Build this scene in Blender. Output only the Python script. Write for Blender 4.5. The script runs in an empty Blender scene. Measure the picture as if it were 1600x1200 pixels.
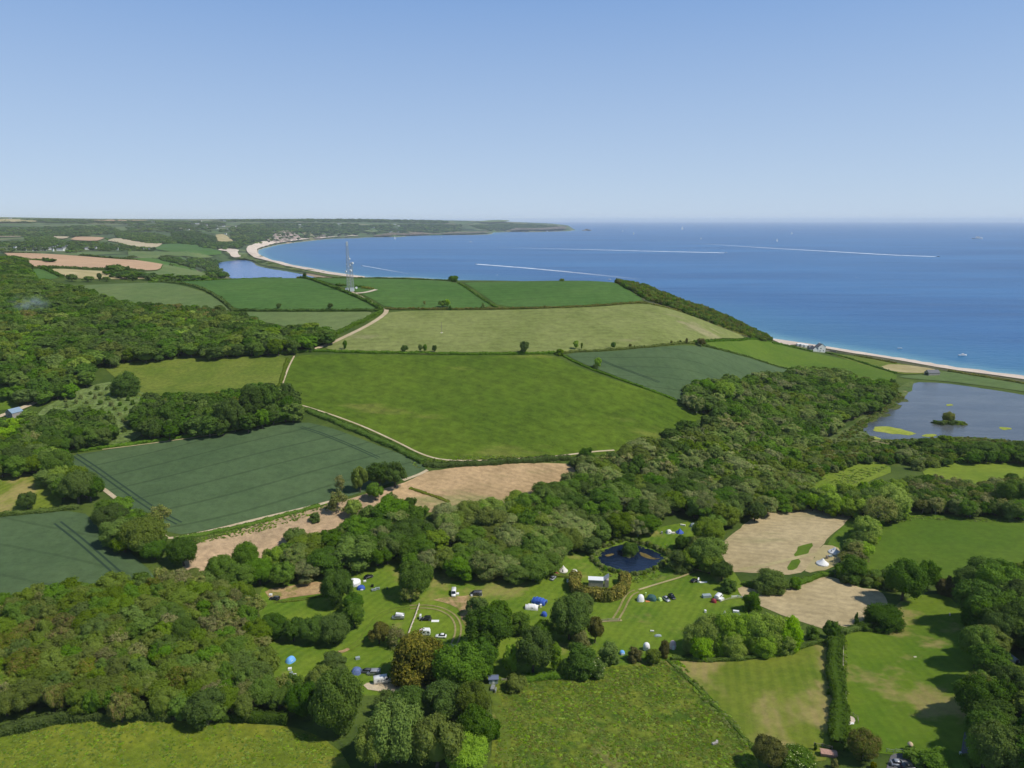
import bpy, math, random
import numpy as np
from mathutils import Vector, Matrix
from mathutils.geometry import delaunay_2d_cdt
R = math.radians
SC = bpy.context.scene
random.seed(7); RNG = np.random.default_rng(7)

# ================================================================== camera
cam_d = bpy.data.cameras.new("camera"); cam = bpy.data.objects.new("camera", cam_d)
SC.collection.objects.link(cam); SC.camera = cam
cam_d.sensor_fit = 'HORIZONTAL'; cam_d.sensor_width = 36.0; cam_d.lens = 36.0*1111.0/1600.0
cam_d.clip_start = 1.0; cam_d.clip_end = 150000.0
cam.location = (0, 0, 165.0); cam.rotation_euler = (R(90-12.98), 0, 0)

# ================================================================== sky, sun, exposure
SUN_AZ, SUN_EL = 108.0, 54.0
world = bpy.data.worlds.new("World"); SC.world = world; world.use_nodes = True
wn = world.node_tree.nodes; wl = world.node_tree.links
sky = wn.new("ShaderNodeTexSky"); sky.sky_type = 'NISHITA'; sky.sun_disc = False
sky.sun_elevation = R(SUN_EL); sky.sun_rotation = R(SUN_AZ)
sky.altitude = 100.0; sky.air_density = 0.6; sky.dust_density = 0.0; sky.ozone_density = 6.0
bg = wn["Background"]; bg.inputs[1].default_value = 0.12
_ma = wn.new("ShaderNodeVectorMath"); _ma.operation = 'MULTIPLY_ADD'   # milder fall-off towards the zenith than the bare model
_ma.inputs[1].default_value = (0.58, 0.46, 0.31); _ma.inputs[2].default_value = (0.139/0.12, 0.27/0.12, 0.555/0.12)
_tc = wn.new("ShaderNodeTexCoord"); _sz = wn.new("ShaderNodeSeparateXYZ"); _mr = wn.new("ShaderNodeMapRange"); _vs = wn.new("ShaderNodeVectorMath"); _vs.operation = 'SCALE'
_mr.inputs[1].default_value = 0.26; _mr.inputs[2].default_value = 0.80; _mr.inputs[3].default_value = 1.0; _mr.inputs[4].default_value = 0.40   # deeper towards the zenith
wl.new(_tc.outputs['Generated'], _sz.inputs[0]); wl.new(_sz.outputs[2], _mr.inputs[0]); wl.new(_mr.outputs[0], _vs.inputs['Scale'])
wl.new(sky.outputs[0], _ma.inputs[0]); 
_hz = wn.new("ShaderNodeMapRange"); _hz.inputs[1].default_value = 0.0; _hz.inputs[2].default_value = 0.30; _hz.inputs[3].default_value = 0.74; _hz.inputs[4].default_value = 0.0
_hm = wn.new("ShaderNodeMix"); _hm.data_type = 'RGBA'; _hm.inputs[7].default_value = (0.55/0.12, 0.66/0.12, 0.79/0.12, 1)   # pale summer haze low in the sky
wl.new(_sz.outputs[2], _hz.inputs[0]); wl.new(_hz.outputs[0], _hm.inputs[0]); wl.new(_ma.outputs[0], _hm.inputs[6]); wl.new(_hm.outputs[2], _vs.inputs[0]); wl.new(_vs.outputs[0], bg.inputs[0])
sun_d = bpy.data.lights.new("sun", 'SUN'); sun_d.energy = 3.9; sun_d.angle = R(0.53); sun_d.color = (1.0, 0.955, 0.88)
sun = bpy.data.objects.new("sun", sun_d); SC.collection.objects.link(sun)
_S = Vector((math.sin(R(SUN_AZ))*math.cos(R(SUN_EL)), math.cos(R(SUN_AZ))*math.cos(R(SUN_EL)), math.sin(R(SUN_EL))))
sun.rotation_euler = _S.to_track_quat('Z', 'Y').to_euler(); sun.location = (300, 100, 500)
SC.view_settings.view_transform = 'Standard'; SC.view_settings.look = 'None'
SC.view_settings.exposure = 0.0; SC.view_settings.gamma = 1.0
SC.cycles.max_bounces = 5; SC.cycles.diffuse_bounces = 3; SC.cycles.glossy_bounces = 2
SC.cycles.transmission_bounces = 2; SC.cycles.volume_bounces = 2; SC.cycles.transparent_max_bounces = 6
SC.cycles.use_adaptive_sampling = True; SC.cycles.adaptive_threshold = 0.02
SC.cycles.use_denoising = True

# ------------------------------------------------------------------ camera constants
F = 1111.0; CX = 800.0; CY = 600.0
PITCH = math.radians(12.98)
H0 = 165.0
cP, sP = math.cos(PITCH), math.sin(PITCH)

def ray(px, py):
    px = np.asarray(px, float); py = np.asarray(py, float)
    a = (px-CX)/F; b = (CY-py)/F
    dx = a; dy = cP + b*sP; dz = -sP + b*cP
    lh = np.hypot(dx, dy)
    return np.arctan2(dx, dy), -dz/lh          # azimuth, downward slope

def project(x, y, z):
    zc = y*cP - (z-H0)*sP
    yc = y*sP + (z-H0)*cP
    return CX + F*x/zc, CY - F*yc/zc, zc

def plane_pt(px, py, z):
    az, s = ray(px, py)
    d = (H0 - z)/s
    return np.stack([d*np.sin(az), d*np.cos(az)], -1)

# ------------------------------------------------------------------ terrain control points
CTRL = []
def C(px, py, z): CTRL.append((px, py, z, None))
def D(px, py, d): CTRL.append((px, py, None, d))
def W(px, d, z): CTRL.append((px, None, z, d))
COLS = {
 0: [(1195,22),(1050,24),(930,26),(860,27),(780,30),(700,36),(640,45),(580,58),(520,70),(450,88),(410,104)],
 200: [(1190,21),(1120,23),(1000,24),(930,24),(860,25),(740,31),(690,36),(640,42),(590,50),(560,57),(520,66),(480,78),(455,86),(443,90.5)],
 400: [(1190,19),(1100,18),(1000,15),(920,15),(850,18),(800,23),(740,30),(680,37),(630,44),(570,54),(545,59),(510,68),(487,76),(455,86),(434,93)],
 600: [(1190,18),(1062,12),(960,12),(900,13),(830,17),(770,23),(740,27),(700,31),(650,38),(600,47),(553,57),(520,66),(487,76),(460,85),(435,92.5)],
 800: [(1190,18),(1070,13),(990,11),(920,10),(860,12),(800,17),(740,23),(718,26),(650,36),(600,45),(553,56),(520,64),(484,75),(460,83),(440,89.5)],
 985: [(1190,18),(1050,12),(960,10),(900,8.5),(850,9),(790,12),(740,17),(700,22),(650,31),(600,42),(560,50),(545,55),(500,68),(475,76),(446,86)],
 1100: [(1190,19),(1090,15),(1000,12),(930,11),(850,9),(780,9),(720,13),(680,18),(640,26),(600,35),(570,42),(540,49),(503,57)],
 1200: [(1190,20),(1080,17),(960,13),(860,11),(800,9),(740,7),(690,6),(650,9),(610,14),(580,20),(560,18),(536,7)],
 1320: [(1170,22),(1080,19),(980,15),(900,12),(840,12),(780,10),(720,5),(680,2.5),(640,4),(600,6),(565,5),(552,3)],
 1450: [(1190,24),(1080,21),(980,17),(920,15),(860,14),(800,12),(750,9),(710,4),(590,2.5),(578,3)],
 1600: [(1190,30),(1080,27),(980,24),(900,20),(840,18),(800,15),(760,12),(730,9),(710,4),(615,2),(600,3)],
}
for px, l in COLS.items():
    for py, z in l: C(px, py, z)
C(1170,527,27); C(1010,473,76); C(1050,483,68)
FAR = {
 0: [(396,1800),(386,3300),(378,4100),(370,5000),(360,6200),(350,7500),(343,9000),(339,10500)],
 125: [(421,1350),(400,1800),(388,3300),(378,4100),(370,5000),(360,6200),(350,7500),(341.5,10500)],
 250: [(427,1400),(412,1750),(400,2300),(388,3300),(378,4000),(368,4800),(356,6200),(348,8000),(342.5,10000)],
 350: [(400,2900),(392,3600),(380,4600),(370,5200),(360,6000),(350,8000),(344,9500)],
 440: [(373,5400),(362,6000),(350,8000),(344,9500)],
 560: [(366,7100),(358,7800),(350,8600),(343.5,10000)],
 680: [(362,8600),(355,9300),(347,10500)],
 780: [(356,11000),(349,12000),(346,12600)],
 860: [(354,12000),(350.5,12600)],
 1000: [(448,915)], 1040: [(465,900)], 1075: [(479,895)], 1110: [(489,890)], 1140: [(498,895)], 1165: [(509,905)], 1190: [(522,915)],
}
for px, l in FAR.items():
    for py, d in l: D(px, py, d)
for px, d, z in [(0,1150,98),(0,1450,94),(0,2400,52),(125,2400,45),(125,1100,86),(250,1080,80),(400,1150,76),(400,1500,35),(400,1900,4),
  (600,1150,72),(600,1300,45),(600,1600,10),(800,1080,76),(800,1250,40),(800,1500,10),(985,1020,74),(985,1150,35),(1100,1000,38),(1100,1150,8),
  (1200,1000,3),(500,3000,5),(700,3000,5),(900,2500,5),(1200,1500,5),(1500,800,5),(1500,1500,5),(1600,3000,5),(1000,8000,5),(300,2200,12),(345,2450,3),
  (0,15500,120),(250,15500,110),(500,15500,100),(780,15500,80),
  (800,1000,81),(700,1005,83),(600,1010,85),(500,1015,86),(400,1020,86),(900,985,83.5),(950,965,83),
  (0,60,22),(400,60,20),(800,60,19),(1200,60,21),(1600,60,28)]:
    W(px, d, z)
pts = []
for px, py, z, d in CTRL:
    if py is None: az = float(ray(px, 600)[0])
    else:
        az, s = map(float, ray(px, py))
        if d is None: d = (H0-z)/s
        else: z = H0 - s*d
    pts.append((az, math.log(d), z))
    if px == 0: pts.append((az*1.4, math.log(d), z))
    if px == 1600: pts.append((az*1.4, math.log(d), z))
pts = np.array(pts)
def _k(A, B):
    r2 = (A[:,None,0]-B[None,:,0])**2 + (A[:,None,1]-B[None,:,1])**2
    return -np.sqrt(r2 + 0.006)
_n = len(pts)
_A = np.zeros((_n+3, _n+3))
_A[:_n,:_n] = _k(pts, pts) - np.eye(_n)*0.004*-1
_A[:_n,_n] = 1; _A[:_n,_n+1:] = pts[:,:2]; _A[_n:,:_n] = _A[:_n,_n:].T
_w = np.linalg.solve(_A, np.concatenate([pts[:,2], np.zeros(3)]))
def rbf(az, ld):
    Q = np.stack([az.ravel(), ld.ravel()], -1); out = np.empty(len(Q))
    for i in range(0, len(Q), 20000):
        q = Q[i:i+20000]
        out[i:i+20000] = _k(q, pts)@_w[:_n] + _w[_n] + q@_w[_n+1:]
    return out.reshape(az.shape)

# ------------------------------------------------------------------ polygons and distances
def sdf(P, poly, closed=True):
    """signed distance to a polygon (negative inside), plain distance when open"""
    P = np.asarray(P, float); poly = np.asarray(poly, float)
    d2 = np.full(len(P), 1e30); ins = np.zeros(len(P), bool)
    n = len(poly)
    for i in range(n if closed else n-1):
        a = poly[i]; b = poly[(i+1) % n]; e = b-a; w = P-a
        t = np.clip((w@e)/max(e@e, 1e-9), 0, 1)
        q = w - t[:,None]*e
        d2 = np.minimum(d2, (q**2).sum(1))
        if closed:
            c = ((a[1] > P[:,1]) != (b[1] > P[:,1]))
            with np.errstate(divide='ignore', invalid='ignore'):
                xi = a[0] + (P[:,1]-a[1])*(b[0]-a[0])/(b[1]-a[1])
            ins ^= c & (P[:,0] < xi)
    d = np.sqrt(d2)
    return np.where(ins, -d, d) if closed else d
def inside(P, poly):
    P = np.asarray(P, float); ins = np.zeros(len(P), bool); n = len(poly)
    for i in range(n):
        a = poly[i]; b = poly[(i+1) % n]
        if a[1] == b[1]: continue
        c = ((a[1] > P[:,1]) != (b[1] > P[:,1]))
        ins ^= c & (P[:,0] < a[0] + (P[:,1]-a[1])*(b[0]-a[0])/(b[1]-a[1]))
    return ins

COAST_PX1 = [(1600,590),(1541,582),(1482,574),(1412,561.5),(1350,551),(1287,541),(1240,534),(1206,529)]
COAST_PX2 = [(570,433),(545,430),(516,426),(485,420),(454,415),(430,410),(410,402.5),(402,397),(402,391),(412,387.5),(435,382),(472,377.5),
  (504,374),(522,372.7),(560,372),(571,370.8),(621,370.3),(640,368.7),(677,367.6),(740,367),(764,366.2),(770,363.2),(795,362.3),(832,362.6),(862,361.8),(888,361)]
coast = [(1300,-600),(900,150),(700,480)]
coast += [tuple(plane_pt(x, y, 0)) for x, y in COAST_PX1]
coast += [(345,1090),(300,1230),(200,1450),(60,1750),(-120,1980),(-300,2120)]
coast += [tuple(plane_pt(x, y, 0)) for x, y in COAST_PX2]
coast += [(1080,12600),(500,14000),(0,20000),(-26000,20000),(-26000,-600)]
coast = np.array(coast)

LEY_Z, POND_Z, LAG_Z = 1.6, 7.6, 1.0
LEY = [(1425,597),(1470,598),(1530,606),(1600,617),(1720,635),(1760,690),(1680,700),(1600,692),(1560,686),(1500,682),(1440,685),(1400,687),(1365,685),(1345,670),(1362,655),(1392,635),(1412,620),(1423,610)]
POND = [(933,872),(940,861),(960,853),(985,849),(1010,856),(1028,863),(1042,871),(1030,882),(1005,894),(985,897),(955,890),(938,882)]
LAG = [(335,413),(352,408.5),(372,406.5),(388,407),(397,411),(402,416),(420,420),(450,424.5),(478,430),(500,435),(505,440),(480,446),(430,446),(380,440),(350,430),(338,420)]
ley = plane_pt(*np.array(LEY).T, LEY_Z); pond = plane_pt(*np.array(POND).T, POND_Z); lag = plane_pt(*np.array(LAG).T, LAG_Z)

NA, ND = 330, 560
AZ = np.linspace(-0.93, 0.93, NA)
LD = np.linspace(math.log(60.0), math.log(15800.0), ND)
def smooth(t): t = np.clip(t, 0, 1); return t*t*(3-2*t)
GA, GL = np.meshgrid(AZ, LD)                 # rows = distance
HG = rbf(GA, GL)
_d = np.exp(GL); XY = np.stack([(_d*np.sin(GA)).ravel(), (_d*np.cos(GA)).ravel()], -1)
dc = -sdf(XY, coast)                          # inland distance
dist = _d.ravel(); h = HG.ravel()
k = np.where(dist > 4800, 0.9, 0.55)
# the shingle beaches climb slowly, the cliffs fast
cap = -0.5 + k*dc
h = np.where(dc > 0, np.minimum(h, cap), np.maximum(-0.5+0.15*dc, -6.0))
h = np.where((dc > 0), np.maximum(h, np.minimum(0.12*dc, 1.2)), h)
for poly, zw, RR in ((ley, LEY_Z, 45.), (pond, POND_Z, 14.), (lag, LAG_Z, 120.)):
    sd = sdf(XY, poly)
    w = smooth(sd/RR)
    hh = zw + 0.25 + (h-zw-0.25)*w
    h = np.where(sd < 0, zw - np.minimum(-sd*0.3, 1.5), np.where(sd < RR, np.minimum(hh, zw+0.1+0.12*sd) if zw > 5 else hh, h))
HG = h.reshape(GA.shape); DC = dc.reshape(GA.shape)
def hgt(x, y):
    x = np.asarray(x, float); y = np.asarray(y, float)
    a = (np.arctan2(x, y)-AZ[0])/(AZ[1]-AZ[0]); b = (0.5*np.log(x*x+y*y)-LD[0])/(LD[1]-LD[0])
    a = np.clip(a, 0, NA-1.001); b = np.clip(b, 0, ND-1.001)
    i = b.astype(int); j = a.astype(int); fb = b-i; fa = a-j
    return (HG[i,j]*(1-fa)+HG[i,j+1]*fa)*(1-fb)+(HG[i+1,j]*(1-fa)+HG[i+1,j+1]*fa)*fb
_DS = np.exp(np.linspace(math.log(75.), math.log(15700.), 1600))
def U(px, py, off=0.0, dmax=15000., dmin=0.):
    """world x, y where the view ray of a picture point meets the terrain raised by off"""
    px = np.atleast_1d(np.asarray(px, float)); py = np.atleast_1d(np.asarray(py, float))
    off = np.broadcast_to(off, px.shape); out = np.empty((len(px), 2))
    for k in range(len(px)):
        az, s = ray(px[k], py[k])
        x = _DS*math.sin(az); y = _DS*math.cos(az)
        g = H0 - _DS*s - (hgt(x, y)+off[k])
        ok = (_DS <= dmax) & (_DS >= dmin)
        idx = np.where((g <= 0) & ok)[0]
        if len(idx):
            i = idx[0]
            if i > 0 and g[i-1] > 0:
                t = g[i-1]/(g[i-1]-g[i]); d = _DS[i-1]+t*(_DS[i]-_DS[i-1])
            else: d = _DS[i]
        else:
            gg = np.where(ok, g/_DS, 1e9); d = _DS[int(np.argmin(gg))]
        out[k] = (d*math.sin(az), d*math.cos(az))
    return out
# ================================================================== object helpers
def link(o, parent=None):
    SC.collection.objects.link(o)
    if parent is not None: o.parent = parent
    return o
def tag(o, label=None, cat=None, group=None, kind=None):
    if label: o["label"] = label
    if cat: o["category"] = cat
    if group: o["group"] = group
    if kind: o["kind"] = kind
    return o
def np_mesh(name, verts, faces, mats=(), midx=None, attrs=None, smooth=False):
    """faces: int array (n,3) or (n,4), or a list of such arrays"""
    verts = np.asarray(verts, np.float32)
    fl = faces if isinstance(faces, list) else [faces]
    fl = [np.asarray(f, np.int32) for f in fl if len(f)]
    me = bpy.data.meshes.new(name)
    nl = sum(f.size for f in fl); nf = sum(len(f) for f in fl)
    me.vertices.add(len(verts)); me.vertices.foreach_set("co", verts.ravel())
    me.loops.add(nl); me.polygons.add(nf)
    me.loops.foreach_set("vertex_index", np.concatenate([f.ravel() for f in fl]))
    tot = np.concatenate([np.full(len(f), f.shape[1], np.int32) for f in fl])
    st = np.concatenate([[0], np.cumsum(tot)[:-1]]).astype(np.int32)
    me.polygons.foreach_set("loop_start", st); me.polygons.foreach_set("loop_total", tot)
    if midx is not None: me.polygons.foreach_set("material_index", np.asarray(midx, np.int32))
    for m in (mats if isinstance(mats, (list, tuple)) else [mats]): me.materials.append(m)
    for k, (dom, arr) in (attrs or {}).items():
        a = me.attributes.new(k, 'FLOAT', dom); a.data.foreach_set("value", np.asarray(arr, np.float32))
    me.update(calc_edges=True)
    me.polygons.foreach_set("use_smooth", np.full(nf, smooth, bool))
    return me
def obj(name, me, parent=None): return link(bpy.data.objects.new(name, me), parent)
def empty(name, loc, rz=0.0):
    o = bpy.data.objects.new(name, None); o.location = loc; o.rotation_euler = (0, 0, rz); o.empty_display_size = 0.5
    return link(o)
def copy_tree(o, parent=None):
    c = o.copy(); SC.collection.objects.link(c); c.parent = parent
    for ch in o.children: copy_tree(ch, c)
    return c

# ================================================================== node helpers
class NT:
    def __init__(s, name, disp=False):
        s.m = bpy.data.materials.new(name); s.m.use_nodes = True; s.t = s.m.node_tree
        s.t.nodes.clear(); s.out = s.n('OutputMaterial')
    def n(s, typ, **kw):
        nd = s.t.nodes.new('ShaderNode'+typ)
        for k, v in kw.items(): setattr(nd, k, v)
        return nd
    def l(s, a, b): s.t.links.new(a, b)
    def val(s, sock, v):
        if hasattr(v, 'links') or isinstance(v, bpy.types.NodeSocket): s.l(v, sock)
        elif isinstance(v, (tuple, list)) and len(v) == 3 and sock.type == 'RGBA': sock.default_value = (*v, 1)
        else: sock.default_value = v
    def math(s, op, a, b=0.0, c=None):
        nd = s.n('Math', operation=op); s.val(nd.inputs[0], a); s.val(nd.inputs[1], b)
        if c is not None: s.val(nd.inputs[2], c)
        return nd.outputs[0]
    def mix(s, f, a, b, typ='MIX'):
        nd = s.n('Mix', data_type='RGBA', blend_type=typ); s.val(nd.inputs[0], f); s.val(nd.inputs[6], a); s.val(nd.inputs[7], b)
        return nd.outputs[2]
    def ramp(s, f, lo, hi, a=0.0, b=1.0):
        nd = s.n('MapRange'); nd.interpolation_type = 'SMOOTHSTEP'
        s.val(nd.inputs[0], f); nd.inputs[1].default_value = lo; nd.inputs[2].default_value = hi
        nd.inputs[3].default_value = a; nd.inputs[4].default_value = b
        return nd.outputs[0]
    def pos(s):
        if not hasattr(s, '_p'): s._p = s.n('NewGeometry').outputs['Position']
        return s._p
    def noise(s, scale, detail=3.0, rough=0.55, vec=None, stretch=None, dist=0.0):
        v = vec or s.pos()
        if stretch:
            mp = s.n('Mapping'); mp.inputs['Rotation'].default_value = (0, 0, stretch[2]); mp.inputs['Scale'].default_value = (stretch[0], stretch[1], 1)
            s.l(v, mp.inputs[0]); v = mp.outputs[0]
        nd = s.n('TexNoise'); nd.inputs['Scale'].default_value = scale; nd.inputs['Detail'].default_value = detail
        nd.inputs['Roughness'].default_value = rough; nd.inputs['Distortion'].default_value = dist; s.l(v, nd.inputs['Vector'])
        return nd.outputs[0]
    def stripes(s, ang, spacing, width, warp=0.0, phase=0.0):
        """1 on lines of the given width lying at angle ang, spacing metres apart"""
        dp = s.n('VectorMath', operation='DOT_PRODUCT'); s.l(s.pos(), dp.inputs[0]); dp.inputs[1].default_value = (-math.sin(ang), math.cos(ang), 0)
        u = s.math('ADD', s.math('DIVIDE', dp.outputs['Value'], spacing), phase)
        if warp: u = s.math('ADD', u, s.math('MULTIPLY', s.noise(0.006, 1.0), warp))
        fr = s.math('ABSOLUTE', s.math('SUBTRACT', s.math('FRACT', u), 0.5))
        return s.ramp(fr, 0.5*width/spacing*0.6, 0.5*width/spacing*1.5, 1.0, 0.0)
    def diffuse(s, col, rough=1.0, bump=None, bstr=0.3, bdist=0.3):
        b = s.n('BsdfPrincipled'); s.val(b.inputs['Base Color'], col); b.inputs['Roughness'].default_value = rough
        b.inputs['Specular IOR Level'].default_value = 0.15
        if bump is not None:
            bp = s.n('Bump'); bp.inputs['Strength'].default_value = bstr; bp.inputs['Distance'].default_value = bdist
            s.l(bump, bp.inputs['Height']); s.l(bp.outputs[0], b.inputs['Normal'])
        s.l(b.outputs[0], s.out.inputs[0]); return b
def scale3(c, k): return tuple(min(1.0, v*k) for v in c)
def mixc(a, b, t): return tuple(x*(1-t)+y*t for x, y in zip(a, b))
def plain(name, col, rough=0.6, metal=0.0, spec=0.5, var=0.0):
    n = NT(name); c = col
    if var: c = n.mix(n.ramp(n.noise(1.7, 3), 0.3, 0.7), scale3(col, 1-var), scale3(col, 1+var))
    b = n.diffuse(c, rough); b.inputs['Metallic'].default_value = metal; b.inputs['Specular IOR Level'].default_value = spec
    return n.m

def field_mat(name, a, b, patch=0.018, fine=0.35, tan=None, tan_amt=0.0, tan_scale=0.03, lines=None, rows=None, mott=0.35, tan_stretch=None):
    """a, b: the two greens it varies between; tan: worn colour in patches; lines: wheel marks; rows: faint mowing rows"""
    n = NT(name)
    f1 = n.ramp(n.noise(patch, 4, 0.6), 0.32, 0.68)
    col = n.mix(f1, a, b)
    if tan is not None:
        f = n.ramp(n.noise(tan_scale, 4, 0.62, stretch=tan_stretch), 0.66-tan_amt*0.3, 0.78-tan_amt*0.3)
        col = n.mix(n.math('MULTIPLY', f, 0.8), col, tan)
    if rows:
        ang, sp, k = rows
        w = n.stripes(ang, sp, sp*0.5, warp=0.6)
        col = n.mix(n.math('MULTIPLY', w, k), col, scale3(b, 1.35))
    if lines:
        for (ang, sp, wd, k, ph) in lines:
            w = n.stripes(ang, sp, wd, warp=0.5, phase=ph)
            col = n.mix(n.math('MULTIPLY', w, k), col, scale3(a, 0.45))
    f2 = n.noise(fine, 5, 0.7)
    f3 = n.noise(fine*7, 3, 0.7)
    g = n.math('ADD', n.ramp(f2, 0.25, 0.75, 1-mott, 1+mott), n.ramp(f3, 0.3, 0.7, -mott*0.5, mott*0.5))
    sc = n.n('VectorMath', operation='SCALE'); n.l(col, sc.inputs[0]); n.l(g, sc.inputs['Scale'])
    n.diffuse(sc.outputs[0], 1.0, bump=f2, bstr=0.5, bdist=0.35)
    return n.m
# ================================================================== colours
GREEN_LUSH = ((0.062,0.108,0.006), (0.088,0.136,0.009))
OLIVE      = ((0.150,0.180,0.045), (0.195,0.220,0.066))
CROP       = ((0.062,0.103,0.041), (0.080,0.125,0.050))
TOPGREEN   = ((0.055,0.125,0.022), (0.074,0.145,0.030))
MEADOW     = ((0.105,0.150,0.016), (0.150,0.182,0.026))
MOWN       = ((0.080,0.150,0.010), (0.145,0.205,0.018))
TAN        = (0.43,0.315,0.19)
TANPINK    = (0.50,0.33,0.20)

# ================================================================== ground
def ground_material():
    n = NT("ground")
    p = n.pos()
    near = n.mix(n.ramp(n.noise(0.03, 4, 0.6), 0.35, 0.65), (0.050,0.085,0.012), (0.090,0.130,0.020))
    near = n.mix(n.ramp(n.noise(0.5, 4, 0.7), 0.5, 0.75), near, (0.035,0.055,0.016))
    # far farmland: irregular fields of different crops with dark hedge lines
    wv = n.n('TexNoise'); wv.inputs['Scale'].default_value = 0.0022; wv.inputs['Detail'].default_value = 2; n.l(p, wv.inputs['Vector'])
    ad = n.n('VectorMath', operation='MULTIPLY_ADD'); n.l(wv.outputs['Color'], ad.inputs[0]); ad.inputs[1].default_value = (190,190,0); n.l(p, ad.inputs[2])
    mp = n.n('Mapping'); mp.inputs['Scale'].default_value = (1/300, 1/235, 0); mp.inputs['Rotation'].default_value = (0,0,0.4); n.l(ad.outputs[0], mp.inputs[0])
    v1 = n.n('TexVoronoi', voronoi_dimensions='2D'); n.l(mp.outputs[0], v1.inputs['Vector']); v1.inputs['Scale'].default_value = 1
    v2 = n.n('TexVoronoi', voronoi_dimensions='2D', feature='DISTANCE_TO_EDGE'); n.l(mp.outputs[0], v2.inputs['Vector']); v2.inputs['Scale'].default_value = 1
    cr = n.n('ValToRGB'); cr.color_ramp.interpolation = 'CONSTANT'
    cols = [(0.0,(0.085,0.145,0.045)),(0.2,(0.12,0.175,0.055)),(0.36,(0.07,0.115,0.035)),(0.5,(0.15,0.19,0.07)),(0.64,(0.09,0.15,0.04)),(0.78,(0.24,0.23,0.11)),(0.87,(0.10,0.14,0.06)),(0.95,(0.36,0.27,0.17))]
    el = cr.color_ramp.elements
    while len(el) < len(cols): el.new(0.5)
    for e, (q, c) in zip(el, cols): e.position = q; e.color = (*c, 1)
    sx = n.n('SeparateColor'); n.l(v1.outputs['Color'], sx.inputs[0]); n.l(sx.outputs[0], cr.inputs[0])
    far = n.mix(n.ramp(n.noise(0.01, 4, 0.6), 0.3, 0.7, 0.0, 0.45), cr.outputs[0], (0.06,0.085,0.035))
    far = n.mix(n.ramp(v2.outputs['Distance'], 0.03, 0.085, 0.9, 0.0), far, (0.028,0.045,0.018))
    far = n.mix(n.ramp(n.noise(0.0020, 4, 0.65), 0.545, 0.60), far, (0.035,0.058,0.022))
    ln = n.n('VectorMath', operation='LENGTH'); n.l(p, ln.inputs[0])
    col = n.mix(n.ramp(ln.outputs['Value'], 1500, 1900), near, far)
    # bare rock on the steep cliff faces
    g = n.n('NewGeometry'); sp = n.n('SeparateXYZ'); n.l(g.outputs['Normal'], sp.inputs[0])
    rock = n.mix(n.ramp(n.noise(0.02, 5, 0.7, stretch=(1,1,0)), 0.35, 0.65), (0.30,0.235,0.20), (0.13,0.12,0.085))
    st = n.math('MULTIPLY', n.ramp(sp.outputs[2], 0.80, 0.90, 1.0, 0.0), n.ramp(n.noise(0.006, 3, 0.6), 0.42, 0.58))
    st = n.math('MULTIPLY', st, n.ramp(ln.outputs['Value'], 2500, 3500))
    col = n.mix(st, col, rock)
    # shore: shingle just above the tide line
    spz = n.n('SeparateXYZ'); n.l(p, spz.inputs[0])
    sh = n.ramp(n.math('ADD', spz.outputs[2], n.math('MULTIPLY', n.noise(0.05,2), 0.6)), 1.1, 1.6, 1.0, 0.0)
    sh = n.math('MULTIPLY', sh, n.ramp(ln.outputs['Value'], 640, 680))
    at = n.n('Attribute', attribute_name='coast'); 
    sh = n.math('MULTIPLY', sh, n.ramp(at.outputs['Fac'], 60, 80, 1.0, 0.0))
    col = n.mix(sh, col, (0.55,0.46,0.36))
    n.diffuse(col, 1.0, bump=n.noise(0.5, 4, 0.7), bstr=0.5, bdist=0.4)
    return n.m
_X = np.exp(GL)*np.sin(GA); _Y = np.exp(GL)*np.cos(GA)
gv = np.stack([_X.ravel(), _Y.ravel(), HG.ravel()], -1)
ii = np.arange(ND*NA).reshape(ND, NA)
gf = np.stack([ii[:-1,:-1], ii[:-1,1:], ii[1:,1:], ii[1:,:-1]], -1).reshape(-1, 4)
keep = (DC.ravel()[gf] > -130 - 0.02*np.exp(GL).ravel()[gf]).any(1)
gme = np_mesh("ground", gv, gf[keep][:, ::-1], ground_material(), attrs={'coast': ('POINT', DC.ravel())}, smooth=True)
tag(obj("ground", gme), "rolling farmland sloping down to the coast", kind="structure")
GVN = np.stack([GA.ravel(), GL.ravel()], -1); GXY = np.stack([_X.ravel(), _Y.ravel()], -1)

def densify(P, step):
    out = []; n = len(P)
    for i in range(n):
        a = P[i]; b = P[(i+1) % n]; L = np.linalg.norm(b-a)
        st = max(step, 0.012*np.linalg.norm(a)); m = max(1, int(L/st))
        for t in range(m): out.append(a+(b-a)*t/m)
    return np.array(out)
def soft(P, it=1, closed=True):
    """corner-cutting so outlines read as grown rather than ruled"""
    P = np.asarray(P, float)
    for _ in range(it):
        P0 = P if closed else P[:-1]; Q = np.roll(P, -1, 0) if closed else P[1:]
        L = np.linalg.norm(Q-P0, axis=1, keepdims=True); t = np.minimum(0.24, 6.0*np.maximum(1, np.linalg.norm(P0, axis=1, keepdims=True)/400)/np.maximum(L, 1e-6))
        M = np.stack([P0*(1-t)+Q*t, P0*t+Q*(1-t)], 1).reshape(-1, 2)
        P = M if closed else np.concatenate([P[:1], M, P[-1:]])
    return P
def layer(d, lev):  # height of a ground sheet above the ground, growing with the grid size
    return lev*0.06*np.maximum(1.0, d/350.0)**1.5
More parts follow.
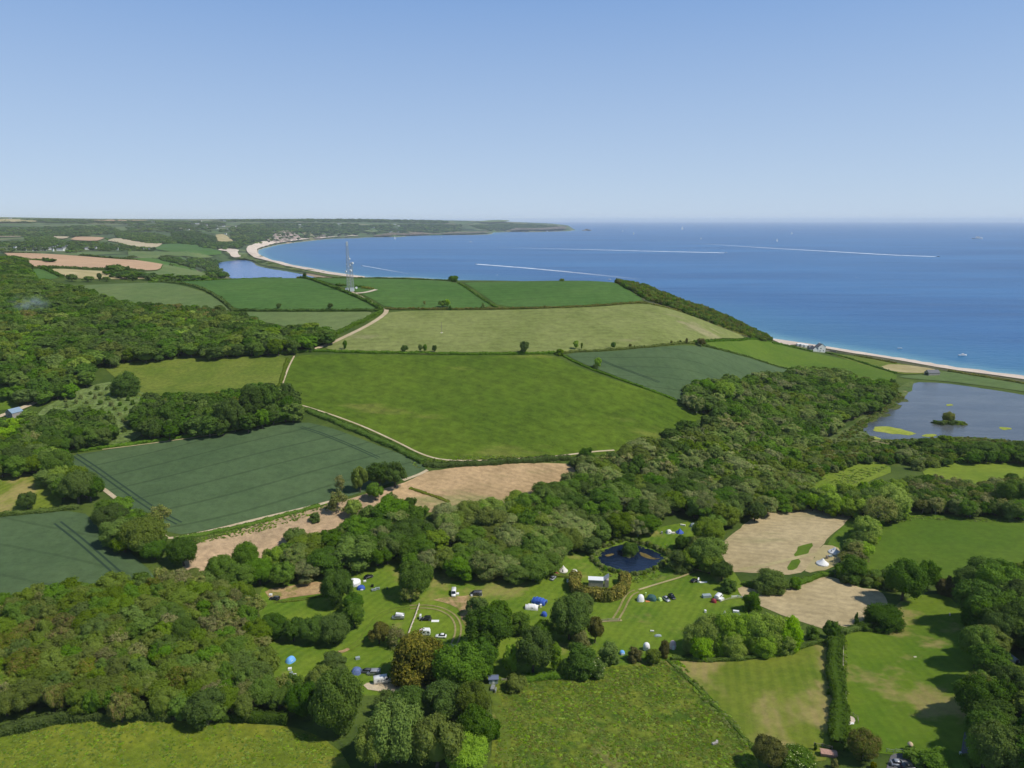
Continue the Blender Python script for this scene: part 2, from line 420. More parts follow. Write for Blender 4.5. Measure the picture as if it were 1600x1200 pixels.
def sheet(name, poly, mat, lev=1, z=None, wob=0.0, it=1, label=None, rag=0.0):
    """a patch of ground (world outline) lying on the terrain"""
    P = densify(soft(poly, it), 4.0 if not rag else 1.6)
    if rag:
        c_ = P.mean(0); q = P-c_; Ln = np.linalg.norm(q, axis=1); ph = RNG.uniform(0, 6, 5)
        s_ = np.r_[0, np.cumsum(np.linalg.norm(np.diff(P, axis=0), axis=1))]
        dd = rag*(np.sin(s_*0.21+ph[0])*0.5+np.sin(s_*0.57+ph[1])*0.35+np.sin(s_*1.3+ph[2])*0.25+RNG.normal(0, 0.22, len(s_)))
        P = P+q/Ln[:,None]*dd[:,None]
    if wob and not rag:
        nrm = np.linalg.norm(P, axis=1, keepdims=True)
        P = P + RNG.normal(0, wob, P.shape)*np.minimum(1, 300/nrm)
    pl = np.stack([np.arctan2(P[:,0], P[:,1]), np.log(np.hypot(P[:,0], P[:,1]))], -1)
    lo = pl.min(0); hi = pl.max(0)
    m = (GVN[:,0] > lo[0]) & (GVN[:,0] < hi[0]) & (GVN[:,1] > lo[1]) & (GVN[:,1] < hi[1])
    cand = GVN[m]
    if len(cand):
        step = AZ[1]-AZ[0]
        s = sdf(cand, pl); cand = cand[s < -step*0.35]
    allp = np.concatenate([pl, cand]) if len(cand) else pl
    n = len(pl)
    V, E, Fc, *_ = delaunay_2d_cdt([Vector(p) for p in allp], [], [list(range(n))], 1, 1e-9)
    V = np.array([(v[0], v[1]) for v in V]); d = np.exp(V[:,1])
    X = d*np.sin(V[:,0]); Y = d*np.cos(V[:,0])
    Z = (hgt(X, Y) + layer(d, lev)) if z is None else np.full(len(X), z)
    Fa = []
    for f in Fc:
        a, b, c = (V[i] for i in f[:3])
        ar = (X[f[1]]-X[f[0]])*(Y[f[2]]-Y[f[0]])-(X[f[2]]-X[f[0]])*(Y[f[1]]-Y[f[0]])
        Fa.append(list(f) if ar > 0 else list(f)[::-1])
    me = np_mesh(name, np.stack([X, Y, Z], -1), np.array(Fa), mat, smooth=True)
    o = obj(name, me); tag(o, label, kind="structure"); return o
def px_poly(L, dmax=15000., off=0.0, dmin=0.):
    a = np.array(L, float); return U(a[:,0], a[:,1], off, dmax, dmin)
def ribbon(name, path, width, mat, lev=2, parent=None, label=None, kind="structure", z=None, step=3.0, w_end=None):
    """a strip following a world path on the terrain"""
    P = soft(path, 2, closed=False); out = [P[0]]
    for a, b in zip(P[:-1], P[1:]):
        L = np.linalg.norm(b-a); m = max(1, int(L/max(step, 0.01*np.linalg.norm(a))))
        for t in range(1, m+1): out.append(a+(b-a)*t/m)
    P = np.array(out); T = np.gradient(P, axis=0); T /= np.linalg.norm(T, axis=1, keepdims=True)+1e-9
    Nn = np.stack([-T[:,1], T[:,0]], -1)
    t = np.linspace(0, 1, len(P))[:,None]; w = width if w_end is None else width+(w_end-width)*t
    A = P+Nn*w/2; B = P-Nn*w/2; d = np.linalg.norm(P, axis=1)
    zf = (lambda q: hgt(q[:,0], q[:,1])+layer(d, lev)) if z is None else (lambda q: np.full(len(q), z))
    V = np.concatenate([np.c_[A, zf(A)], np.c_[B, zf(B)]]); k = len(P); i = np.arange(k-1)
    Fq = np.stack([i+k, i+k+1, i+1, i], -1)
    o = obj(name, np_mesh(name, V, Fq, mat, attrs={'along': ('POINT', np.r_[t[:,0], t[:,0]])}, smooth=True), parent)
    tag(o, label, kind=kind); return o

m_lush = field_mat("lush_grass", *GREEN_LUSH, patch=0.016, fine=0.14, mott=0.30, rows=(R(-28), 6.0, 0.16), lines=[(R(-28), 24, 1.2, 0.14, 0.2)], tan=(0.15,0.165,0.03), tan_amt=0.3, tan_scale=0.02, tan_stretch=(0.4,1.6,-0.5))
m_olive = field_mat("olive_pasture", *OLIVE, patch=0.025, fine=0.16, mott=0.22, tan=(0.28,0.25,0.13), tan_amt=0.25, tan_scale=0.02, tan_stretch=(0.5,1,0.3), rows=(R(10), 9.0, 0.12))
m_crop1 = field_mat("dark_crop_a", *CROP, patch=0.020, fine=0.22, mott=0.15, lines=[(R(38), 19, 1.5, 0.42, 0.2)])
m_crop2 = field_mat("dark_crop_b", *CROP, patch=0.020, fine=0.22, mott=0.15, lines=[(R(12), 21, 1.6, 0.35, 0.5)])
m_crop3 = field_mat("dark_crop_c", *CROP, patch=0.020, fine=0.22, mott=0.15, lines=[(R(-18), 20, 1.6, 0.28, 0.1)])
m_top = field_mat("top_green", *TOPGREEN, patch=0.009, fine=0.10, mott=0.17, rows=(R(15), 12, 0.14), lines=[(R(15), 30, 1.6, 0.22, 0.2)])
m_top2 = field_mat("top_green_pale", (0.10,0.155,0.045), (0.14,0.185,0.06), patch=0.009, fine=0.10, mott=0.14, tan=(0.30,0.26,0.12), tan_amt=0.12, tan_scale=0.012, tan_stretch=(0.4,1.2,0))
m_mead = field_mat("meadow", *MEADOW, patch=0.04, fine=0.35, mott=0.26)
m_orch = field_mat("young_plantation_grass", (0.10,0.155,0.03), (0.15,0.20,0.06), patch=0.05, fine=0.25, mott=0.45)
m_mown = field_mat("mown_grass", *MOWN, patch=0.05, fine=0.5, mott=0.16, rows=(R(60), 3.2, 0.2), tan=(0.27,0.235,0.07), tan_amt=0.42, tan_scale=0.035)
m_worn = field_mat("worn_field", (0.10,0.155,0.012), (0.165,0.195,0.022), patch=0.03, fine=0.4, mott=0.16, tan=(0.34,0.26,0.10), tan_amt=0.62, tan_scale=0.035, tan_stretch=(1,0.6,0.3), rows=(R(75), 3.5, 0.22))
m_worn2 = field_mat("worn_field_green", (0.086,0.155,0.009), (0.132,0.192,0.014), patch=0.03, fine=0.4, mott=0.14, tan=(0.30,0.235,0.085), tan_amt=0.46, tan_scale=0.04, rows=(R(85), 3.0, 0.12))
m_rough = field_mat("rough_meadow", (0.058,0.105,0.009), (0.160,0.188,0.020), patch=0.14, fine=0.75, mott=0.50, tan=(0.20,0.19,0.05), tan_amt=0.3, tan_scale=0.06)
m_yel = field_mat("flowering_meadow", (0.115,0.160,0.012), (0.185,0.200,0.020), patch=0.05, fine=0.4, mott=0.28, tan=(0.29,0.25,0.05), tan_amt=0.3, tan_scale=0.03, tan_stretch=(0.4,1.6,0.1))
m_sunny = field_mat("sunny_slope", (0.125,0.190,0.014), (0.180,0.235,0.022), patch=0.03, fine=0.3, mott=0.16)
m_green = field_mat("even_green", (0.074,0.136,0.010), (0.102,0.162,0.014), patch=0.02, fine=0.3, mott=0.16)
m_tan = field_mat("stubble", (0.33,0.23,0.115), (0.46,0.315,0.165), patch=0.04, fine=0.3, mott=0.22, tan=(0.21,0.215,0.075), tan_amt=0.42, tan_scale=0.03, tan_stretch=(0.3,1.2,0.4), rows=(R(-20), 4.0, 0.15))
m_tan2 = field_mat("beige_stubble", (0.35,0.275,0.145), (0.45,0.355,0.195), patch=0.04, fine=0.3, mott=0.18, tan=(0.24,0.225,0.10), tan_amt=0.35, tan_scale=0.03, tan_stretch=(0.3,1.2,0.4), rows=(R(-20), 4.0, 0.15))
m_pink = field_mat("bare_stubble", (0.36,0.26,0.15), (0.48,0.335,0.195), patch=0.04, fine=0.3, mott=0.25, tan=(0.27,0.25,0.11), tan_amt=0.25, tan_scale=0.03, tan_stretch=(0.3,1.2,0.2))
m_farpink = field_mat("far_stubble", (0.42,0.27,0.16), (0.50,0.33,0.20), patch=0.004, fine=0.05, mott=0.08, rows=(R(8), 40, 0.10))
m_fartan = field_mat("far_pale_stubble", (0.42,0.35,0.22), (0.50,0.41,0.26), patch=0.004, fine=0.05, mott=0.08)
m_straw = field_mat("dry_grass", (0.33,0.28,0.12), (0.46,0.38,0.20), patch=0.02, fine=0.1, mott=0.12)
m_marsh = field_mat("reed_marsh", (0.065,0.105,0.022), (0.125,0.155,0.040), patch=0.06, fine=0.3, mott=0.45, tan=(0.26,0.21,0.11), tan_amt=0.30, tan_scale=0.05)
m_grassv = field_mat("verge", (0.070,0.120,0.012), (0.105,0.155,0.020), patch=0.05, fine=0.4, mott=0.3)
m_scrubg = field_mat("coastal_scrub_ground", (0.06,0.075,0.03), (0.12,0.11,0.06), patch=0.05, fine=0.3, mott=0.4)
m_track = field_mat("dry_track", (0.45,0.36,0.22), (0.55,0.45,0.30), patch=0.1, fine=1.0, mott=0.15)
m_gravel = field_mat("gravel", (0.52,0.44,0.32), (0.62,0.53,0.40), patch=0.3, fine=2.0, mott=0.15)
m_earth = field_mat("bare_earth", (0.34,0.22,0.11), (0.42,0.29,0.14), patch=0.1, fine=0.7, mott=0.25, tan=(0.15,0.17,0.03), tan_amt=0.6, tan_scale=0.12)
m_beach = field_mat("shingle", (0.55,0.45,0.36), (0.68,0.57,0.46), patch=0.02, fine=0.4, mott=0.10)
m_tarmac = field_mat("tarmac", (0.12,0.12,0.125), (0.16,0.155,0.15), patch=0.3, fine=3.0, mott=0.1)
m_wheel = plain("crushed_crop", (0.030,0.055,0.034), 1.0, spec=0.1)
m_wheel2 = field_mat("wheel_ruts", (0.24,0.21,0.08), (0.32,0.27,0.12), patch=0.2, fine=1.0, mott=0.2)

FIELDS = [
 # label, material, layer, outline in picture points, farthest distance
 ("big lush green field in the middle of the view", m_lush, 2, [(455,556),(560,553.5),(700,556),(800,556),(862,554),(900,573),(950,591),(1000,607),(1060,626),(1112,648),(1060,672),(1000,695),(960,710),(905,714),(800,721),(740,723),(690,722),(655,711),(620,692),(570,670),(520,651),(475,636),(437,618),(443,596),(448,575)], 900),
 ("olive pasture above the lush green field", m_olive, 2, [(497,547),(560,517),(592,495),(612,487),(750,485),(850,483),(940,480),(1005,475),(1035,480),(1100,502),(1168,527),(1080,537),(1030,541),(960,546),(880,550),(820,552),(700,551),(600,549)], 990),
 ("dark crop field right of the lush green field", m_crop2, 2, [(880,552),(960,549),(1035,543),(1085,541),(1130,549),(1180,561),(1260,581),(1200,600),(1110,615),(1070,630),(1058,625),(1000,603.5),(950,583),(905,566)], 950),
 ("bright green field running down to the white house", m_green, 2, [(1098,538),(1175,529),(1205,534),(1268,551),(1330,563),(1390,580),(1405,590),(1385,600),(1300,597),(1262,581),(1180,561),(1130,548)], 1100),
 ("green field beside the beach", m_mead, 2, [(1290,552),(1340,557),(1400,567.5),(1440,574),(1475,580),(1440,585),(1405,585),(1350,572)], 1100),
 ("dry yellow corner of the field beside the beach", m_straw, 3, [(1372,575),(1392,569),(1440,574),(1466,579),(1448,583.5),(1405,583)], 1100),
 ("grass strip between the beach and the lagoon", m_top2, 2, [(1452,584),(1475,580),(1540,589),(1640,604),(1700,620),(1640,618),(1550,605),(1480,596),(1420,592),(1400,588),(1440,586)], 1100),
 ("dark green field on the crest left of the mast", m_top, 2, [(240,440),(300,436),(350,434.5),(430,433),(468,434.5),(505,444),(540,457),(570,471),(594,485),(480,485),(372,485),(352,472),(325,456),(290,446)], 1010),
 ("pale green field on the crest above the left wood", m_top2, 2, [(120,447),(180,442),(240,442),(290,448),(325,459),(348,475),(362,490),(330,500),(260,495),(200,480),(140,462)], 1010),
 ("thin green field with bare patches above the wood end", m_top2, 2, [(366,488),(480,488),(592,488),(575,498),(545,512),(520,530),(480,522),(430,505),(370,500)], 900),
 ("green field behind the mast", m_top, 2, [(482,434.5),(600,436),(700,439.5),(718,445),(742,460),(772,481),(700,482),(606,482),(575,464),(540,450),(505,440)], 1010),
 ("green field on the crest nearest the sea", m_top, 2, [(722,441.5),(800,441),(880,440),(952,441),(985,455),(1010,472),(960,476),(880,479),(782,480),(752,460)], 1010),
 ("meadow left of the lush green field", m_mead, 2, [(160,572),(230,562),(330,559),(440,557),(449,562),(440,585),(428,618),(420,640),(300,640),(230,625),(190,600)], 800),
 ("rough grass planted with young saplings", m_orch, 2, [(55,645),(110,615),(165,596),(200,600),(245,625),(225,680),(180,700),(110,690),(60,668)], 700),
 ("large dark crop field on the left", m_crop1, 2, [(98,714),(180,701),(280,687),(380,673),(470,658),(520,669),(580,692),(640,715),(668,731),(655,742),(620,752),(560,772),(480,792),(400,810),(330,827),(268,838),(212,800),(150,755)], 700),
 ("dark crop field at the left edge", m_crop3, 2, [(-120,820),(0,806),(60,801),(125,798),(160,822),(200,860),(248,905),(240,935),(60,960),(-120,965)], 700),
 ("small worn green field at the left edge", m_worn, 2, [(-60,745),(0,742),(40,738),(70,755),(98,775),(96,792),(50,801),(0,807),(-60,812)], 700),
 ("tiny green field at the far left edge", m_green, 2, [(-150,575),(0,575),(20,600),(35,632),(10,642),(-150,650)], 700),
 ("pale stubble field below the lush green field", m_tan, 2, [(672,735),(760,727),(850,723),(893,726),(905,742),(900,775),(800,790),(720,800),(640,800),(606,768),(640,750)], 700),
 ("bare pink strip below the dark crop field", m_pink, 3, [(640,752),(610,768),(590,790),(480,850),(380,890),(300,900),(285,880),(298,852),(400,818),(510,790),(600,764)], 700),
 ("stubble field beside the two bell tents", m_tan2, 2, [(1130,845),(1190,800),(1230,792),(1335,803),(1312,826),(1285,849),(1270,880),(1245,899),(1190,896),(1130,892),(1120,862)], 600),
 ("stubble field below the bell tents", m_tan2, 2, [(1152,915),(1190,924),(1225,922),(1245,913),(1285,900),(1310,905),(1340,918),(1380,922),(1385,950),(1350,980),(1310,992),(1260,975),(1210,955),(1160,938)], 600),
 ("green verge along the stubble field", m_green, 2, [(1335,804),(1362,808),(1330,850),(1300,862),(1290,850),(1312,826)], 600),
 ("dry grass around the two bell tents", m_straw, 3, [(1280,852),(1308,852),(1318,870),(1300,890),(1255,897),(1268,878)], 600),
 ("green patch in the stubble", m_green, 3, [(1252,851),(1273,849),(1258,869),(1237,872)], 600),
 ("green patch in the stubble", m_green, 3, [(1234,876),(1252,874),(1243,893),(1227,891)], 600),
 ("smooth green field on the right", m_green, 2, [(1385,812),(1430,804),(1700,812),(1700,890),(1600,905),(1500,915),(1400,905),(1310,910),(1330,870),(1350,845)], 600),
 ("bright sloping field behind the birches", m_sunny, 2, [(1440,733),(1500,722),(1560,720),(1720,722),(1720,775),(1520,775),(1450,755)], 700),
 ("lit green slope in the middle of the scrub", m_sunny, 2, [(1260,748),(1300,733),(1370,720),(1400,735),(1340,760),(1270,775)], 700),
 ("worn green field on the lower right", m_worn2, 2, [(1318,990),(1345,985),(1400,972),(1392,950),(1425,930),(1480,928),(1505,955),(1520,1000),(1520,1080),(1530,1200),(1420,1182),(1330,1172),(1316,1130)], 600),
 ("dry striped field left of the long hedge", m_worn, 2, [(1045,1030),(1100,1035),(1180,1028),(1296,1003),(1303,1060),(1306,1110),(1300,1165),(1290,1195),(1180,1180),(1120,1098),(1080,1060)], 600),
 ("rough green meadow at the bottom centre", m_rough, 2, [(770,1075),(790,1060),(850,1050),(940,1045),(1040,1028),(1060,1048),(1110,1100),(1180,1178),(1190,1215),(1180,1260),(740,1260),(770,1180)], 600),
 ("yellowish meadow at the bottom left", m_yel, 2, [(-120,1165),(0,1145),(60,1135),(130,1128),(320,1128),(440,1133),(500,1150),(545,1185),(560,1260),(-120,1260)], 600),
 ("mown camping meadow", m_mown, 1, [(400,930),(430,900),(540,885),(640,870),(760,890),(850,870),(915,846),(1040,822),(1090,812),(1120,860),(1160,912),(1175,950),(1140,990),(1060,1030),(930,1045),(790,1060),(700,1070),(560,1090),(430,1085),(415,1010)], 600),
 ("worn brown strip beside the parked estate car", m_earth, 3, [(416,921),(460,914),(505,908),(513,926),(460,934),(424,939)], 600),
 ("worn brown strip behind the campers", m_earth, 3, [(672,937),(700,934),(752,930),(750,958),(735,985),(722,972),(716,953),(700,943)], 600),
 ("pale gravel by the white van", m_track, 3, [(566,1069),(600,1066),(612,1069),(690,1070),(686,1082),(575,1081)], 600),
 ("marsh beside the lagoon", m_marsh, 1, [(1260,700),(1330,665),(1380,628),(1412,600),(1430,595),(1432,606),(1418,622),(1398,640),(1368,658),(1350,670),(1370,690),(1300,712)], 900),
 ("reeds behind the lagoon", m_marsh, 1, [(1360,683),(1440,681),(1500,680),(1600,689),(1720,695),(1720,712),(1560,705),(1420,700),(1340,705)], 900),
 ("rough bank above the beach", m_scrubg, 1, [(1206,536),(1240,539),(1287,547),(1340,556),(1400,567),(1482,580),(1620,603),(1620,598),(1482,576),(1412,564.5),(1350,555),(1287,545),(1240,537.5)], 1200),
 ("scrub covered cliff top", m_scrubg, 1, [(958,440),(985,439),(1010,448),(1040,459),(1075,472),(1110,483),(1140,492),(1165,503),(1190,517),(1206,531),(1200,537),(1168,527),(1100,503),(1035,480),(1010,473),(985,457)], 1050),
]
FAR_FIELDS = [
 ("big pinkish stubble field beyond the left wood", m_farpink, [(5,396),(60,397),(140,402.5),(205,407.5),(268,414.5),(250,422),(225,423),(180,420.5),(120,419),(48,419),(35,412),(15,403)], 1200, 2600),
 ("small green field under the pinkish stubble", m_top, [(49,421),(68,419.5),(82,427),(96,436),(50,438)], 1000, 2000),
 ("straw coloured field beyond the crest", m_straw, [(150,424),(180,425),(215,430),(240,436),(200,437),(110,436),(90,427),(76,421),(110,421)], 1100, 2100),
 ("olive field beyond the crest", m_top2, [(268,416),(290,419),(325,430),(327,433.5),(300,437),(250,436),(225,426),(252,422)], 1100, 2300),
 ("green field in the valley beyond", m_top, [(200,405),(240,404.5),(262,409),(303,419),(325,430),(285,418.5),(240,411.5)], 1500, 3000),
 ("pale green field in the valley beyond", m_top2, [(200,393),(260,395),(330,401),(335,403),(280,402),(255,399),(200,402)], 2000, 4000),
 ("green slope below the dark conifers", m_top, [(255,382),(300,382),(330,389),(350,398),(330,400),(280,396),(248,392),(238,389)], 2500, 5000),
 ("pale stubble strip beyond the village", m_fartan, [(70,370.5),(110,371),(103,374.5),(84,374)], 3500, 6500),
 ("pinkish stubble strip beyond the village", m_farpink, [(120,371.2),(166,372.3),(150,378),(108,376)], 3500, 6500),
 ("long pale stubble strip beyond the village", m_fartan, [(180,373.2),(215,376),(255,381),(238,389),(215,387),(190,381.5),(166,377)], 3000, 6000),
 ("pale stubble strip at the left edge", m_fartan, [(-40,369),(0,369.2),(33,370),(33,371.4),(-40,371.4)], 3500, 6500),
 ("pale field high on the far hill", m_straw, [(-40,344.2),(28,344.4),(60,347),(55,348.8),(-40,349)], 5500, 12000),
 ("pinkish field high on the far hill", m_farpink, [(140,345.4),(200,345.6),(240,346.2),(200,347.2),(160,347.4)], 5500, 12000),
 ("dry slope beside the far houses", m_straw, [(337,368),(350,367),(366,379),(352,382),(338,376)], 3500, 6500),
 ("bare ground behind the long beach", m_beach, [(338,391),(352,389),(374,391),(371,398),(380,402),(362,403),(358,396)], 2800, 5500),
 ("pale bank between the far lagoon and the beach", m_marsh, [(372,405),(386,404.5),(398,408.5),(406,414.5),(425,418),(455,422),(482,427),(520,434),(560,437),(540,433),(505,427),(470,421),(440,415.5),(415,409),(396,403),(385,398),(376,400)], 2000, 5500),
 ("green patch on the far cliffs", m_top2, [(566,362),(590,360),(598,363),(575,367)], 6500, 12000),
 ("green headland field", m_top2, [(745,348),(790,346),(800,348),(760,350)], 9000, 15000),
]
for lab, mat, lev, L, dm in FIELDS: sheet("field", px_poly(L, dm), mat, lev, wob=0.25, label=lab, rag=0.9 if mat in (m_tan, m_tan2, m_pink, m_earth, m_straw) or 'patch' in lab else 0.0)
for lab, mat, L, dn, dm in FAR_FIELDS: sheet("field", px_poly(L, dm, dmin=dn), mat, 2, it=1, label=lab)

# shingle beaches
near_beach = [(x, y) for x, y in [(1204,530.5),(1240,535),(1287,541.6),(1350,551.6),(1412,562),(1482,574.6),(1541,582.8),(1640,596)]]
near_in = [(1640,600.5),(1600,593.5),(1541,585),(1482,577.5),(1412,565),(1350,555),(1287,544.5),(1240,537),(1206,532)]
sheet("beach", np.concatenate([plane_pt(*np.array(near_beach).T, 0.0), px_poly(near_in, 1300)]), m_beach, 3, label="narrow shingle beach below the white house")
fb_out = [(x, y) for x, y in COAST_PX2[0:15]]
fb_in = [(560,370.9),(520,371.2),(470,374.6),(430,379.5),(400,382),(388,386),(385,391),(387,396.5),(394,401.5),(405,405.5),(425,411),(452,417.6),(484,424),(515,430),(545,433.5),(570,436)]
sheet("beach", np.concatenate([plane_pt(*np.array(fb_out).T, 0.0), px_poly(fb_in, 12000, dmin=2000)]), m_beach, 3, it=1, label="long curving shingle beach of the bay")

# ================================================================== water
def sea_material():
    n = NT("sea_water")
    at = n.n('Attribute', attribute_name='shore').outputs['Fac']
    deep = n.mix(n.ramp(n.noise(0.0016, 4, 0.6, stretch=(0.35,1.3,0.25)), 0.35, 0.65), (0.014,0.100,0.265), (0.030,0.150,0.345))
    deep = n.mix(n.ramp(n.noise(0.006, 4, 0.65, stretch=(0.25,1.6,0.2)), 0.50, 0.70, 0, 0.75), deep, (0.010,0.075,0.215))
    mid = n.mix(n.ramp(n.math('ADD', at, n.math('MULTIPLY', n.noise(0.01,3), 160)), 60, 420), (0.035,0.155,0.285), deep)
    col = n.mix(n.ramp(n.math('ADD', at, n.math('MULTIPLY', n.noise(0.03,3), 30)), 8, 75), (0.13,0.31,0.37), mid)
    foam = n.math('MULTIPLY', n.ramp(n.math('ADD', at, n.math('MULTIPLY', n.noise(0.06,3), 10)), 4, 9, 1.0, 0.0), 0.8)
    col = n.mix(foam, col, (0.75,0.78,0.76))
    b = n.n('BsdfPrincipled'); n.l(col, b.inputs['Base Color']); b.inputs['Roughness'].default_value = 0.32; b.inputs['IOR'].default_value = 1.33
    b.inputs['Specular IOR Level'].default_value = 0.35
    h = n.math('ADD', n.noise(0.09, 5, 0.65, stretch=(0.7,1.5,0.3)), n.math('MULTIPLY', n.noise(0.008, 3, 0.6, stretch=(0.4,1.6,0.3)), 2.0))
    bp = n.n('Bump'); bp.inputs['Strength'].default_value = 0.55; bp.inputs['Distance'].default_value = 3.0; n.l(h, bp.inputs['Height']); n.l(bp.outputs[0], b.inputs['Normal'])
    n.l(b.outputs[0], n.out.inputs[0]); return n.m
NS, MS = 240, 260
sa = np.linspace(-0.98, 0.98, NS); sl = np.linspace(math.log(420.), math.log(70000.), MS)
SAg, SLg = np.meshgrid(sa, sl); sx_ = (np.exp(SLg)*np.sin(SAg)).ravel(); sy_ = (np.exp(SLg)*np.cos(SAg)).ravel()
sdc = sdf(np.stack([sx_, sy_], -1), coast)
ii = np.arange(NS*MS).reshape(MS, NS)
sf = np.stack([ii[:-1,:-1], ii[1:,:-1], ii[1:,1:], ii[:-1,1:]], -1).reshape(-1, 4)
kp = (sdc[sf] > -60-0.03*np.exp(SLg).ravel()[sf]).any(1)
sme = np_mesh("sea", np.stack([sx_, sy_, np.zeros(NS*MS)], -1), sf[kp][:, ::-1], sea_material(), attrs={'shore': ('POINT', sdc)}, smooth=True)
tag(obj("sea", sme), "calm blue sea reaching to the horizon", kind="structure")
def lake_material(name, a, b, rough, bump):
    n = NT(name)
    col = n.mix(n.ramp(n.noise(0.03, 4, 0.65, stretch=(0.4,1.3,0.9)), 0.35, 0.7), a, b)
    s = n.n('BsdfPrincipled'); n.l(col, s.inputs['Base Color']); s.inputs['Roughness'].default_value = rough; s.inputs['IOR'].default_value = 1.33
    bp = n.n('Bump'); bp.inputs['Strength'].default_value = bump; bp.inputs['Distance'].default_value = 0.3
    n.l(n.noise(0.6, 4, 0.6, stretch=(0.6,1.4,0.4)), bp.inputs['Height']); n.l(bp.outputs[0], s.inputs['Normal'])
    n.l(s.outputs[0], n.out.inputs[0]); return n.m
m_ley = lake_material("lagoon_water", (0.070,0.080,0.085), (0.11,0.12,0.12), 0.12, 0.5)
m_pond = lake_material("pond_water", (0.006,0.012,0.030), (0.010,0.020,0.045), 0.08, 0.35)
m_lag = lake_material("far_lagoon_water", (0.04,0.12,0.33), (0.07,0.17,0.40), 0.2, 0.5)
def grow(poly, d):
    c = poly.mean(0); v = poly-c; L = np.linalg.norm(v, axis=1, keepdims=True); return poly+v/L*d
tag(sheet("lagoon", grow(ley, 0.6), m_ley, z=LEY_Z), "grey blue lagoon behind the near beach", kind="structure")
tag(sheet("pond", grow(pond, 0.8), m_pond, z=POND_Z), "dark pond in the camping meadow", kind="structure")
tag(sheet("lagoon", grow(lag, 6.), m_lag, z=LAG_Z), "blue lagoon behind the long beach", kind="structure")

m_weed = field_mat("yellow_green_weed", (0.25,0.30,0.035), (0.34,0.36,0.06), patch=0.1, fine=0.5, mott=0.3)
for L_ in ([(1358,671),(1372,666),(1395,667),(1412,671),(1427,676),(1424,680),(1400,679),(1375,675)], [(1312,672),(1330,669),(1345,671),(1335,676),(1316,676)], [(1338,676),(1365,681),(1378,686),(1366,689),(1345,683)], [(1436,681),(1450,677),(1462,679),(1455,683)], [(1478,632),(1486,631),(1488,634),(1480,635)], [(1560,668),(1580,668),(1582,672),(1566,672)]):
    sheet("water_weed", plane_pt(*np.array(L_, float).T, LEY_Z+0.07), m_weed, z=LEY_Z+0.07, rag=2.2, label="yellow green weed floating on the near lagoon")
m_reed = field_mat("reed_clumps", (0.055,0.075,0.02), (0.10,0.12,0.035), patch=0.2, fine=0.6, mott=0.4)
for L_ in ([(1385,638),(1400,632),(1412,634),(1404,640)], [(1372,648),(1390,645),(1394,650),(1380,652)], [(1352,656),(1368,652),(1374,656),(1360,660)], [(1396,626),(1412,622),(1418,626),(1406,629)]):
    sheet("reeds", plane_pt(*np.array(L_, float).T, LEY_Z+0.1), m_reed, z=LEY_Z+0.1, rag=2.0, label="dark reed clumps in the near lagoon")
# cliff faces of the bay
def cliff_mat():
    n = NT("cliff_rock"); c = n.mix(n.ramp(n.noise(0.018, 4, 0.7, stretch=(2.5,0.5,0.2)), 0.4, 0.6), (0.10,0.095,0.055), (0.40,0.29,0.25))
    c = n.mix(n.ramp(n.noise(0.05, 4, 0.7), 0.5, 0.7), c, (0.55,0.47,0.42)); n.diffuse(c, 1.0); return n.m
m_cliff = cliff_mat(); m_cliff2 = field_mat("dark_cliff", (0.075,0.075,0.045), (0.20,0.155,0.125), patch=0.02, fine=0.05, mott=0.3)
for L_, a_, b_ in (([(416,378.5),(424,372),(432,366),(446,362.5),(456,364.5),(466,370),(474,375.8),(450,379),(430,381)], 4000, 7000), ([(488,373.8),(500,369.5),(508,368.5),(510,372.3),(498,374.3)], 4500, 8500),
  ([(566,370.4),(590,368.5),(620,367.8),(640,365.8),(660,366.2),(700,365.6),(740,365),(766,365.2),(764,366.2),(740,367),(677,367.7),(640,368.8),(621,370.3),(571,371)], 6000, 12500), ([(775,361.5),(800,360.4),(830,359.8),(862,358),(880,356.5),(889,360.5),(862,361.9),(832,362.6),(795,362.4)], 8500, 15000)):
    sheet("cliff", px_poly(L_, b_, dmin=a_), m_cliff if b_ == 7000 else m_cliff2, 3, label="pinkish rocky cliff above the bay")

m_pw = field_mat("brown_pond_weed", (0.10,0.075,0.02), (0.17,0.13,0.04), patch=0.3, fine=1.0, mott=0.4)
for L_ in ([(998,862),(1012,866),(1022,872),(1034,872),(1020,875),(1004,870)], [(944,868),(955,864),(962,866),(950,870)]):
    sheet("water_weed", plane_pt(*np.array(L_, float).T, POND_Z+0.05), m_pw, z=POND_Z+0.05, rag=0.5, label="brown weed floating on the pond")
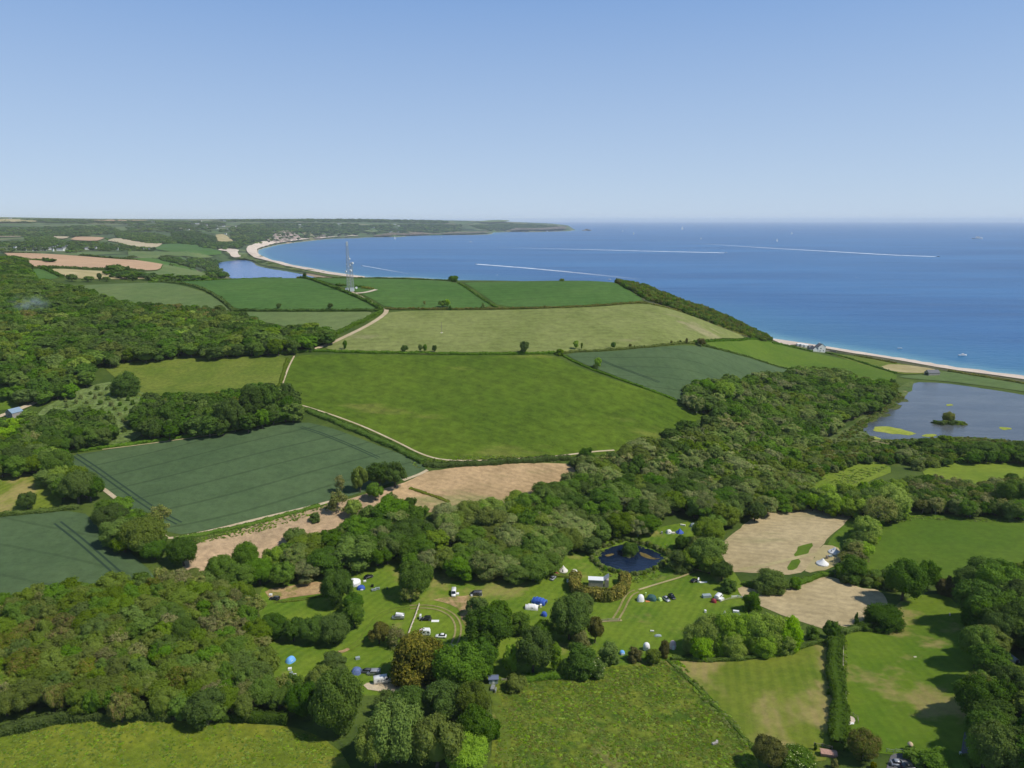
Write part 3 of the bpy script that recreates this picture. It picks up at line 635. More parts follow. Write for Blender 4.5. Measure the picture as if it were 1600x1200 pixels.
# ================================================================== foliage
def leaf_mat(name, a, b, trans=0.38, hue=0.0, twig=None, blossom=None, gold=False):
    """a, b: the two leaf colours; each crown takes its own mix, each clump varies"""
    n = NT(name)
    oi = n.n('ObjectInfo').outputs['Random']
    v = n.n('Attribute', attribute_name='v').outputs['Fac']
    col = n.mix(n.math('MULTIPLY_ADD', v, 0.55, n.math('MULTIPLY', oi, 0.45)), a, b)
    if gold: col = n.mix(n.ramp(v, 0.30, 0.95), a, b)
    if twig: col = n.mix(n.ramp(n.n('Attribute', attribute_name='w').outputs['Fac'], 0.62, 0.66), col, twig)
    if blossom: col = n.mix(n.ramp(n.n('Attribute', attribute_name='w').outputs['Fac'], 0.80, 0.84), col, blossom)
    hs = n.n('HueSaturation'); n.l(col, hs.inputs['Color'])
    r2 = n.math('FRACT', n.math('MULTIPLY', oi, 17.31)); r3 = n.math('FRACT', n.math('MULTIPLY', oi, 53.7))
    n.l(n.math('MULTIPLY_ADD', r2, 0.026, 0.490), hs.inputs['Hue']); n.l(n.math('MULTIPLY_ADD', r3, 0.45, 0.80), hs.inputs['Value'])
    n.l(n.math('MULTIPLY_ADD', r2, 0.2, 0.84), hs.inputs['Saturation'])
    d = n.n('BsdfDiffuse'); n.l(hs.outputs[0], d.inputs[0]); t = n.n('BsdfTranslucent')
    n.l(hs.outputs[0], t.inputs[0]); mx = n.n('MixShader'); mx.inputs[0].default_value = trans
    n.l(d.outputs[0], mx.inputs[1]); n.l(t.outputs[0], mx.inputs[2]); n.l(mx.outputs[0], n.out.inputs[0])
    return n.m
LEAF = {
 'dark':   leaf_mat("leaves_dark_green", (0.077,0.148,0.015), (0.124,0.210,0.022)),
 'mid':    leaf_mat("leaves_mid_green", (0.116,0.205,0.017), (0.178,0.280,0.027)),
 'bright': leaf_mat("leaves_fresh_green", (0.217,0.349,0.017), (0.330,0.452,0.028)),
 'grey':   leaf_mat("leaves_grey_green", (0.184,0.253,0.053), (0.281,0.346,0.081), twig=(0.319,0.326,0.101)),
 'brown':  leaf_mat("leaves_bronze_green", (0.147,0.187,0.017), (0.225,0.253,0.027), twig=(0.281,0.215,0.050)),
 'bare':   leaf_mat("leaves_sparse_twiggy", (0.197,0.234,0.045), (0.290,0.308,0.076), twig=(0.347,0.308,0.105)),
 'gold':   leaf_mat("leaves_golden_conifer", (0.120,0.135,0.006), (0.350,0.300,0.010), trans=0.2, gold=True),
 'purple': leaf_mat("leaves_dull_purple", (0.127,0.146,0.027), (0.197,0.165,0.045)),
 'blossom':leaf_mat("leaves_with_blossom", (0.103,0.187,0.018), (0.168,0.262,0.028), blossom=(0.900,0.900,0.403)),
 'olive':  leaf_mat("leaves_olive_green", (0.150,0.221,0.017), (0.222,0.283,0.027)),
 'conif':  leaf_mat("needles_dark", (0.037,0.084,0.015), (0.064,0.120,0.020), trans=0.08),
}
BARK = plain("bark", (0.10,0.085,0.065), 1.0, spec=0.1, var=0.3)
PALEBARK = plain("pale_bark", (0.26,0.24,0.20), 1.0, spec=0.1, var=0.3)

def ico(sub=1):
    t = (1+5**0.5)/2
    v = [(-1,t,0),(1,t,0),(-1,-t,0),(1,-t,0),(0,-1,t),(0,1,t),(0,-1,-t),(0,1,-t),(t,0,-1),(t,0,1),(-t,0,-1),(-t,0,1)]
    f = [(0,11,5),(0,5,1),(0,1,7),(0,7,10),(0,10,11),(1,5,9),(5,11,4),(11,10,2),(10,7,6),(7,1,8),(3,9,4),(3,4,2),(3,2,6),(3,6,8),(3,8,9),(4,9,5),(2,4,11),(6,2,10),(8,6,7),(9,8,1)]
    v = [np.array(p, float)/np.linalg.norm(p) for p in v]
    for _ in range(sub):
        cache = {}; nf = []
        def mid(a, b):
            key = (min(a,b), max(a,b))
            if key not in cache:
                m = v[a]+v[b]; v.append(m/np.linalg.norm(m)); cache[key] = len(v)-1
            return cache[key]
        for a, b, c in f:
            ab, bc, ca = mid(a,b), mid(b,c), mid(c,a); nf += [(a,ab,ca),(b,bc,ab),(c,ca,bc),(ab,bc,ca)]
        f = nf
    return np.array(v), np.array(f)
ICO0, ICO1 = ico(0), ico(1)
def unit(v): return v/np.maximum(np.linalg.norm(v, axis=-1, keepdims=True), 1e-9)
def leaf_quads(P, Nn, size, rng, asp=0.8):
    """one bent card per point, facing about Nn"""
    n = len(P); ref = rng.normal(size=(n,3)); T = unit(np.cross(Nn, ref)); B = np.cross(Nn, T)
    s = (size*rng.uniform(0.6, 1.3, n))[:,None]
    a = P - T*s*0.5*asp - B*s*0.5; b = P + T*s*0.5*asp - B*s*0.45; c = P + T*s*0.42*asp + B*s*0.5; d = P - T*s*0.5*asp + B*s*0.55
    V = np.stack([a,b,c,d], 1).reshape(-1,3); i = np.arange(n)*4
    return V, np.stack([i,i+1,i+2,i+3], -1)
def tube(path, radii, seg=6):
    path = np.array(path, float); V = []; 
    for i, p in enumerate(path):
        t = path[min(i+1,len(path)-1)]-path[max(i-1,0)]; t /= np.linalg.norm(t)+1e-9
        u = np.cross(t, (0.31,0.95,0.05)); u /= np.linalg.norm(u)+1e-9; w = np.cross(t, u)
        for k in range(seg):
            a = 2*math.pi*k/seg; V.append(p+radii[i]*(math.cos(a)*u+math.sin(a)*w))
    Fq = [(i*seg+k, i*seg+(k+1)%seg, (i+1)*seg+(k+1)%seg, (i+1)*seg+k) for i in range(len(path)-1) for k in range(seg)]
    return np.array(V), np.array(Fq)
def crown_geo(seed, shape='round', lobes=20, clumps=13, leaves=14, leaf=0.55, dens=1.0, core=1):
    """crown about 10 m wide and 10 m high overall with the base at z=0; returns arrays"""
    rng = np.random.default_rng(seed)
    C_ = []; r_ = []
    for i in range(lobes):
        if shape == 'round':
            u = unit(rng.normal(size=3)); u[2] = abs(u[2])*1.1-0.35 if rng.random() < 0.8 else u[2]; u = unit(u)
            rr = rng.uniform(0.62, 0.80); c = np.array([u[0]*4.0*rr*1.25, u[1]*4.0*rr*1.25, 5.5+u[2]*3.3*rr*1.15]); r = rng.uniform(1.15, 1.95)
        elif shape == 'tall':
            z = rng.uniform(2.8, 8.8); w = math.sqrt(max(0.05, 1-((z-5.2)/4.4)**2)); a = rng.uniform(0, 2*math.pi); q = w*rng.uniform(1.8, 3.2)
            c = np.array([math.cos(a)*q, math.sin(a)*q, z]); r = rng.uniform(0.95, 1.6)
        elif shape == 'shrub':
            a = rng.uniform(0, 2*math.pi); z = rng.uniform(1.0, 7.6); w = math.sqrt(max(0.06, 1-(max(z-2.0,0)/6.6)**2)); q = w*rng.uniform(1.8, 3.7)
            c = np.array([math.cos(a)*q, math.sin(a)*q, z]); r = rng.uniform(1.2, 2.0)
        elif shape == 'cone':
            z = rng.uniform(0.8, 9.2); w = (1-z/10.2); a = rng.uniform(0, 2*math.pi); q = w*rng.uniform(2.2, 3.9)
            c = np.array([math.cos(a)*q, math.sin(a)*q, z]); r = rng.uniform(0.7, 1.4)*(0.45+w*0.8)
        C_.append(c); r_.append(r)
    C_ = np.array(C_); r_ = np.array(r_)
    ctr = np.array([0, 0, {'round':4.8,'tall':4.5,'shrub':2.5,'cone':2.5}[shape]])
    LP, LN, LV, LW = [], [], [], []
    for i in range(lobes):
        out = unit(C_[i]-ctr)
        for j in range(clumps):
            u = unit(rng.normal(size=3)+out*0.9)
            cc = C_[i]+u*r_[i]*rng.uniform(0.74, 1.24)
            if cc[2] < 0.3: continue
            m = max(3, int(leaves*rng.uniform(0.6, 1.4)*dens))
            off = rng.normal(size=(m,3))*np.array([0.27,0.27,0.19])*r_[i]*0.95
            off -= u*(off@u)[:,None]*0.45
            P = cc+off; nn = unit(u*1.0 + off/(r_[i]*0.5)*0.7 + rng.normal(size=(m,3))*0.55 + np.array([0,0,0.25]))
            vv = np.clip(rng.normal(0.5, 0.22)+rng.normal(0, 0.14, m), 0, 1); ww = np.clip(rng.uniform(0,1)*0.55+rng.uniform(0, 0.45, m), 0, 1)
            LP.append(P); LN.append(nn); LV.append(vv); LW.append(ww)
    P = np.concatenate(LP); Nn = np.concatenate(LN); v = np.concatenate(LV); w = np.concatenate(LW)
    V, Q = leaf_quads(P, Nn, leaf, rng)
    av = [np.repeat(v, 1)]; aw = [w]
    # shaded inner mass that stops light running straight through
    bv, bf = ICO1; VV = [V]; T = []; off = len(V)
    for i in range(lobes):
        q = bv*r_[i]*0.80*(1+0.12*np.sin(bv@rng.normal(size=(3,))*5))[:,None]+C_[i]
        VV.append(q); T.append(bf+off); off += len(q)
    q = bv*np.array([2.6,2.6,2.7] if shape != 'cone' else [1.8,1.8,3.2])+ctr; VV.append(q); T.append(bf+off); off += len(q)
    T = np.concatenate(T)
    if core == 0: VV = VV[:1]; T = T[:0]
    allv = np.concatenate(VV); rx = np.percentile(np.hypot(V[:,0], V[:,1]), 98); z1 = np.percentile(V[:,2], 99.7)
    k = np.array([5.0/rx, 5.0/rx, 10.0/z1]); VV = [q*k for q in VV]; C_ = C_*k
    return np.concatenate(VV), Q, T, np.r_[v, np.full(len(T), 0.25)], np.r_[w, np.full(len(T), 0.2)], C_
def trunk_geo(seed, C_, shape, r=0.32, limbs=6):
    rng = np.random.default_rng(seed+99); parts = []
    top = {'round':5.6,'tall':7.2,'shrub':3.0,'cone':8.0}[shape]
    b = rng.normal(0, 0.18, 2)
    parts.append(tube([(0,0,-0.8),(0,0,0.4),(b[0],b[1],top*0.4),(b[0]*1.6,b[1]*1.6,top*0.75),(b[0]*1.2,b[1]*2,top)], [r*1.5,r*1.15,r*0.9,r*0.6,r*0.22], 7))
    for c in C_[rng.choice(len(C_), min(limbs, len(C_)), False)]:
        h = min(c[2]*0.6, top*rng.uniform(0.35, 0.8)); p0 = np.array([b[0]*h/top*1.4, b[1]*h/top*1.4, h]); m = (p0+c)/2+np.array([0,0,-0.25])
        parts.append(tube([p0, m, c], [r*0.45, r*0.28, r*0.10], 5))
    V = []; Fq = []; o = 0
    for v, f in parts: V.append(v); Fq.append(f+o); o += len(v)
    return np.concatenate(V), np.concatenate(Fq)
PROTO = {}   # (species, shape, variant) -> crown mesh, trunk mesh, joined mesh
def proto(sp, shape, var, lod=0):
    key = (sp, shape, var, lod)
    if key in PROTO: return PROTO[key]
    seed = (hash(shape) % 1 + {'round':11,'tall':23,'shrub':37,'cone':51}[shape]) + var*101
    dens = 0.42 if sp == 'bare' else 1.0; core = 0 if sp == 'bare' else 1
    if lod == -1: V, Q, T, v, w, C_ = crown_geo(seed, shape, 40, 26, 20, 0.27, dens, core)
    elif lod == 0: V, Q, T, v, w, C_ = crown_geo(seed, shape, 30, 20, 15, 0.38, dens, core)
    elif lod == 1: V, Q, T, v, w, C_ = crown_geo(seed, shape, 22, 13, 10, 0.66, dens, core)
    else: V, Q, T, v, w, C_ = crown_geo(seed, shape, 9, 6, 5, 1.6, dens, 1)
    bark = PALEBARK if sp in ('bare', 'grey') else BARK
    cm = np_mesh("crown", V, [Q, T], LEAF[sp], attrs={'v': ('FACE', v), 'w': ('FACE', w)})
    tv, tf = trunk_geo(seed, C_, shape, 0.32 if sp != 'bare' else 0.26, 6 if sp != 'bare' else 18); tm = np_mesh("trunk", tv, tf, bark, smooth=True)
    jm = np_mesh("tree", np.concatenate([V, tv]), [Q, T, tf+len(V)], [LEAF[sp], bark], np.r_[np.zeros(len(Q)+len(T)), np.ones(len(tf))],
                 attrs={'v': ('FACE', np.r_[v, np.zeros(len(tf))]), 'w': ('FACE', np.r_[w, np.zeros(len(tf))])})
    PROTO[key] = (cm, tm, jm); return PROTO[key]

SPNAME = {'dark':"dark green", 'mid':"mid green", 'bright':"fresh green", 'grey':"grey green", 'brown':"bronze", 'bare':"half bare", 'gold':"golden",
          'purple':"purplish", 'blossom':"white flecked", 'olive':"olive green", 'conif':"blackish green"}
INST = []     # every tree and bush: dict(x,y,h,w,sp,shape,zone,label,kind)
def add_tree(x, y, h, w, sp, shape='round', zone=None, label=None, kind='tree', sink=0.0):
    z = float(hgt(x, y)); px, py, zc = project(x, y, z+h*0.5)
    INST.append(dict(x=float(x), y=float(y), z=z-sink, h=h, w=w, sp=sp, shape=shape, zone=zone, label=label, kind=kind, px=float(px), py=float(py), zc=float(zc), size=w/zc*F))
def tree_px(px, py, wpx, hpx, sp, shape='round', label=None, kind='tree', dmax=15000., dmin=0.):
    off = 5.0
    for _ in range(3):
        x, y = U([px], [py], off, dmax, dmin)[0]; zc = project(x, y, hgt(x, y)+off)[2]; w = wpx*zc/F; h = hpx*zc/F*1.04
        off = h*0.5
    add_tree(x, y, h, w, sp, shape, None, label, kind)
CLEAR = [[(922,872),(930,856),(955,846),(1015,850),(1048,868),(1035,890),(990,902),(940,892)], [(795,915),(840,905),(870,885),(925,862),(925,900),(1160,900),(1165,980),(1060,1030),(930,1035),(790,1010)],
 [(1032,816),(1060,808),(1095,814),(1096,836),(1040,840)], [(414,914),(515,906),(520,938),(420,942)], [(540,893),(600,882),(635,905),(640,940),(560,980)], [(668,903),(775,905),(750,990),(700,1020),(560,1060),(430,1055),(440,1022)],
 [(1130,842),(1190,806),(1335,806),(1275,880),(1245,897),(1130,890)], [(1158,917),(1240,920),(1290,903),(1370,922),(1375,950),(1310,985),(1210,955)], [(320,858),(400,822),(500,793),(590,765),(600,775),(480,830),(380,870),(310,890)],
 [(640,750),(760,729),(893,728),(893,740),(800,765),(700,785),(630,785)], [(1275,745),(1370,722),(1396,734),(1340,757)], [(1445,740),(1500,724),(1600,722),(1600,738),(1520,742)], [(0,745),(40,742),(90,775),(60,800),(0,804)], [(1350,665),(1420,610),(1600,620),(1600,688),(1370,684)],
 [(1565,1008),(1592,1008),(1592,1036),(1565,1036)], [(1270,850),(1312,852),(1312,888),(1272,892)], [(0,636),(42,628),(36,656),(0,656)]]
def hits_clear(px, py, r):
    P = np.array([(px, py), (px-r*0.75, py), (px+r*0.75, py), (px, py-r*0.8), (px, py+r*0.6)]); P = P.transpose(2, 0, 1).reshape(-1, 2)
    h = np.zeros(len(P), bool)
    for c in CLEAR: h |= inside(P, np.array(c, float))
    return h.reshape(-1, 5).any(1)
def wood(poly, zone, spacing, hrange, mix, dmax=15000., dmin=0., shapes=('round','tall'), kind='tree', keep=1.0, aspect=(0.9,1.15), clump=0.0, gap=None, seed=1, lift=0.5):
    """fills a canopy outline (picture points) with trees standing on the ground below it"""
    rng = np.random.default_rng(seed)
    poly = np.array(poly, float); hm = sum(hrange)/2
    c = U(poly[:,0], poly[:,1], hm*lift, dmax, dmin); cen = poly.mean(0)
    lo = c.min(0)-hm; hi = c.max(0)+hm
    nx = int((hi[0]-lo[0])/spacing)+1; ny = int((hi[1]-lo[1])/(spacing*0.87))+1
    gx, gy = np.meshgrid(np.arange(nx), np.arange(ny)); X = lo[0]+(gx+0.5*(gy % 2))*spacing; Y = lo[1]+gy*spacing*0.87
    X = X.ravel()+rng.uniform(-0.36, 0.36, X.size)*spacing; Y = Y.ravel()+rng.uniform(-0.36, 0.36, Y.size)*spacing
    Z = hgt(X, Y); px, py, zc = project(X, Y, Z+hm*lift)
    d = np.hypot(X, Y); m = inside(np.stack([px, py], -1), poly) & (zc > 10) & (d < dmax) & (d > dmin) & (Z > 0.3)
    if zone != 'far': m &= ~hits_clear(px, py, spacing*0.72/np.maximum(zc, 1)*F)
    if keep < 1: m &= rng.random(len(m)) < keep
    if gap is not None:
        for g in gap: m &= ~inside(np.stack([px, py], -1), np.array(g, float))
    X, Y = X[m], Y[m]; names = list(mix); pr = np.array([mix[k] for k in names], float); pr /= pr.sum()
    cum = np.cumsum(pr)
    # neighbouring trees tend to be of one kind
    nz = (np.sin(X*0.047+seed)+np.sin(Y*0.061+seed*2.1)+np.sin((X+Y)*0.033+seed*0.7)+np.sin((X-Y)*0.089))/8+0.5
    t = np.clip((1-clump)*rng.random(len(X))+clump*nz, 0, 0.999)
    for i in range(len(X)):
        sp = names[int(np.searchsorted(cum, t[i]))]
        k_ = rng.choice([0.78,1.0,1.0,1.22]); h = rng.uniform(*hrange)*(0.7+0.3*k_); sh = shapes[rng.integers(len(shapes))]
        w = spacing*rng.uniform(1.2, 1.6)*k_
        if sh == 'tall': w *= 1.15
        add_tree(X[i], Y[i], h, w, sp, sh, zone, None, kind)
    return len(X)
VIL = [(39,391.5,4),(55,391.8,5),(65,391.3,3.5),(70.5,391.6,3.5),(78,390.5,3),(82.5,389.2,2.5),(86,389,2.5),(89.5,387,3),(87.5,382,3),(95,392,8),(104,387.3,3.5),(83,392.6,2.5),(136,390,4.5),(149,389.6,4),(184,391,2.5),(24,389,4),(100,389.5,3),(76,387.5,2),
 (224,391.6,2),(228,391.6,2),(233,391.5,2),(295,359.4,2),(298,371.4,4),(302,376,3),(317.5,375.6,6),(289,370.6,6),(352.5,366.4,3),(354,359.2,4),(347.5,354.2,7),(338,354.4,4),(339,357.8,3),(323,352.6,3),(308,350,5),(312,346,6),(352,345.8,6),(369,354.4,3),(237,346.6,7),(357,388.8,5),(346,388.2,4),(338,386.4,4),
 (430.6,360.8,3),(428,369.2,2.5),(504,370.3,4),(469,351.6,5),(530,350.4,6),(609,363,7),(622,362.8,3),(623,353.4,3),(617,351,3),(584,355.8,3),(300,347,5),(60,345,4),(16,342.5,4),(178,346,4)]
# ================================================================== woods (canopy outlines in picture points)
wood([(0,408),(30,405),(46,420),(52,442),(100,447),(140,460),(200,480),(262,490),(345,496),(400,510),(478,514),(518,522),(516,532),(470,542),(400,549),(348,553),(280,551),(232,558),(190,562),(150,572),(128,606),(70,632),(22,622),(8,600),(0,585),(-260,600),(-260,420)],
     "in the wood covering the left hillside", 9.6, (9,13), {'dark':5,'mid':3.5,'olive':1.5,'bright':0.6,'brown':0.8,'bare':0.5}, dmax=1420, clump=0.35, seed=3)
wood([(0,405),(30,404),(44,418),(48,440),(20,440),(0,432),(-200,440),(-200,408)], "in the dark hilltop clump", 8.5, (9,12), {'conif':5,'dark':1}, dmax=1480, dmin=800, seed=5)
wood([(160,470),(225,478),(350,487),(400,500),(400,512),(330,505),(220,500),(165,490)], "along the left wood upper edge", 6.5, (8,10), {'mid':3,'dark':3,'brown':2}, dmax=1300, seed=6)
wood([(215,645),(235,628),(262,622),(300,622),(345,620),(380,612),(420,607),(445,612),(466,627),(458,648),(425,655),(380,666),(320,674),(250,678),(214,670)],
     "in the belt above the large crop", 7.2, (9,13), {'dark':5,'mid':2,'brown':1,'bright':0.4}, dmax=700, clump=0.3, seed=8)
wood([(30,655),(80,650),(140,652),(170,655),(176,672),(168,690),(120,694),(88,700),(62,690)], "in the small left clump", 7.0, (9,12), {'dark':3,'mid':3}, dmax=600, seed=9)
wood([(0,660),(40,668),(60,690),(95,705),(108,735),(142,748),(142,768),(110,778),(70,752),(40,732),(0,736),(-220,745),(-220,660)], "in the left edge tree line", 7.5, (9,12), {'dark':2,'mid':3,'olive':2,'bright':0.8}, dmax=600, seed=10)
wood([(150,800),(190,792),(232,808),(262,830),(256,858),(215,868),(178,842)], "in the hedgerow between two dark crops", 7.0, (8,11), {'dark':2,'mid':2,'olive':2}, dmax=500, seed=11)
# lower left copse of bronze young trees
wood([(-220,950),(60,930),(150,920),(240,906),(290,898),(340,908),(395,925),(405,965),(410,1010),(436,1050),(446,1090),(400,1112),(320,1116),(200,1112),(100,1108),(-220,1120)],
     "in the lower left copse", 5.4, (6.5,9.5), {'brown':3.2,'olive':4,'mid':2.6,'bare':1.3,'dark':1.6,'bright':0.4,'grey':0.8}, dmax=420, clump=0.45, seed=12)
# main valley wood, from the west
wood([(330,875),(372,842),(400,830),(440,815),(480,806),(520,800),(560,796),(600,790),(640,798),(660,815),(700,812),(700,860),(690,895),(640,880),(560,885),(540,898),(500,900),(420,908),(345,905)],
     "in the western valley wood", 9.0, (9,13), {'dark':4,'mid':4,'grey':1.2,'olive':2,'bright':1,'bare':0.7}, dmax=520, clump=0.4, seed=13)
wood([(440,805),(480,790),(520,782),(560,778),(590,780),(560,800),(470,812)], "at the valley wood top", 6.0, (6,9), {'grey':2,'bare':2,'mid':2,'bright':0.8}, dmax=520, keep=0.7, seed=14)
wood([(690,800),(730,775),(770,770),(812,768),(850,752),(900,745),(960,752),(1010,770),(1060,785),(1110,800),(1130,812),(1100,826),(1060,812),(1032,822),(1005,850),(950,850),(900,862),(870,875),(850,895),(820,912),(780,912),(700,906)],
     "in the central valley wood", 8.8, (8.5,12.5), {'dark':3,'mid':4,'grey':1.8,'olive':2.4,'bright':1.0,'bare':0.8}, dmax=560, clump=0.4, seed=15,
     gap=[[(1030,822),(1085,808),(1092,835),(1030,842)]])
wood([(900,745),(905,722),(950,716),(1000,700),(1060,678),(1110,656),(1160,660),(1200,690),(1215,740),(1222,790),(1150,812),(1090,800),(1010,775),(960,755)],
     "in the upper valley wood", 8.8, (8.5,12.5), {'mid':3.4,'grey':3.6,'olive':2,'dark':2.6,'bare':2.0,'bright':0.4}, dmax=640, clump=0.45, seed=16)
wood([(1072,618),(1080,602),(1100,596),(1160,596),(1200,590),(1240,583),(1300,580),(1345,590),(1385,606),(1395,612),(1372,636),(1330,652),(1290,676),(1262,696),(1250,720),(1215,740),(1180,690),(1130,660),(1108,645),(1068,628)],
     "in the wood left of the lagoon", 8.8, (8,12), {'dark':3.2,'mid':4,'grey':1.6,'olive':2.2,'bare':0.8}, dmax=900, clump=0.4, seed=17)
wood([(1215,735),(1262,700),(1290,690),(1350,694),(1400,702),(1410,718),(1372,722),(1300,736),(1262,752),(1270,772),(1250,795),(1222,795)],
     "in the lagoon scrub", 5.0, (4,6), {'mid':3,'grey':3,'olive':3,'dark':1.4,'brown':1}, dmax=640, seed=18, kind='bush', shapes=('shrub','round'))
wood([(1400,690),(1440,690),(1500,694),(1570,697),(1600,700),(1680,700),(1680,718),(1560,718),(1500,720),(1440,730),(1410,722)],
     "on the near lagoon shore", 5.5, (3.5,6.5), {'mid':2,'grey':2,'olive':3,'dark':2.4}, dmax=640, keep=0.75, seed=19, kind='bush', shapes=('shrub','round'))
wood([(1240,782),(1300,768),(1340,765),(1400,760),(1420,775),(1418,795),(1390,806),(1340,800),(1280,792)],
     "in the row above the stubble", 6.0, (8,10), {'bright':4,'mid':3,'olive':1}, dmax=520, seed=20)
wood([(1410,752),(1450,752),(1520,757),(1600,754),(1700,754),(1700,800),(1600,803),(1500,797),(1425,792)],
     "in the thin stemmed row", 5.2, (7.5,9.5), {'bare':4,'grey':2,'mid':3,'dark':1.6,'olive':1}, dmax=560, shapes=('tall','tall','round'), seed=21)
wood([(1500,705),(1560,698),(1610,702),(1700,702),(1700,722),(1560,722),(1510,722)], "in the dark clump left of the lagoon end", 6.0, (7,9), {'dark':3,'mid':2}, dmax=640, seed=22)
wood([(1322,875),(1330,848),(1345,815),(1368,790),(1384,798),(1372,830),(1352,862),(1335,892),(1318,905),(1306,893)],
     "in the boundary beside the bell tents", 5.4, (5,8), {'bright':2,'mid':3,'bare':1.6,'grey':1,'dark':1}, dmax=520, seed=23)
wood([(1080,838),(1100,832),(1125,842),(1132,862),(1128,885),(1100,888),(1072,880),(1078,860)], "in the clump beside the pond", 6.4, (7.5,9.5), {'mid':2,'dark':3,'olive':1}, dmax=460, seed=24)
# right edge column
wood([(1512,908),(1535,890),(1578,884),(1640,885),(1700,890),(1700,1230),(1570,1230),(1542,1185),(1526,1125),(1524,1060),(1532,1000),(1514,965),(1508,930)],
     "in the right edge belt", 7.6, (8.5,12), {'dark':4,'mid':4,'olive':1.6,'bare':0.8,'bright':0.4}, dmax=420, seed=25, keep=0.8, clump=0.3,
     gap=[[(1555,1005),(1600,1003),(1600,1045),(1555,1045)],[(1566,1010),(1592,1010),(1592,1040),(1566,1040)],[(1585,1045),(1700,1030),(1700,1058),(1590,1062)],[(1575,1118),(1620,1105),(1640,1150),(1590,1160)]])
wood([(1310,900),(1345,893),(1400,898),(1425,898),(1425,912),(1380,916),(1330,912)], "in the low right hand hedge", 4.0, (3.5,5), {'olive':2,'dark':2,'mid':2}, dmax=420, seed=26, kind='bush', shapes=('shrub',))
# cliff edge scrub above the sea
wood([(962,439),(985,438),(1010,448),(1040,459),(1075,473),(1112,485),(1140,494),(1165,505),(1190,518),(1206,530),(1196,533),(1168,523),(1100,498),(1040,475),(1012,467),(985,452)],
     "in the scrub along the cliff top", 4.2, (3.0,6.0), {'mid':3,'olive':3,'brown':2,'dark':2}, dmax=1060, dmin=600, seed=27, kind='bush', shapes=('shrub','round'))
# trees round the camping meadow (centre of crown, width and height in picture points)
T = tree_px
T(653,1030,88,68,'gold','shrub',"large golden green dome shaped tree in front of the parked campers")
T(762,986,72,68,'dark','round',"round dark tree right of the curved vehicle track")
T(833,1018,62,70,'dark','round',"dark dense tree at the top left of the rough centre meadow")
T(890,968,62,66,'dark','round',"large dark tree right of the small blue tent")
T(905,950,45,45,'mid','round',"mid green tree just behind the large dark tree below the golden hedge")
T(930,985,28,42,'purple','round',"narrow dull purplish tree beside the large dark tree")
T(908,1000,30,30,'bare','shrub',"greyish twiggy bush under the large dark tree",'bush')
T(906,1033,58,44,'dark','shrub',"dark bush at the top edge of the rough centre meadow",'bush')
T(932,1045,26,30,'blossom','shrub',"hawthorn bush flecked with white blossom at the meadow edge",'bush')
T(951,1021,34,34,'mid','shrub',"bush left of the pale blue round tent",'bush')
T(992,1022,24,22,'purple','shrub',"small dark bush right of the pale blue round tent",'bush')
T(1020,1026,26,20,'olive','shrub',"low bush in front of the white round tent",'bush')
T(1038,1014,18,26,'purple','shrub',"bush between the white and the pink round tents",'bush')
T(868,1028,20,48,'bright','tall',"narrow yellow green tree between two dark trees")
T(800,1030,28,44,'bright','tall',"yellow green tree left of the dark dense tree")
T(812,975,40,30,'mid','shrub',"bushes below the blue and white tent",'bush')
T(850,985,34,34,'mid','round',"mid green tree left of the large dark tree")
T(806,1068,34,22,'olive','shrub',"low olive bush at the corner of the rough meadow",'bush')
T(527,1100,80,98,'mid','round',"big mid green tree left of the white van")
T(500,1068,50,50,'olive','round',"olive tree joined to the left side of the big mid green tree")
T(475,1095,54,52,'dark','round',"dark tree at the top corner of the yellowish meadow")
T(455,1075,40,36,'dark','round',"dark tree under the light blue tent")
T(640,1098,56,42,'dark','round',"dark bushy tree below the white van")
T(603,1099,42,34,'mid','round',"mid green tree between the big mid green tree and the white van")
T(620,1148,92,96,'mid','round',"wide willow like tree at the bottom of the view")
T(585,1165,60,80,'olive','round',"olive tree at the bottom right of the yellowish meadow")
T(692,1098,70,54,'dark','round',"bluish dark tree below the golden tree")
T(718,1045,84,66,'mid','round',"feathery mid green tree right of the golden tree")
T(752,1030,50,60,'dark','tall',"dark tree left of the small grey shed")
T(682,1165,84,86,'olive','round',"yellow green tree at the bottom edge right of the willow like tree")
T(738,1100,56,62,'olive','round',"olive brown tree left of the rough centre meadow")
T(745,1140,58,70,'mid','round',"mid green tree at the left side of the rough centre meadow")
T(770,1140,26,30,'dark','shrub',"small dark bush on the left edge of the rough meadow",'bush')
T(730,1180,70,50,'bright','round',"bright tree in the bottom corner left of the rough meadow")
T(650,905,54,58,'mid','round',"round green tree with a dark shadow at the edge of the wood")
T(641,926,34,30,'bare','shrub',"greyish bush in front of the round green tree",'bush')
T(527,920,50,56,'dark','round',"dark tree left of the big white tent")
T(552,942,32,34,'dark','round',"dark tree in front of the blue tent")
T(553,962,34,40,'mid','round',"mid green tree at the end of the dark hedge row")
T(426,980,44,36,'dark','round',"first dark tree at the left end of the row below the estate car")
T(458,984,42,36,'dark','round',"second dark tree in the row below the estate car")
T(490,984,46,40,'dark','round',"third dark tree in the row below the estate car")
T(522,984,50,44,'dark','round',"last and largest dark tree in the row below the estate car")
T(592,990,34,34,'purple','round',"brownish purple bush left of the fence in the camping meadow",'bush')
T(618,995,32,30,'bare','shrub',"pale twiggy bush touching the golden tree",'bush')
T(522,1033,42,24,'dark','shrub',"round bush alone on the lower camping pitch",'bush')
T(745,950,36,30,'dark','round',"dark tree below the dark parked van")
T(780,960,40,40,'mid','round',"mid green tree left of the blue tent")
T(1175,940,29,29,'mid','shrub',"round bush alone beside the stubble field",'bush')
T(1205,908,54,30,'mid','shrub',"wide bush between the two stubble fields",'bush')
T(1243,911,20,18,'mid','shrub',"small bush right of the wide bush between the stubble fields",'bush')
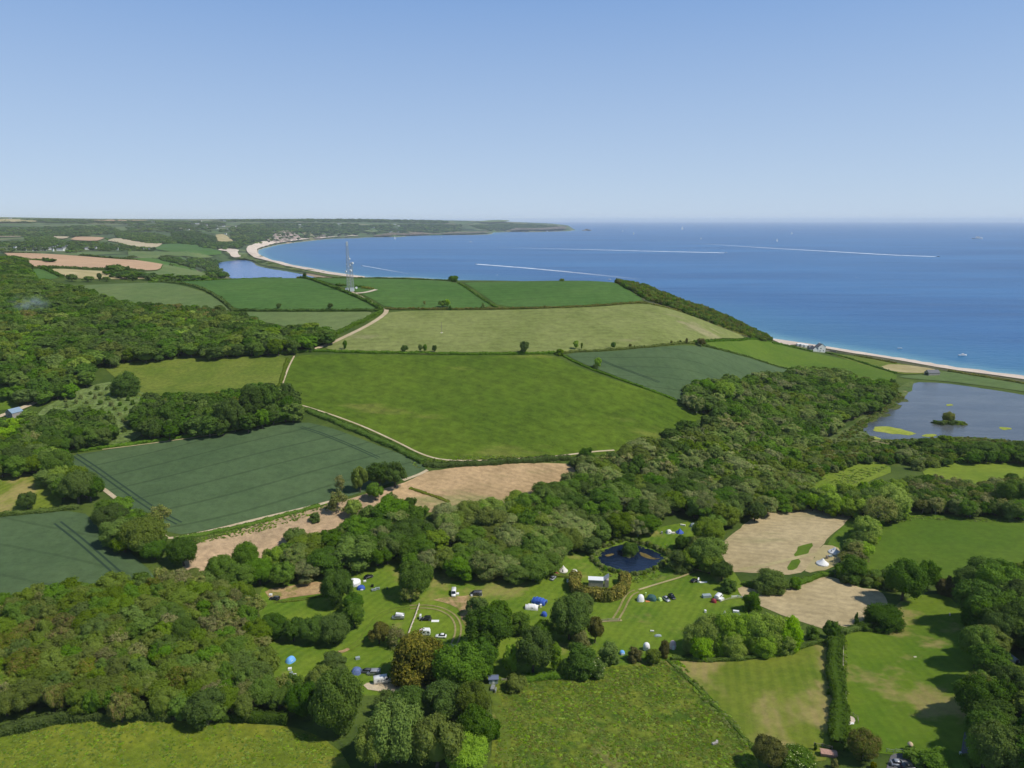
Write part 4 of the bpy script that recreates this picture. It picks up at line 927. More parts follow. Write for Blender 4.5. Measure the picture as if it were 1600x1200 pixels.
T(1128,893,34,30,'dark','round',"dark bush left of the stubble field corner",'bush')
T(1139,914,26,20,'dark','shrub',"small dark bush at the right end of the camping meadow",'bush')
T(1110,865,62,44,'mid','round',"wide round tree between the pond and the stubble field")
T(1107,832,50,40,'olive','round',"yellowish domed tree right of the tents in the clearing")
T(1065,876,44,28,'mid','shrub',"round bush at the right side of the pond",'bush')
T(1065,848,24,20,'dark','shrub',"small dark bush below the blue pointed tent",'bush')
T(1300,985,26,28,'dark','round',"dark bush at the top end of the long clipped hedge",'bush')
T(1270,988,22,22,'mid','shrub',"bush left of the top end of the long clipped hedge",'bush')
T(1383,965,60,30,'dark','shrub',"long dark bush on the edge of the stubble field",'bush')
T(1338,968,10,24,'dark','cone',"small pointed conifer at the edge of the stubble field")
T(1352,978,22,12,'mid','shrub',"low bush beside the small pointed conifer",'bush')
T(1413,908,62,64,'dark','round',"large dark tree in the hedge between the smooth field and the stubble")
T(1452,900,34,46,'mid','round',"mid green tree right of the large dark hedge tree")
T(1478,915,30,28,'purple','shrub',"purplish bush in the hedge right of the large dark hedge tree",'bush')
T(1528,945,80,66,'dark','round',"large dark spreading tree at the top of the right hand tree belt")
T(1565,915,72,56,'mid','round',"broad mid green tree at the right edge beside the smooth green field")
T(1530,1010,56,60,'mid','round',"mid green tree halfway down the right hand tree belt")
T(1578,1075,62,62,'dark','round',"very dark tree at the right edge beside the reddish shrub")
T(1528,1085,52,60,'olive','round',"pale topped tree on the left face of the right hand tree belt")
T(1558,1170,74,72,'mid','round',"mid green tree at the bottom right corner")
T(1600,1150,44,40,'dark','round',"dark tree at the bottom right edge behind the red roof")
T(1350,1166,50,44,'brown','round',"brownish round tree beside the tarmac yard")
T(1203,1176,50,48,'purple','round',"dark purplish tree at the bottom edge of the dry striped field")
T(1245,1188,60,28,'blossom','shrub',"pale flecked bush at the bottom edge left of the brick bridge",'bush')
T(1480,1192,70,22,'mid','shrub',"bushes along the bottom right lane",'bush')
T(1304,1192,12,16,'brown','shrub',"straw coloured bush beside the brick bridge",'bush')
T(1365,1196,10,10,'gold','shrub',"small orange yellow bush at the bottom edge",'bush')
T(1274,1166,7,12,'dark','cone',"tiny palm like plant beside the brick bridge",'bush')
# copse of yellow green trees above the striped field
for k, (x, y, w, h) in enumerate([(1086,996,38,46),(1108,990,44,52),(1134,990,46,56),(1158,986,46,56),(1184,988,44,56),(1208,988,44,54),(1232,990,40,50),(1096,1010,36,34),(1145,1006,40,36),(1195,1006,40,34),(1224,1004,34,32)]):
    x0, y0 = U([x], [y], 5)[0]
    tree_px(x, y, w*1.12, h, 'bright', 'shrub', ("yellow green tree, %s from the left in the back row of the bright copse" % ("first","second","third","fourth","fifth","sixth","last")[k]) if k < 7 else "low yellow green tree, %s from the left in front of the bright copse" % ("first","second","third","last")[k-7])
    INST[-1]['zone'] = "trees of the bright copse"
# trees between the dark crop and the stubble
T(592,742,40,38,'dark','round',"left one of two dark round trees between the crop and the stubble")
T(617,742,36,40,'dark','round',"right one of two dark round trees between the crop and the stubble")
T(562,750,26,40,'olive','round',"pale olive tree left of the two dark round trees")
T(531,757,16,28,'bare','tall',"thin sparse tree at the lower edge of the large dark crop field")
T(586,768,26,28,'mid','round',"mid green tree below the two dark round trees")
T(641,790,24,24,'dark','round',"small dark round tree below the stubble field")
T(610,785,26,24,'grey','round',"grey green tree at the top of the valley wood")
T(492,808,18,14,'dark','shrub',"small dark bush in the pink stubble strip",'bush')
T(528,785,30,34,'bare','tall',"bare twiggy tree on the pink stubble strip")
T(552,795,26,28,'bright','round',"fresh green tree on the pink stubble strip")
T(460,838,36,26,'mid','round',"mid green tree in front of the pink stubble strip")
T(285,863,46,46,'dark','round',"dark tree standing alone at the corner of the large dark crop field")
T(42,783,28,26,'dark','round',"small round tree alone on the small worn green field")
T(120,762,50,50,'mid','round',"large round tree at the right end of the small worn green field")
T(172,808,50,36,'dark','round',"dark tree in the corner between the two dark crop fields")
T(222,838,60,54,'olive','round',"large olive tree between the two dark crop fields")
T(250,810,34,40,'bare','tall',"thin pale tree between the two dark crop fields")
T(88,728,44,46,'mid','round',"round tree in the line above the small worn green field")
T(52,690,30,30,'bare','round',"grey half bare tree in the left tree line")
T(196,600,44,34,'dark','shrub',"dark round tree on the edge of the sapling field")
T(262,652,32,38,'dark','round',"dark tree in the belt above the large dark crop field")
T(268,645,26,22,'bright','round',"yellow green tree in the belt above the large dark crop field")
T(360,648,46,48,'dark','round',"large dark round tree in the belt above the large dark crop field")
T(396,632,42,54,'dark','tall',"tallest dark tree in the belt above the large dark crop field")
T(420,628,40,52,'dark','tall',"dark tall tree beside the tallest one in the belt")
T(452,636,30,34,'dark','round',"last dark tree at the right end of the belt")
T(322,1108,62,54,'dark','round',"dark round tree at the lower edge of the bronze copse")
T(165,1085,60,44,'olive','round',"wide olive tree at the lower edge of the bronze copse")
T(10,1090,36,50,'bare','round',"bare greyish tree at the lower left edge")
T(385,870,44,44,'mid','round',"mid green tree right of the pink stubble strip end")
T(345,890,46,40,'mid','round',"broad mid green tree at the west end of the valley wood")
T(1128,612,40,34,'bright','round',"pale green tree at the left tip of the wood by the dark crop")
T(1098,606,36,26,'mid','round',"mid green tree at the corner of the dark crop and the lush field")
T(890,752,30,26,'grey','round',"pale willow at the right end of the stubble field")
T(917,708,26,18,'dark','shrub',"dark bush on the lower edge of the lush green field",'bush')
T(898,722,18,12,'dark','shrub',"small dark bush at the right end of the stubble field",'bush')
T(1355,828,40,40,'bright','round',"fresh green tree in the boundary beside the bell tents")
T(1375,800,50,46,'bare','round',"grey twiggy tree at the corner of the smooth green field")
T(1395,785,52,46,'bright','round',"fresh green tree at the top left corner of the smooth green field")
T(1337,862,26,30,'bare','tall',"thin reddish tree right of the upper bell tent")
T(1333,888,46,34,'dark','shrub',"dark bush below the lower bell tent",'bush')
T(1586,775,50,46,'mid','round',"green tree at the right end of the thin stemmed row")
T(1540,704,44,26,'dark','shrub',"dark bush left of the bright sloping field",'bush')
T(1395,596,12,8,'dark','shrub',"dark bush at the tip of the marsh",'bush')
T(1391,606,26,16,'olive','shrub',"grey olive bush beside the marsh",'bush')
T(1446,695,36,18,'dark','shrub',"dark bush on the near shore of the lagoon",'bush')
T(1478,686,26,12,'olive','shrub',"olive bush on the near shore of the lagoon",'bush')
# small trees of the hill hedges
for a in [(820,543,18,19,'dark','round',"roundest dark tree in the hedge above the lush green field"),(632,545,12,11,'dark','round',"dark tree left of the pair in the hill hedge"),
  (657,544,7,12,'mid','round',"left one of a small pair in the hill hedge"),(664,544,7,12,'mid','round',"right one of a small pair in the hill hedge"),(679,545,8,11,'dark','round',"small dark tree right of the pair in the hill hedge"),
  (539,539,7,14,'mid','tall',"small tree at the bottom end of the pale track"),(487,545,9,9,'dark','shrub',"small bush left of the pale track"),(875,550,14,9,'olive','shrub',"bush at the top corner of the dark crop"),
  (900,539,9,13,'bright','tall',"small fresh green tree above the dark crop corner"),(934,567,13,16,'bright','round',"fresh green tree on the hedge between lush field and crop"),(930,573,10,7,'dark','shrub',"dark bush under the fresh green hedge tree"),
  (958,540,8,11,'dark','round',"small dark tree above the dark crop"),(985,540,5,6,'purple','shrub',"tiny bush above the dark crop"),(1095,535,14,12,'purple','round',"purplish tree at the top right of the dark crop"),
  (691,475,13,11,'mid','round',"green tree on the hedge below the crest"),(699,474,9,12,'bright','round',"yellow green tree on the hedge below the crest"),(703,481,6,7,'dark','shrub',"dark bush beside the yellow green hedge tree"),
  (755,477,7,7,'blossom','shrub',"whitish hawthorn on the hedge below the crest"),(708,435.5,17,9,'dark','shrub',"dark bush on the skyline of the crest"),(476,431,6,9,'dark','round',"small tree on the skyline left of the mast"),
  (878,437,9,4,'olive','shrub',"low bush on the skyline of the crest field"),(436,478,9,8,'dark','round',"small tree on the hedge of the left crest field"),(516,478,9,8,'dark','round',"second small tree on the hedge of the left crest field"),
  (346,464,4,4,'dark','shrub',"tiny bush on the curving crest hedge"),(356,475,5,5,'dark','shrub',"tiny bush at the foot of the curving crest hedge"),(466,433,8,3,'brown','shrub',"low brown bush on the crest"),
  (663,474,5,8,'bare','tall',"thin tree on the hedge below the crest"),(1063,534,4,5,'dark','shrub',"tiny bush on the hill hedge"),(1073,533,4,9,'purple','tall',"small thin tree on the hill hedge"),
  (1049,535,4,6,'purple','tall',"tiny thin tree on the hill hedge"),(909,541,4,11,'olive','tall',"thin sapling above the dark crop")]:
    tree_px(*a, kind='bush' if a[5] == 'shrub' else 'tree', dmax=1050)
for a in [(112,434,16,11,'dark','round',"dark tree at the top of the pale crest field"),(137,436,18,9,'mid','round',"broad bush at the top of the pale crest field"),(155,433,9,12,'dark','round',"dark upright tree at the top of the pale crest field"),
  (166,436,12,7,'mid','round',"low tree at the top of the pale crest field"),(67,418,8,7,'mid','shrub',"small bush at the corner of the small green far field"),(145,475,12,14,'dark','tall',"pointed dark tree at the upper edge of the left wood")]:
    tree_px(*a, dmax=1400, dmin=500)
# lagoon island, pond island
T(1482,653,18,18,'brown','round',"dark bush on the lagoon island",'bush')
for dx in (-20,-13,-6,1,8,15,21): tree_px(1483+dx, 661.0+(0.8 if dx % 2 else -0.6), 15, 7.5, 'dark' if dx % 3 else 'olive', 'shrub', "low reeds on the lagoon island", 'bush')
T(984,860,26,22,'dark','shrub',"dark bush on the pond island",'bush')
T(982,869,16,9,'grey','shrub',"pale reeds on the pond island",'bush')
# young saplings
rng_ = np.random.default_rng(44)
sap = px_poly([(75,650),(110,622),(165,602),(200,606),(232,628),(215,665),(180,685),(120,680)])
lo = sap.min(0); hi = sap.max(0); k = 0
for gx in np.arange(lo[0], hi[0], 8.0):
    for gy in np.arange(lo[1], hi[1], 9.0):
        p = np.array([[gx+rng_.uniform(-1.6,1.6), gy+rng_.uniform(-1.6,1.6)]])
        if inside(p, sap)[0]: add_tree(p[0,0], p[0,1], rng_.uniform(2.2,3.8), rng_.uniform(2.2,3.6), 'mid' if rng_.random() < 0.7 else 'grey', 'shrub', "young sapling", "young sapling in the rough planted field", 'sapling')
# reedy bushes around the pond
pc = pond.mean(0)
for i in range(84):
    a = 2*math.pi*i/84; t = (i/84*len(pond)) % len(pond); j = int(t); q = pond[j]*(1-(t-j))+pond[(j+1) % len(pond)]*(t-j)
    q = q+unit(q-pc)*rng_.uniform(1.2, 3.5); add_tree(q[0], q[1], rng_.uniform(1.2,2.4), rng_.uniform(1.9,3.4), ['grey','olive','grey','mid'][i % 4], 'shrub', "pond edge", "low reedy shrub on the pond bank", 'bush')
# far woods, drawn with simple far trees
FARW = []
def farwood(poly, spacing, hr, mix, dmin, dmax, keep=1.0, seed=1):
    n0 = len(INST); wood(poly, "far", spacing, hr, mix, dmax=dmax, dmin=dmin, keep=keep, seed=seed, shapes=('round',))
    FARW.extend(t for t in INST[n0:] if not any(abs(t['px']-a) < w/2+1.5 and -1.0 < t['py']-b < 4.0 for a, b, w in VIL)); del INST[n0:]
DK = {'dark':4,'conif':2,'mid':1.5}; MX = {'dark':4,'conif':2.5,'mid':1,'olive':0.4}
farwood([(180,362),(230,364.5),(275,372),(270,380),(230,379),(185,371.5)], 22, (12,16), DK, 3000, 7500, 0.9, 31)
farwood([(270,363),(298,362),(320,367),(337,371),(337,376),(300,381),(272,378.5)], 20, (15,20), {'conif':5,'dark':2}, 2800, 7000, 1, 32)
farwood([(310,381),(340,379),(375,379),(378,386),(350,389),(318,386.5)], 20, (12,16), DK, 2600, 6500, 0.9, 33)
farwood([(250,401),(280,404),(303,414),(300,418.5),(275,410),(255,405.5)], 16, (9,12), DK, 1700, 4000, 1, 34)
farwood([(288,403),(330,406),(352,411),(346,420),(352,424),(352,431),(330,433),(324,420),(300,411)], 15, (9,12), DK, 1500, 4200, 0.95, 35)
farwood([(360,356),(380,350),(420,349),(480,349),(560,350),(560,366),(520,370),(475,372),(455,374),(425,376),(400,380),(378,382),(362,372)], 34, (12,17), MX, 4200, 10500, 0.62, 36)
farwood([(560,352),(640,350),(720,351),(720,361),(660,364),(600,366),(560,366)], 44, (12,17), MX, 6500, 12500, 0.55, 37)
farwood([(735,352),(800,349),(870,353),(880,358.5),(830,361),(760,360.5)], 50, (14,20), {'dark':5,'conif':1}, 9500, 14500, 0.8, 38)
farwood([(-40,378),(40,377),(150,377),(200,384),(240,388),(238,392),(180,391),(130,393),(60,394),(-40,393)], 20, (8,11), MX, 2600, 5200, 0.26, 39)
farwood([(40,371),(80,370),(92,377),(88,386),(45,386)], 18, (12,15), DK, 3000, 6000, 0.8, 40)
farwood([(-40,357),(60,355),(160,352),(200,362),(130,369),(-40,368.5)], 34, (12,16), MX, 4800, 9000, 0.45, 41)
farwood([(-40,342),(100,343),(250,345),(350,347),(350,350),(200,349),(-40,347)], 60, (12,18), DK, 7500, 13000, 0.5, 42)
farwood([(200,350),(350,350),(352,362),(200,361)], 42, (10,14), MX, 5500, 10500, 0.25, 43)
farwood([(350,343),(560,342.5),(700,345),(700,349),(560,346),(350,347)], 60, (14,20), DK, 8500, 13500, 0.5, 44)
farwood([(160,424),(200,427),(250,434),(250,438),(200,437),(165,427)], 14, (6,9), MX, 1100, 2200, 0.5, 45)
farwood([(240,430),(330,436),(330,438),(240,440)], 14, (5,8), MX, 1050, 2200, 0.5, 46)
farwood([(170,417),(190,418),(200,421),(172,421)], 14, (8,11), DK, 1100, 2400, 0.8, 47)
farwood([(345,396),(400,398),(420,409),(480,421),(560,434),(540,434),(470,424),(400,412),(350,402)], 26, (3,5), MX, 2100, 5600, 0.3, 48)
farwood([(72,406),(79,406),(79,409),(72,409)], 12, (6,8), DK, 1100, 2600, 1, 49)

# ---- the largest stand as things of their own, the rest of each kind in one mass
VARS = {'round':3, 'tall':2, 'shrub':3, 'cone':1}
def onscreen(t): return -t['size']*0.5 < t['px'] < 1600+t['size']*0.5 and -20 < t['py'] < 1200+t['size']*0.5
for i, t in enumerate(INST):
    t['var'] = i*7 % VARS[t['shape']]; t['rz'] = (i*2.399) % (2*math.pi)
groups = {}
for t in INST:
    k = 'sapling' if t['kind'] == 'sapling' else t['kind']; groups.setdefault(k, []).append(t)
NAME = {'tree':'tree', 'bush':'bush', 'sapling':'sapling'}; CAP = {'tree':300, 'bush':160, 'sapling':100}
REST = []; COUNT = {}
ZR = {}
def make_tree(t):
    cm, tm, jm = proto(t['sp'], t['shape'], t['var'], -1 if t['size'] > 42 else 0 if t['size'] > 13 else 1)
    s = (t['w']/10, t['w']/10, t['h']/10)
    if t['size'] > 12:
        root = empty(NAME[t['kind']], (t['x'], t['y'], t['z']), t['rz']); root.scale = s
        link(bpy.data.objects.new("trunk", tm), root); link(bpy.data.objects.new("crown", cm), root)
    else:
        root = link(bpy.data.objects.new(NAME[t['kind']], jm)); root.location = (t['x'], t['y'], t['z']); root.rotation_euler = (0,0,t['rz']); root.scale = s
    lab = t['label']; zone = t['zone']
    if lab is None:
        z = ZR[zone]; xs, ys = z
        a = "left" if t['px'] < xs[0] else "right" if t['px'] > xs[1] else "middle"
        b = "front" if t['py'] > ys[1] else "back" if t['py'] < ys[0] else "centre"
        pos = {("left","front"):"near the front left", ("middle","front"):"near the front", ("right","front"):"near the front right", ("left","centre"):"towards the left", ("middle","centre"):"amid the others",
               ("right","centre"):"towards the right", ("left","back"):"at the back left", ("middle","back"):"at the back", ("right","back"):"at the back right"}[(a, b)]
        kindw = {'round':"broad", 'tall':"upright", 'shrub':"low", 'cone':"pointed"}[t['shape']]
        sz = "large " if t["w"] > 1.22*ZW[zone] else "small " if t["w"] < 0.84*ZW[zone] else ""
        lab = f"{sz}{kindw} {SPNAME[t['sp']]} {'tree' if t['kind']=='tree' else 'shrub'} {pos} {zone}"
    grp = (("trees " if t['kind'] == 'tree' else "bushes ")+zone) if zone and zone.startswith(('in', 'along', 'at ', 'on ')) else {"trees of the bright copse":"trees of the bright copse", "young sapling":"saplings in the rough planted field", "pond edge":"reedy shrubs round the pond"}.get(zone, "single trees and bushes")
    tag(root, lab, t['kind'], grp)
for t in INST:
    if t['zone']:
        ZR.setdefault(t['zone'], []).append((t['px'], t['py']))
ZW = {z: float(np.median([t['w'] for t in INST if t['zone'] == z])) for z in ZR}
for z in list(ZR):
    a = np.array([p for p in ZR[z] if 0 <= p[0] <= 1600 and p[1] < 1200] or ZR[z]); ZR[z] = (np.percentile(a[:,0], [33, 67]), np.percentile(a[:,1], [33, 67]))
for k, L in groups.items():
    L.sort(key=lambda t: -(t['size']*(2.2 if t['label'] else 1.0)) if onscreen(t) else 0)
    for i, t in enumerate(L):
        if i < CAP[k] and onscreen(t): make_tree(t)
        else: REST.append(t)
print("trees", {k: len(v) for k, v in groups.items()}, "rest", len(REST), "far", len(FARW))

def mass(name, L, lodf, label):
    """one object: a point per tree, instanced by geometry nodes"""
    keys = sorted({(t['sp'], t['shape'], t.get('var', 0), lodf(t)) for t in L}); col = bpy.data.collections.new(name+"_kinds")
    for i, kk in enumerate(keys):
        o = bpy.data.objects.new("tree_kind_%03d" % i, proto(*kk)[2]); col.objects.link(o)
    idx = {kk: i for i, kk in enumerate(keys)}; n = len(L)
    me = bpy.data.meshes.new(name); me.vertices.add(n)
    me.vertices.foreach_set("co", np.array([(t['x'], t['y'], t['z']) for t in L], np.float32).ravel())
    a = me.attributes.new("kind_index", 'INT', 'POINT'); a.data.foreach_set("value", np.array([idx[(t['sp'], t['shape'], t.get('var', 0), lodf(t))] for t in L], np.int32))
    a = me.attributes.new("size", 'FLOAT_VECTOR', 'POINT'); a.data.foreach_set("vector", np.array([(t['w']/10, t['w']/10, t['h']/10) for t in L], np.float32).ravel())
    a = me.attributes.new("turn", 'FLOAT_VECTOR', 'POINT'); a.data.foreach_set("vector", np.array([(0, 0, t.get('rz', i*2.4)) for i, t in enumerate(L)], np.float32).ravel())
    o = obj(name, me); g = bpy.data.node_groups.new(name, 'GeometryNodeTree')
    g.interface.new_socket("Geometry", in_out='INPUT', socket_type='NodeSocketGeometry'); g.interface.new_socket("Geometry", in_out='OUTPUT', socket_type='NodeSocketGeometry')
    N = g.nodes.new; gi = N('NodeGroupInput'); go = N('NodeGroupOutput'); iop = N('GeometryNodeInstanceOnPoints'); ci = N('GeometryNodeCollectionInfo')
    ci.inputs['Collection'].default_value = col; ci.inputs['Separate Children'].default_value = True; ci.inputs['Reset Children'].default_value = True
    def na(nm, typ):
        q = N('GeometryNodeInputNamedAttribute'); q.data_type = typ; q.inputs['Name'].default_value = nm; return [s for s in q.outputs if s.enabled and s.name == 'Attribute'][0]
    mp = N('GeometryNodeMeshToPoints'); l = g.links.new
    l(gi.outputs[0], mp.inputs['Mesh']); l(mp.outputs[0], iop.inputs['Points']); l(ci.outputs[0], iop.inputs['Instance']); iop.inputs['Pick Instance'].default_value = True
    l(na("kind_index", 'INT'), iop.inputs['Instance Index']); l(na("size", 'FLOAT_VECTOR'), iop.inputs['Scale']); l(na("turn", 'FLOAT_VECTOR'), iop.inputs['Rotation']); l(iop.outputs[0], go.inputs[0])
    m = o.modifiers.new("trees", 'NODES'); m.node_group = g
    tag(o, label, kind="stuff"); return o
mass("woodland", REST, lambda t: 0 if t['zc'] < 420 else 1, "mass of smaller and farther trees filling the valley woods")
for i, t in enumerate(FARW): t['var'] = i % 3
mass("far_woodland", FARW, lambda t: 2, "far woods and tree belts on the hills beyond")

# ---- tufts: rough grass, weeds and reeds nobody could count
def tufts(name, polys, n, wr, hr, kinds, label, seed=1, dmax=1000., clump=0.5, zmin=-5):
    rng = np.random.default_rng(seed); L = []
    for poly, share in polys:
        P = px_poly(poly, dmax); lo, hi = P.min(0), P.max(0); m = int(n*share)
        Q = rng.uniform(lo, hi, (m*8, 2)); Q = Q[inside(Q, P)]
        w_ = np.sin(Q[:,0]*0.31+seed)*np.sin(Q[:,1]*0.27+seed*2)+0.6*np.sin(Q[:,0]*0.9+Q[:,1]*0.7)+0.5*np.sin(Q[:,0]*0.11-Q[:,1]*0.13)
        Q = Q[rng.random(len(Q)) < np.clip(1-clump+clump*w_, 0.05, 1)][:m]
        for x, y in Q:
            w = rng.uniform(*wr); L.append(dict(x=x, y=y, z=float(hgt(x, y))-0.03, w=w, h=rng.uniform(*hr)*1.0, sp=kinds[rng.integers(len(kinds))], shape='shrub', var=int(rng.integers(3)), rz=rng.uniform(0, 6.28)))
    return mass(name, L, lambda t: 2, label)
tufts("rough_grass", [([(778,1078),(850,1056),(940,1052),(1038,1034),(1110,1106),(1178,1180),(1185,1215),(775,1215)], 1.0)], 9000, (0.5,1.5), (0.14,0.42), ['mid','olive','olive','bright','brown'], "tussocks and weeds in the rough centre meadow", 5, 500)
tufts("meadow_grass", [([(-20,1152),(60,1140),(130,1132),(320,1133),(440,1138),(500,1155),(542,1190),(555,1230),(-20,1230)], 1.0)], 4500, (0.4,1.2), (0.12,0.30), ['olive','bright','olive','mid'], "flowering tufts in the yellowish meadow", 6, 500)
tufts("reed_bed", [([(1300,690),(1335,665),(1380,634),(1405,612),(1414,622),(1396,640),(1366,659),(1350,672),(1368,688),(1330,700)], 0.6), ([(1365,690),(1440,686),(1500,684),(1600,691),(1600,702),(1500,696),(1420,696)], 0.4)], 2600, (1.4,3.2), (0.6,1.5), ['olive','grey','brown','mid'], "reeds and rushes round the near lagoon", 7, 900)
tufts("verge_growth", [([(400,815),(480,795),(520,786),(530,792),(410,830),(300,850),(280,848)], 0.10), ([(1380,812),(1430,806),(1600,813),(1600,818),(1430,812),(1390,820)], 0.08), ([(1045,1033),(1060,1031),(1190,1176),(1178,1180)], 0.10), ([(1260,752),(1300,737),(1392,728),(1340,757)], 0.12),
   ([(60,648),(110,620),(165,600),(205,604),(235,628),(180,690),(115,684)], 0.25), ([(1316,1000),(1322,1000),(1328,1118),(1322,1118)], 0.06), ([(1290,1005),(1302,1003),(1308,1165),(1296,1165)], 0.06), ([(925,858),(1040,850),(1060,872),(1030,905),(985,912),(935,900)], 0.10), ([(640,718),(900,712),(900,722),(650,732)], 0.13)], 6000, (0.6,1.8), (0.2,0.6), ['mid','olive','grey','bright'], "rough growth along field edges and banks", 8, 900)
# ================================================================== hedges
def hedge(path, w, h, sp, label, dmax=1100., dmin=0., leaf=None, wav=0.25, name="hedge", P=None, dens=1.0, clipped=False):
    P = px_poly(path, dmax, 0.0, dmin) if P is None else np.array(P, float)
    P = soft(P, 1, closed=False); seg = np.linalg.norm(np.diff(P, axis=0), axis=1); L = seg.sum(); dist = np.hypot(*P.mean(0))
    s = leaf or max(0.32, dist*0.00125); rng = np.random.default_rng(int(abs(P[0,0]*13+P[0,1]*7)) % 99991)
    st = max(1.5, s*2.5); n = max(2, int(L/st)); cum = np.r_[0, np.cumsum(seg)]
    def at(t):
        i = np.clip(np.searchsorted(cum, t, 'right')-1, 0, len(seg)-1); f = (t-cum[i])/seg[i]
        p = P[i]+(P[i+1]-P[i])*f[:,None]; T = unit(P[i+1]-P[i]); return p, T
    ts = np.linspace(0, L, n+1); C0, T0 = at(ts); N0 = np.stack([-T0[:,1], T0[:,0]], -1)
    ph = rng.uniform(0, 6, 4); amp = 0.06 if clipped else wav
    prof = lambda t: 1+amp*(np.sin(t*0.55+ph[0])*0.5+np.sin(t*0.23+ph[1])*0.6+np.sin(t*1.3+ph[2])*0.4)
    hh = prof(ts)*h; ww = prof(ts+9)*w
    V = []; 
    for a, b in ((-0.42,-0.15),(-0.40,0.72),(-0.2,0.9),(0.2,0.9),(0.40,0.72),(0.42,-0.15)):
        q = C0+N0*(a*ww)[:,None]; V.append(np.c_[q, hgt(q[:,0], q[:,1])+b*hh])
    V = np.concatenate(V); k = n+1; i = np.arange(n)
    Fq = np.concatenate([np.stack([i+r*k, i+1+r*k, i+1+(r+1)*k, i+(r+1)*k], -1) for r in range(5)]+[np.array([[0, k, 4*k, 5*k],[k-1+5*k, k-1+4*k, k-1+k, k-1]])])
    m = int(min(26000, dens*L*(2*h+w)/(s*s)*1.5)); t = rng.uniform(0, L, m); c, T = at(t); Nn = np.stack([-T[:,1], T[:,0]], -1)
    th = rng.uniform(0, math.pi, m); hm = prof(t)*h; wm = prof(t+9)*w
    e = 0.45 if not clipped else 0.3
    a = np.sign(np.cos(th))*np.abs(np.cos(th))**e*0.5; b = np.abs(np.sin(th))**e
    j = rng.uniform(0.85, 1.12, m) if not clipped else rng.uniform(0.95, 1.03, m)
    q = c+Nn*(a*wm*j)[:,None]; z = hgt(q[:,0], q[:,1])+b*hm*j-0.05
    nn = unit(np.c_[Nn*np.cos(th)[:,None], np.sin(th)+0.2]+rng.normal(size=(m,3))*(0.5 if not clipped else 0.35))
    LV, LQ = leaf_quads(np.c_[q, z], nn, s, rng)
    v = np.clip(0.5+0.35*np.sin(t*0.9+ph[3])*np.sin(t*0.31)+rng.normal(0, 0.18, m), 0, 1)
    o0 = C0[len(C0)//2]; z0 = float(hgt(*o0)); AV = np.concatenate([V, LV])-np.array([o0[0], o0[1], z0])
    o = obj(name, np_mesh(name, AV, [Fq, LQ+len(V)], LEAF[sp] if isinstance(sp, str) else sp, attrs={'v': ('FACE', np.r_[np.full(len(Fq), 0.2), v]), 'w': ('FACE', np.r_[np.full(len(Fq), 0.1), rng.uniform(0, 0.99, m)])}))
    o.location = (o0[0], o0[1], z0); tag(o, label, "hedge", "hedges between the fields"); return o
m_clip = leaf_mat("leaves_clipped_hedge", (0.070,0.125,0.012), (0.10,0.155,0.018))
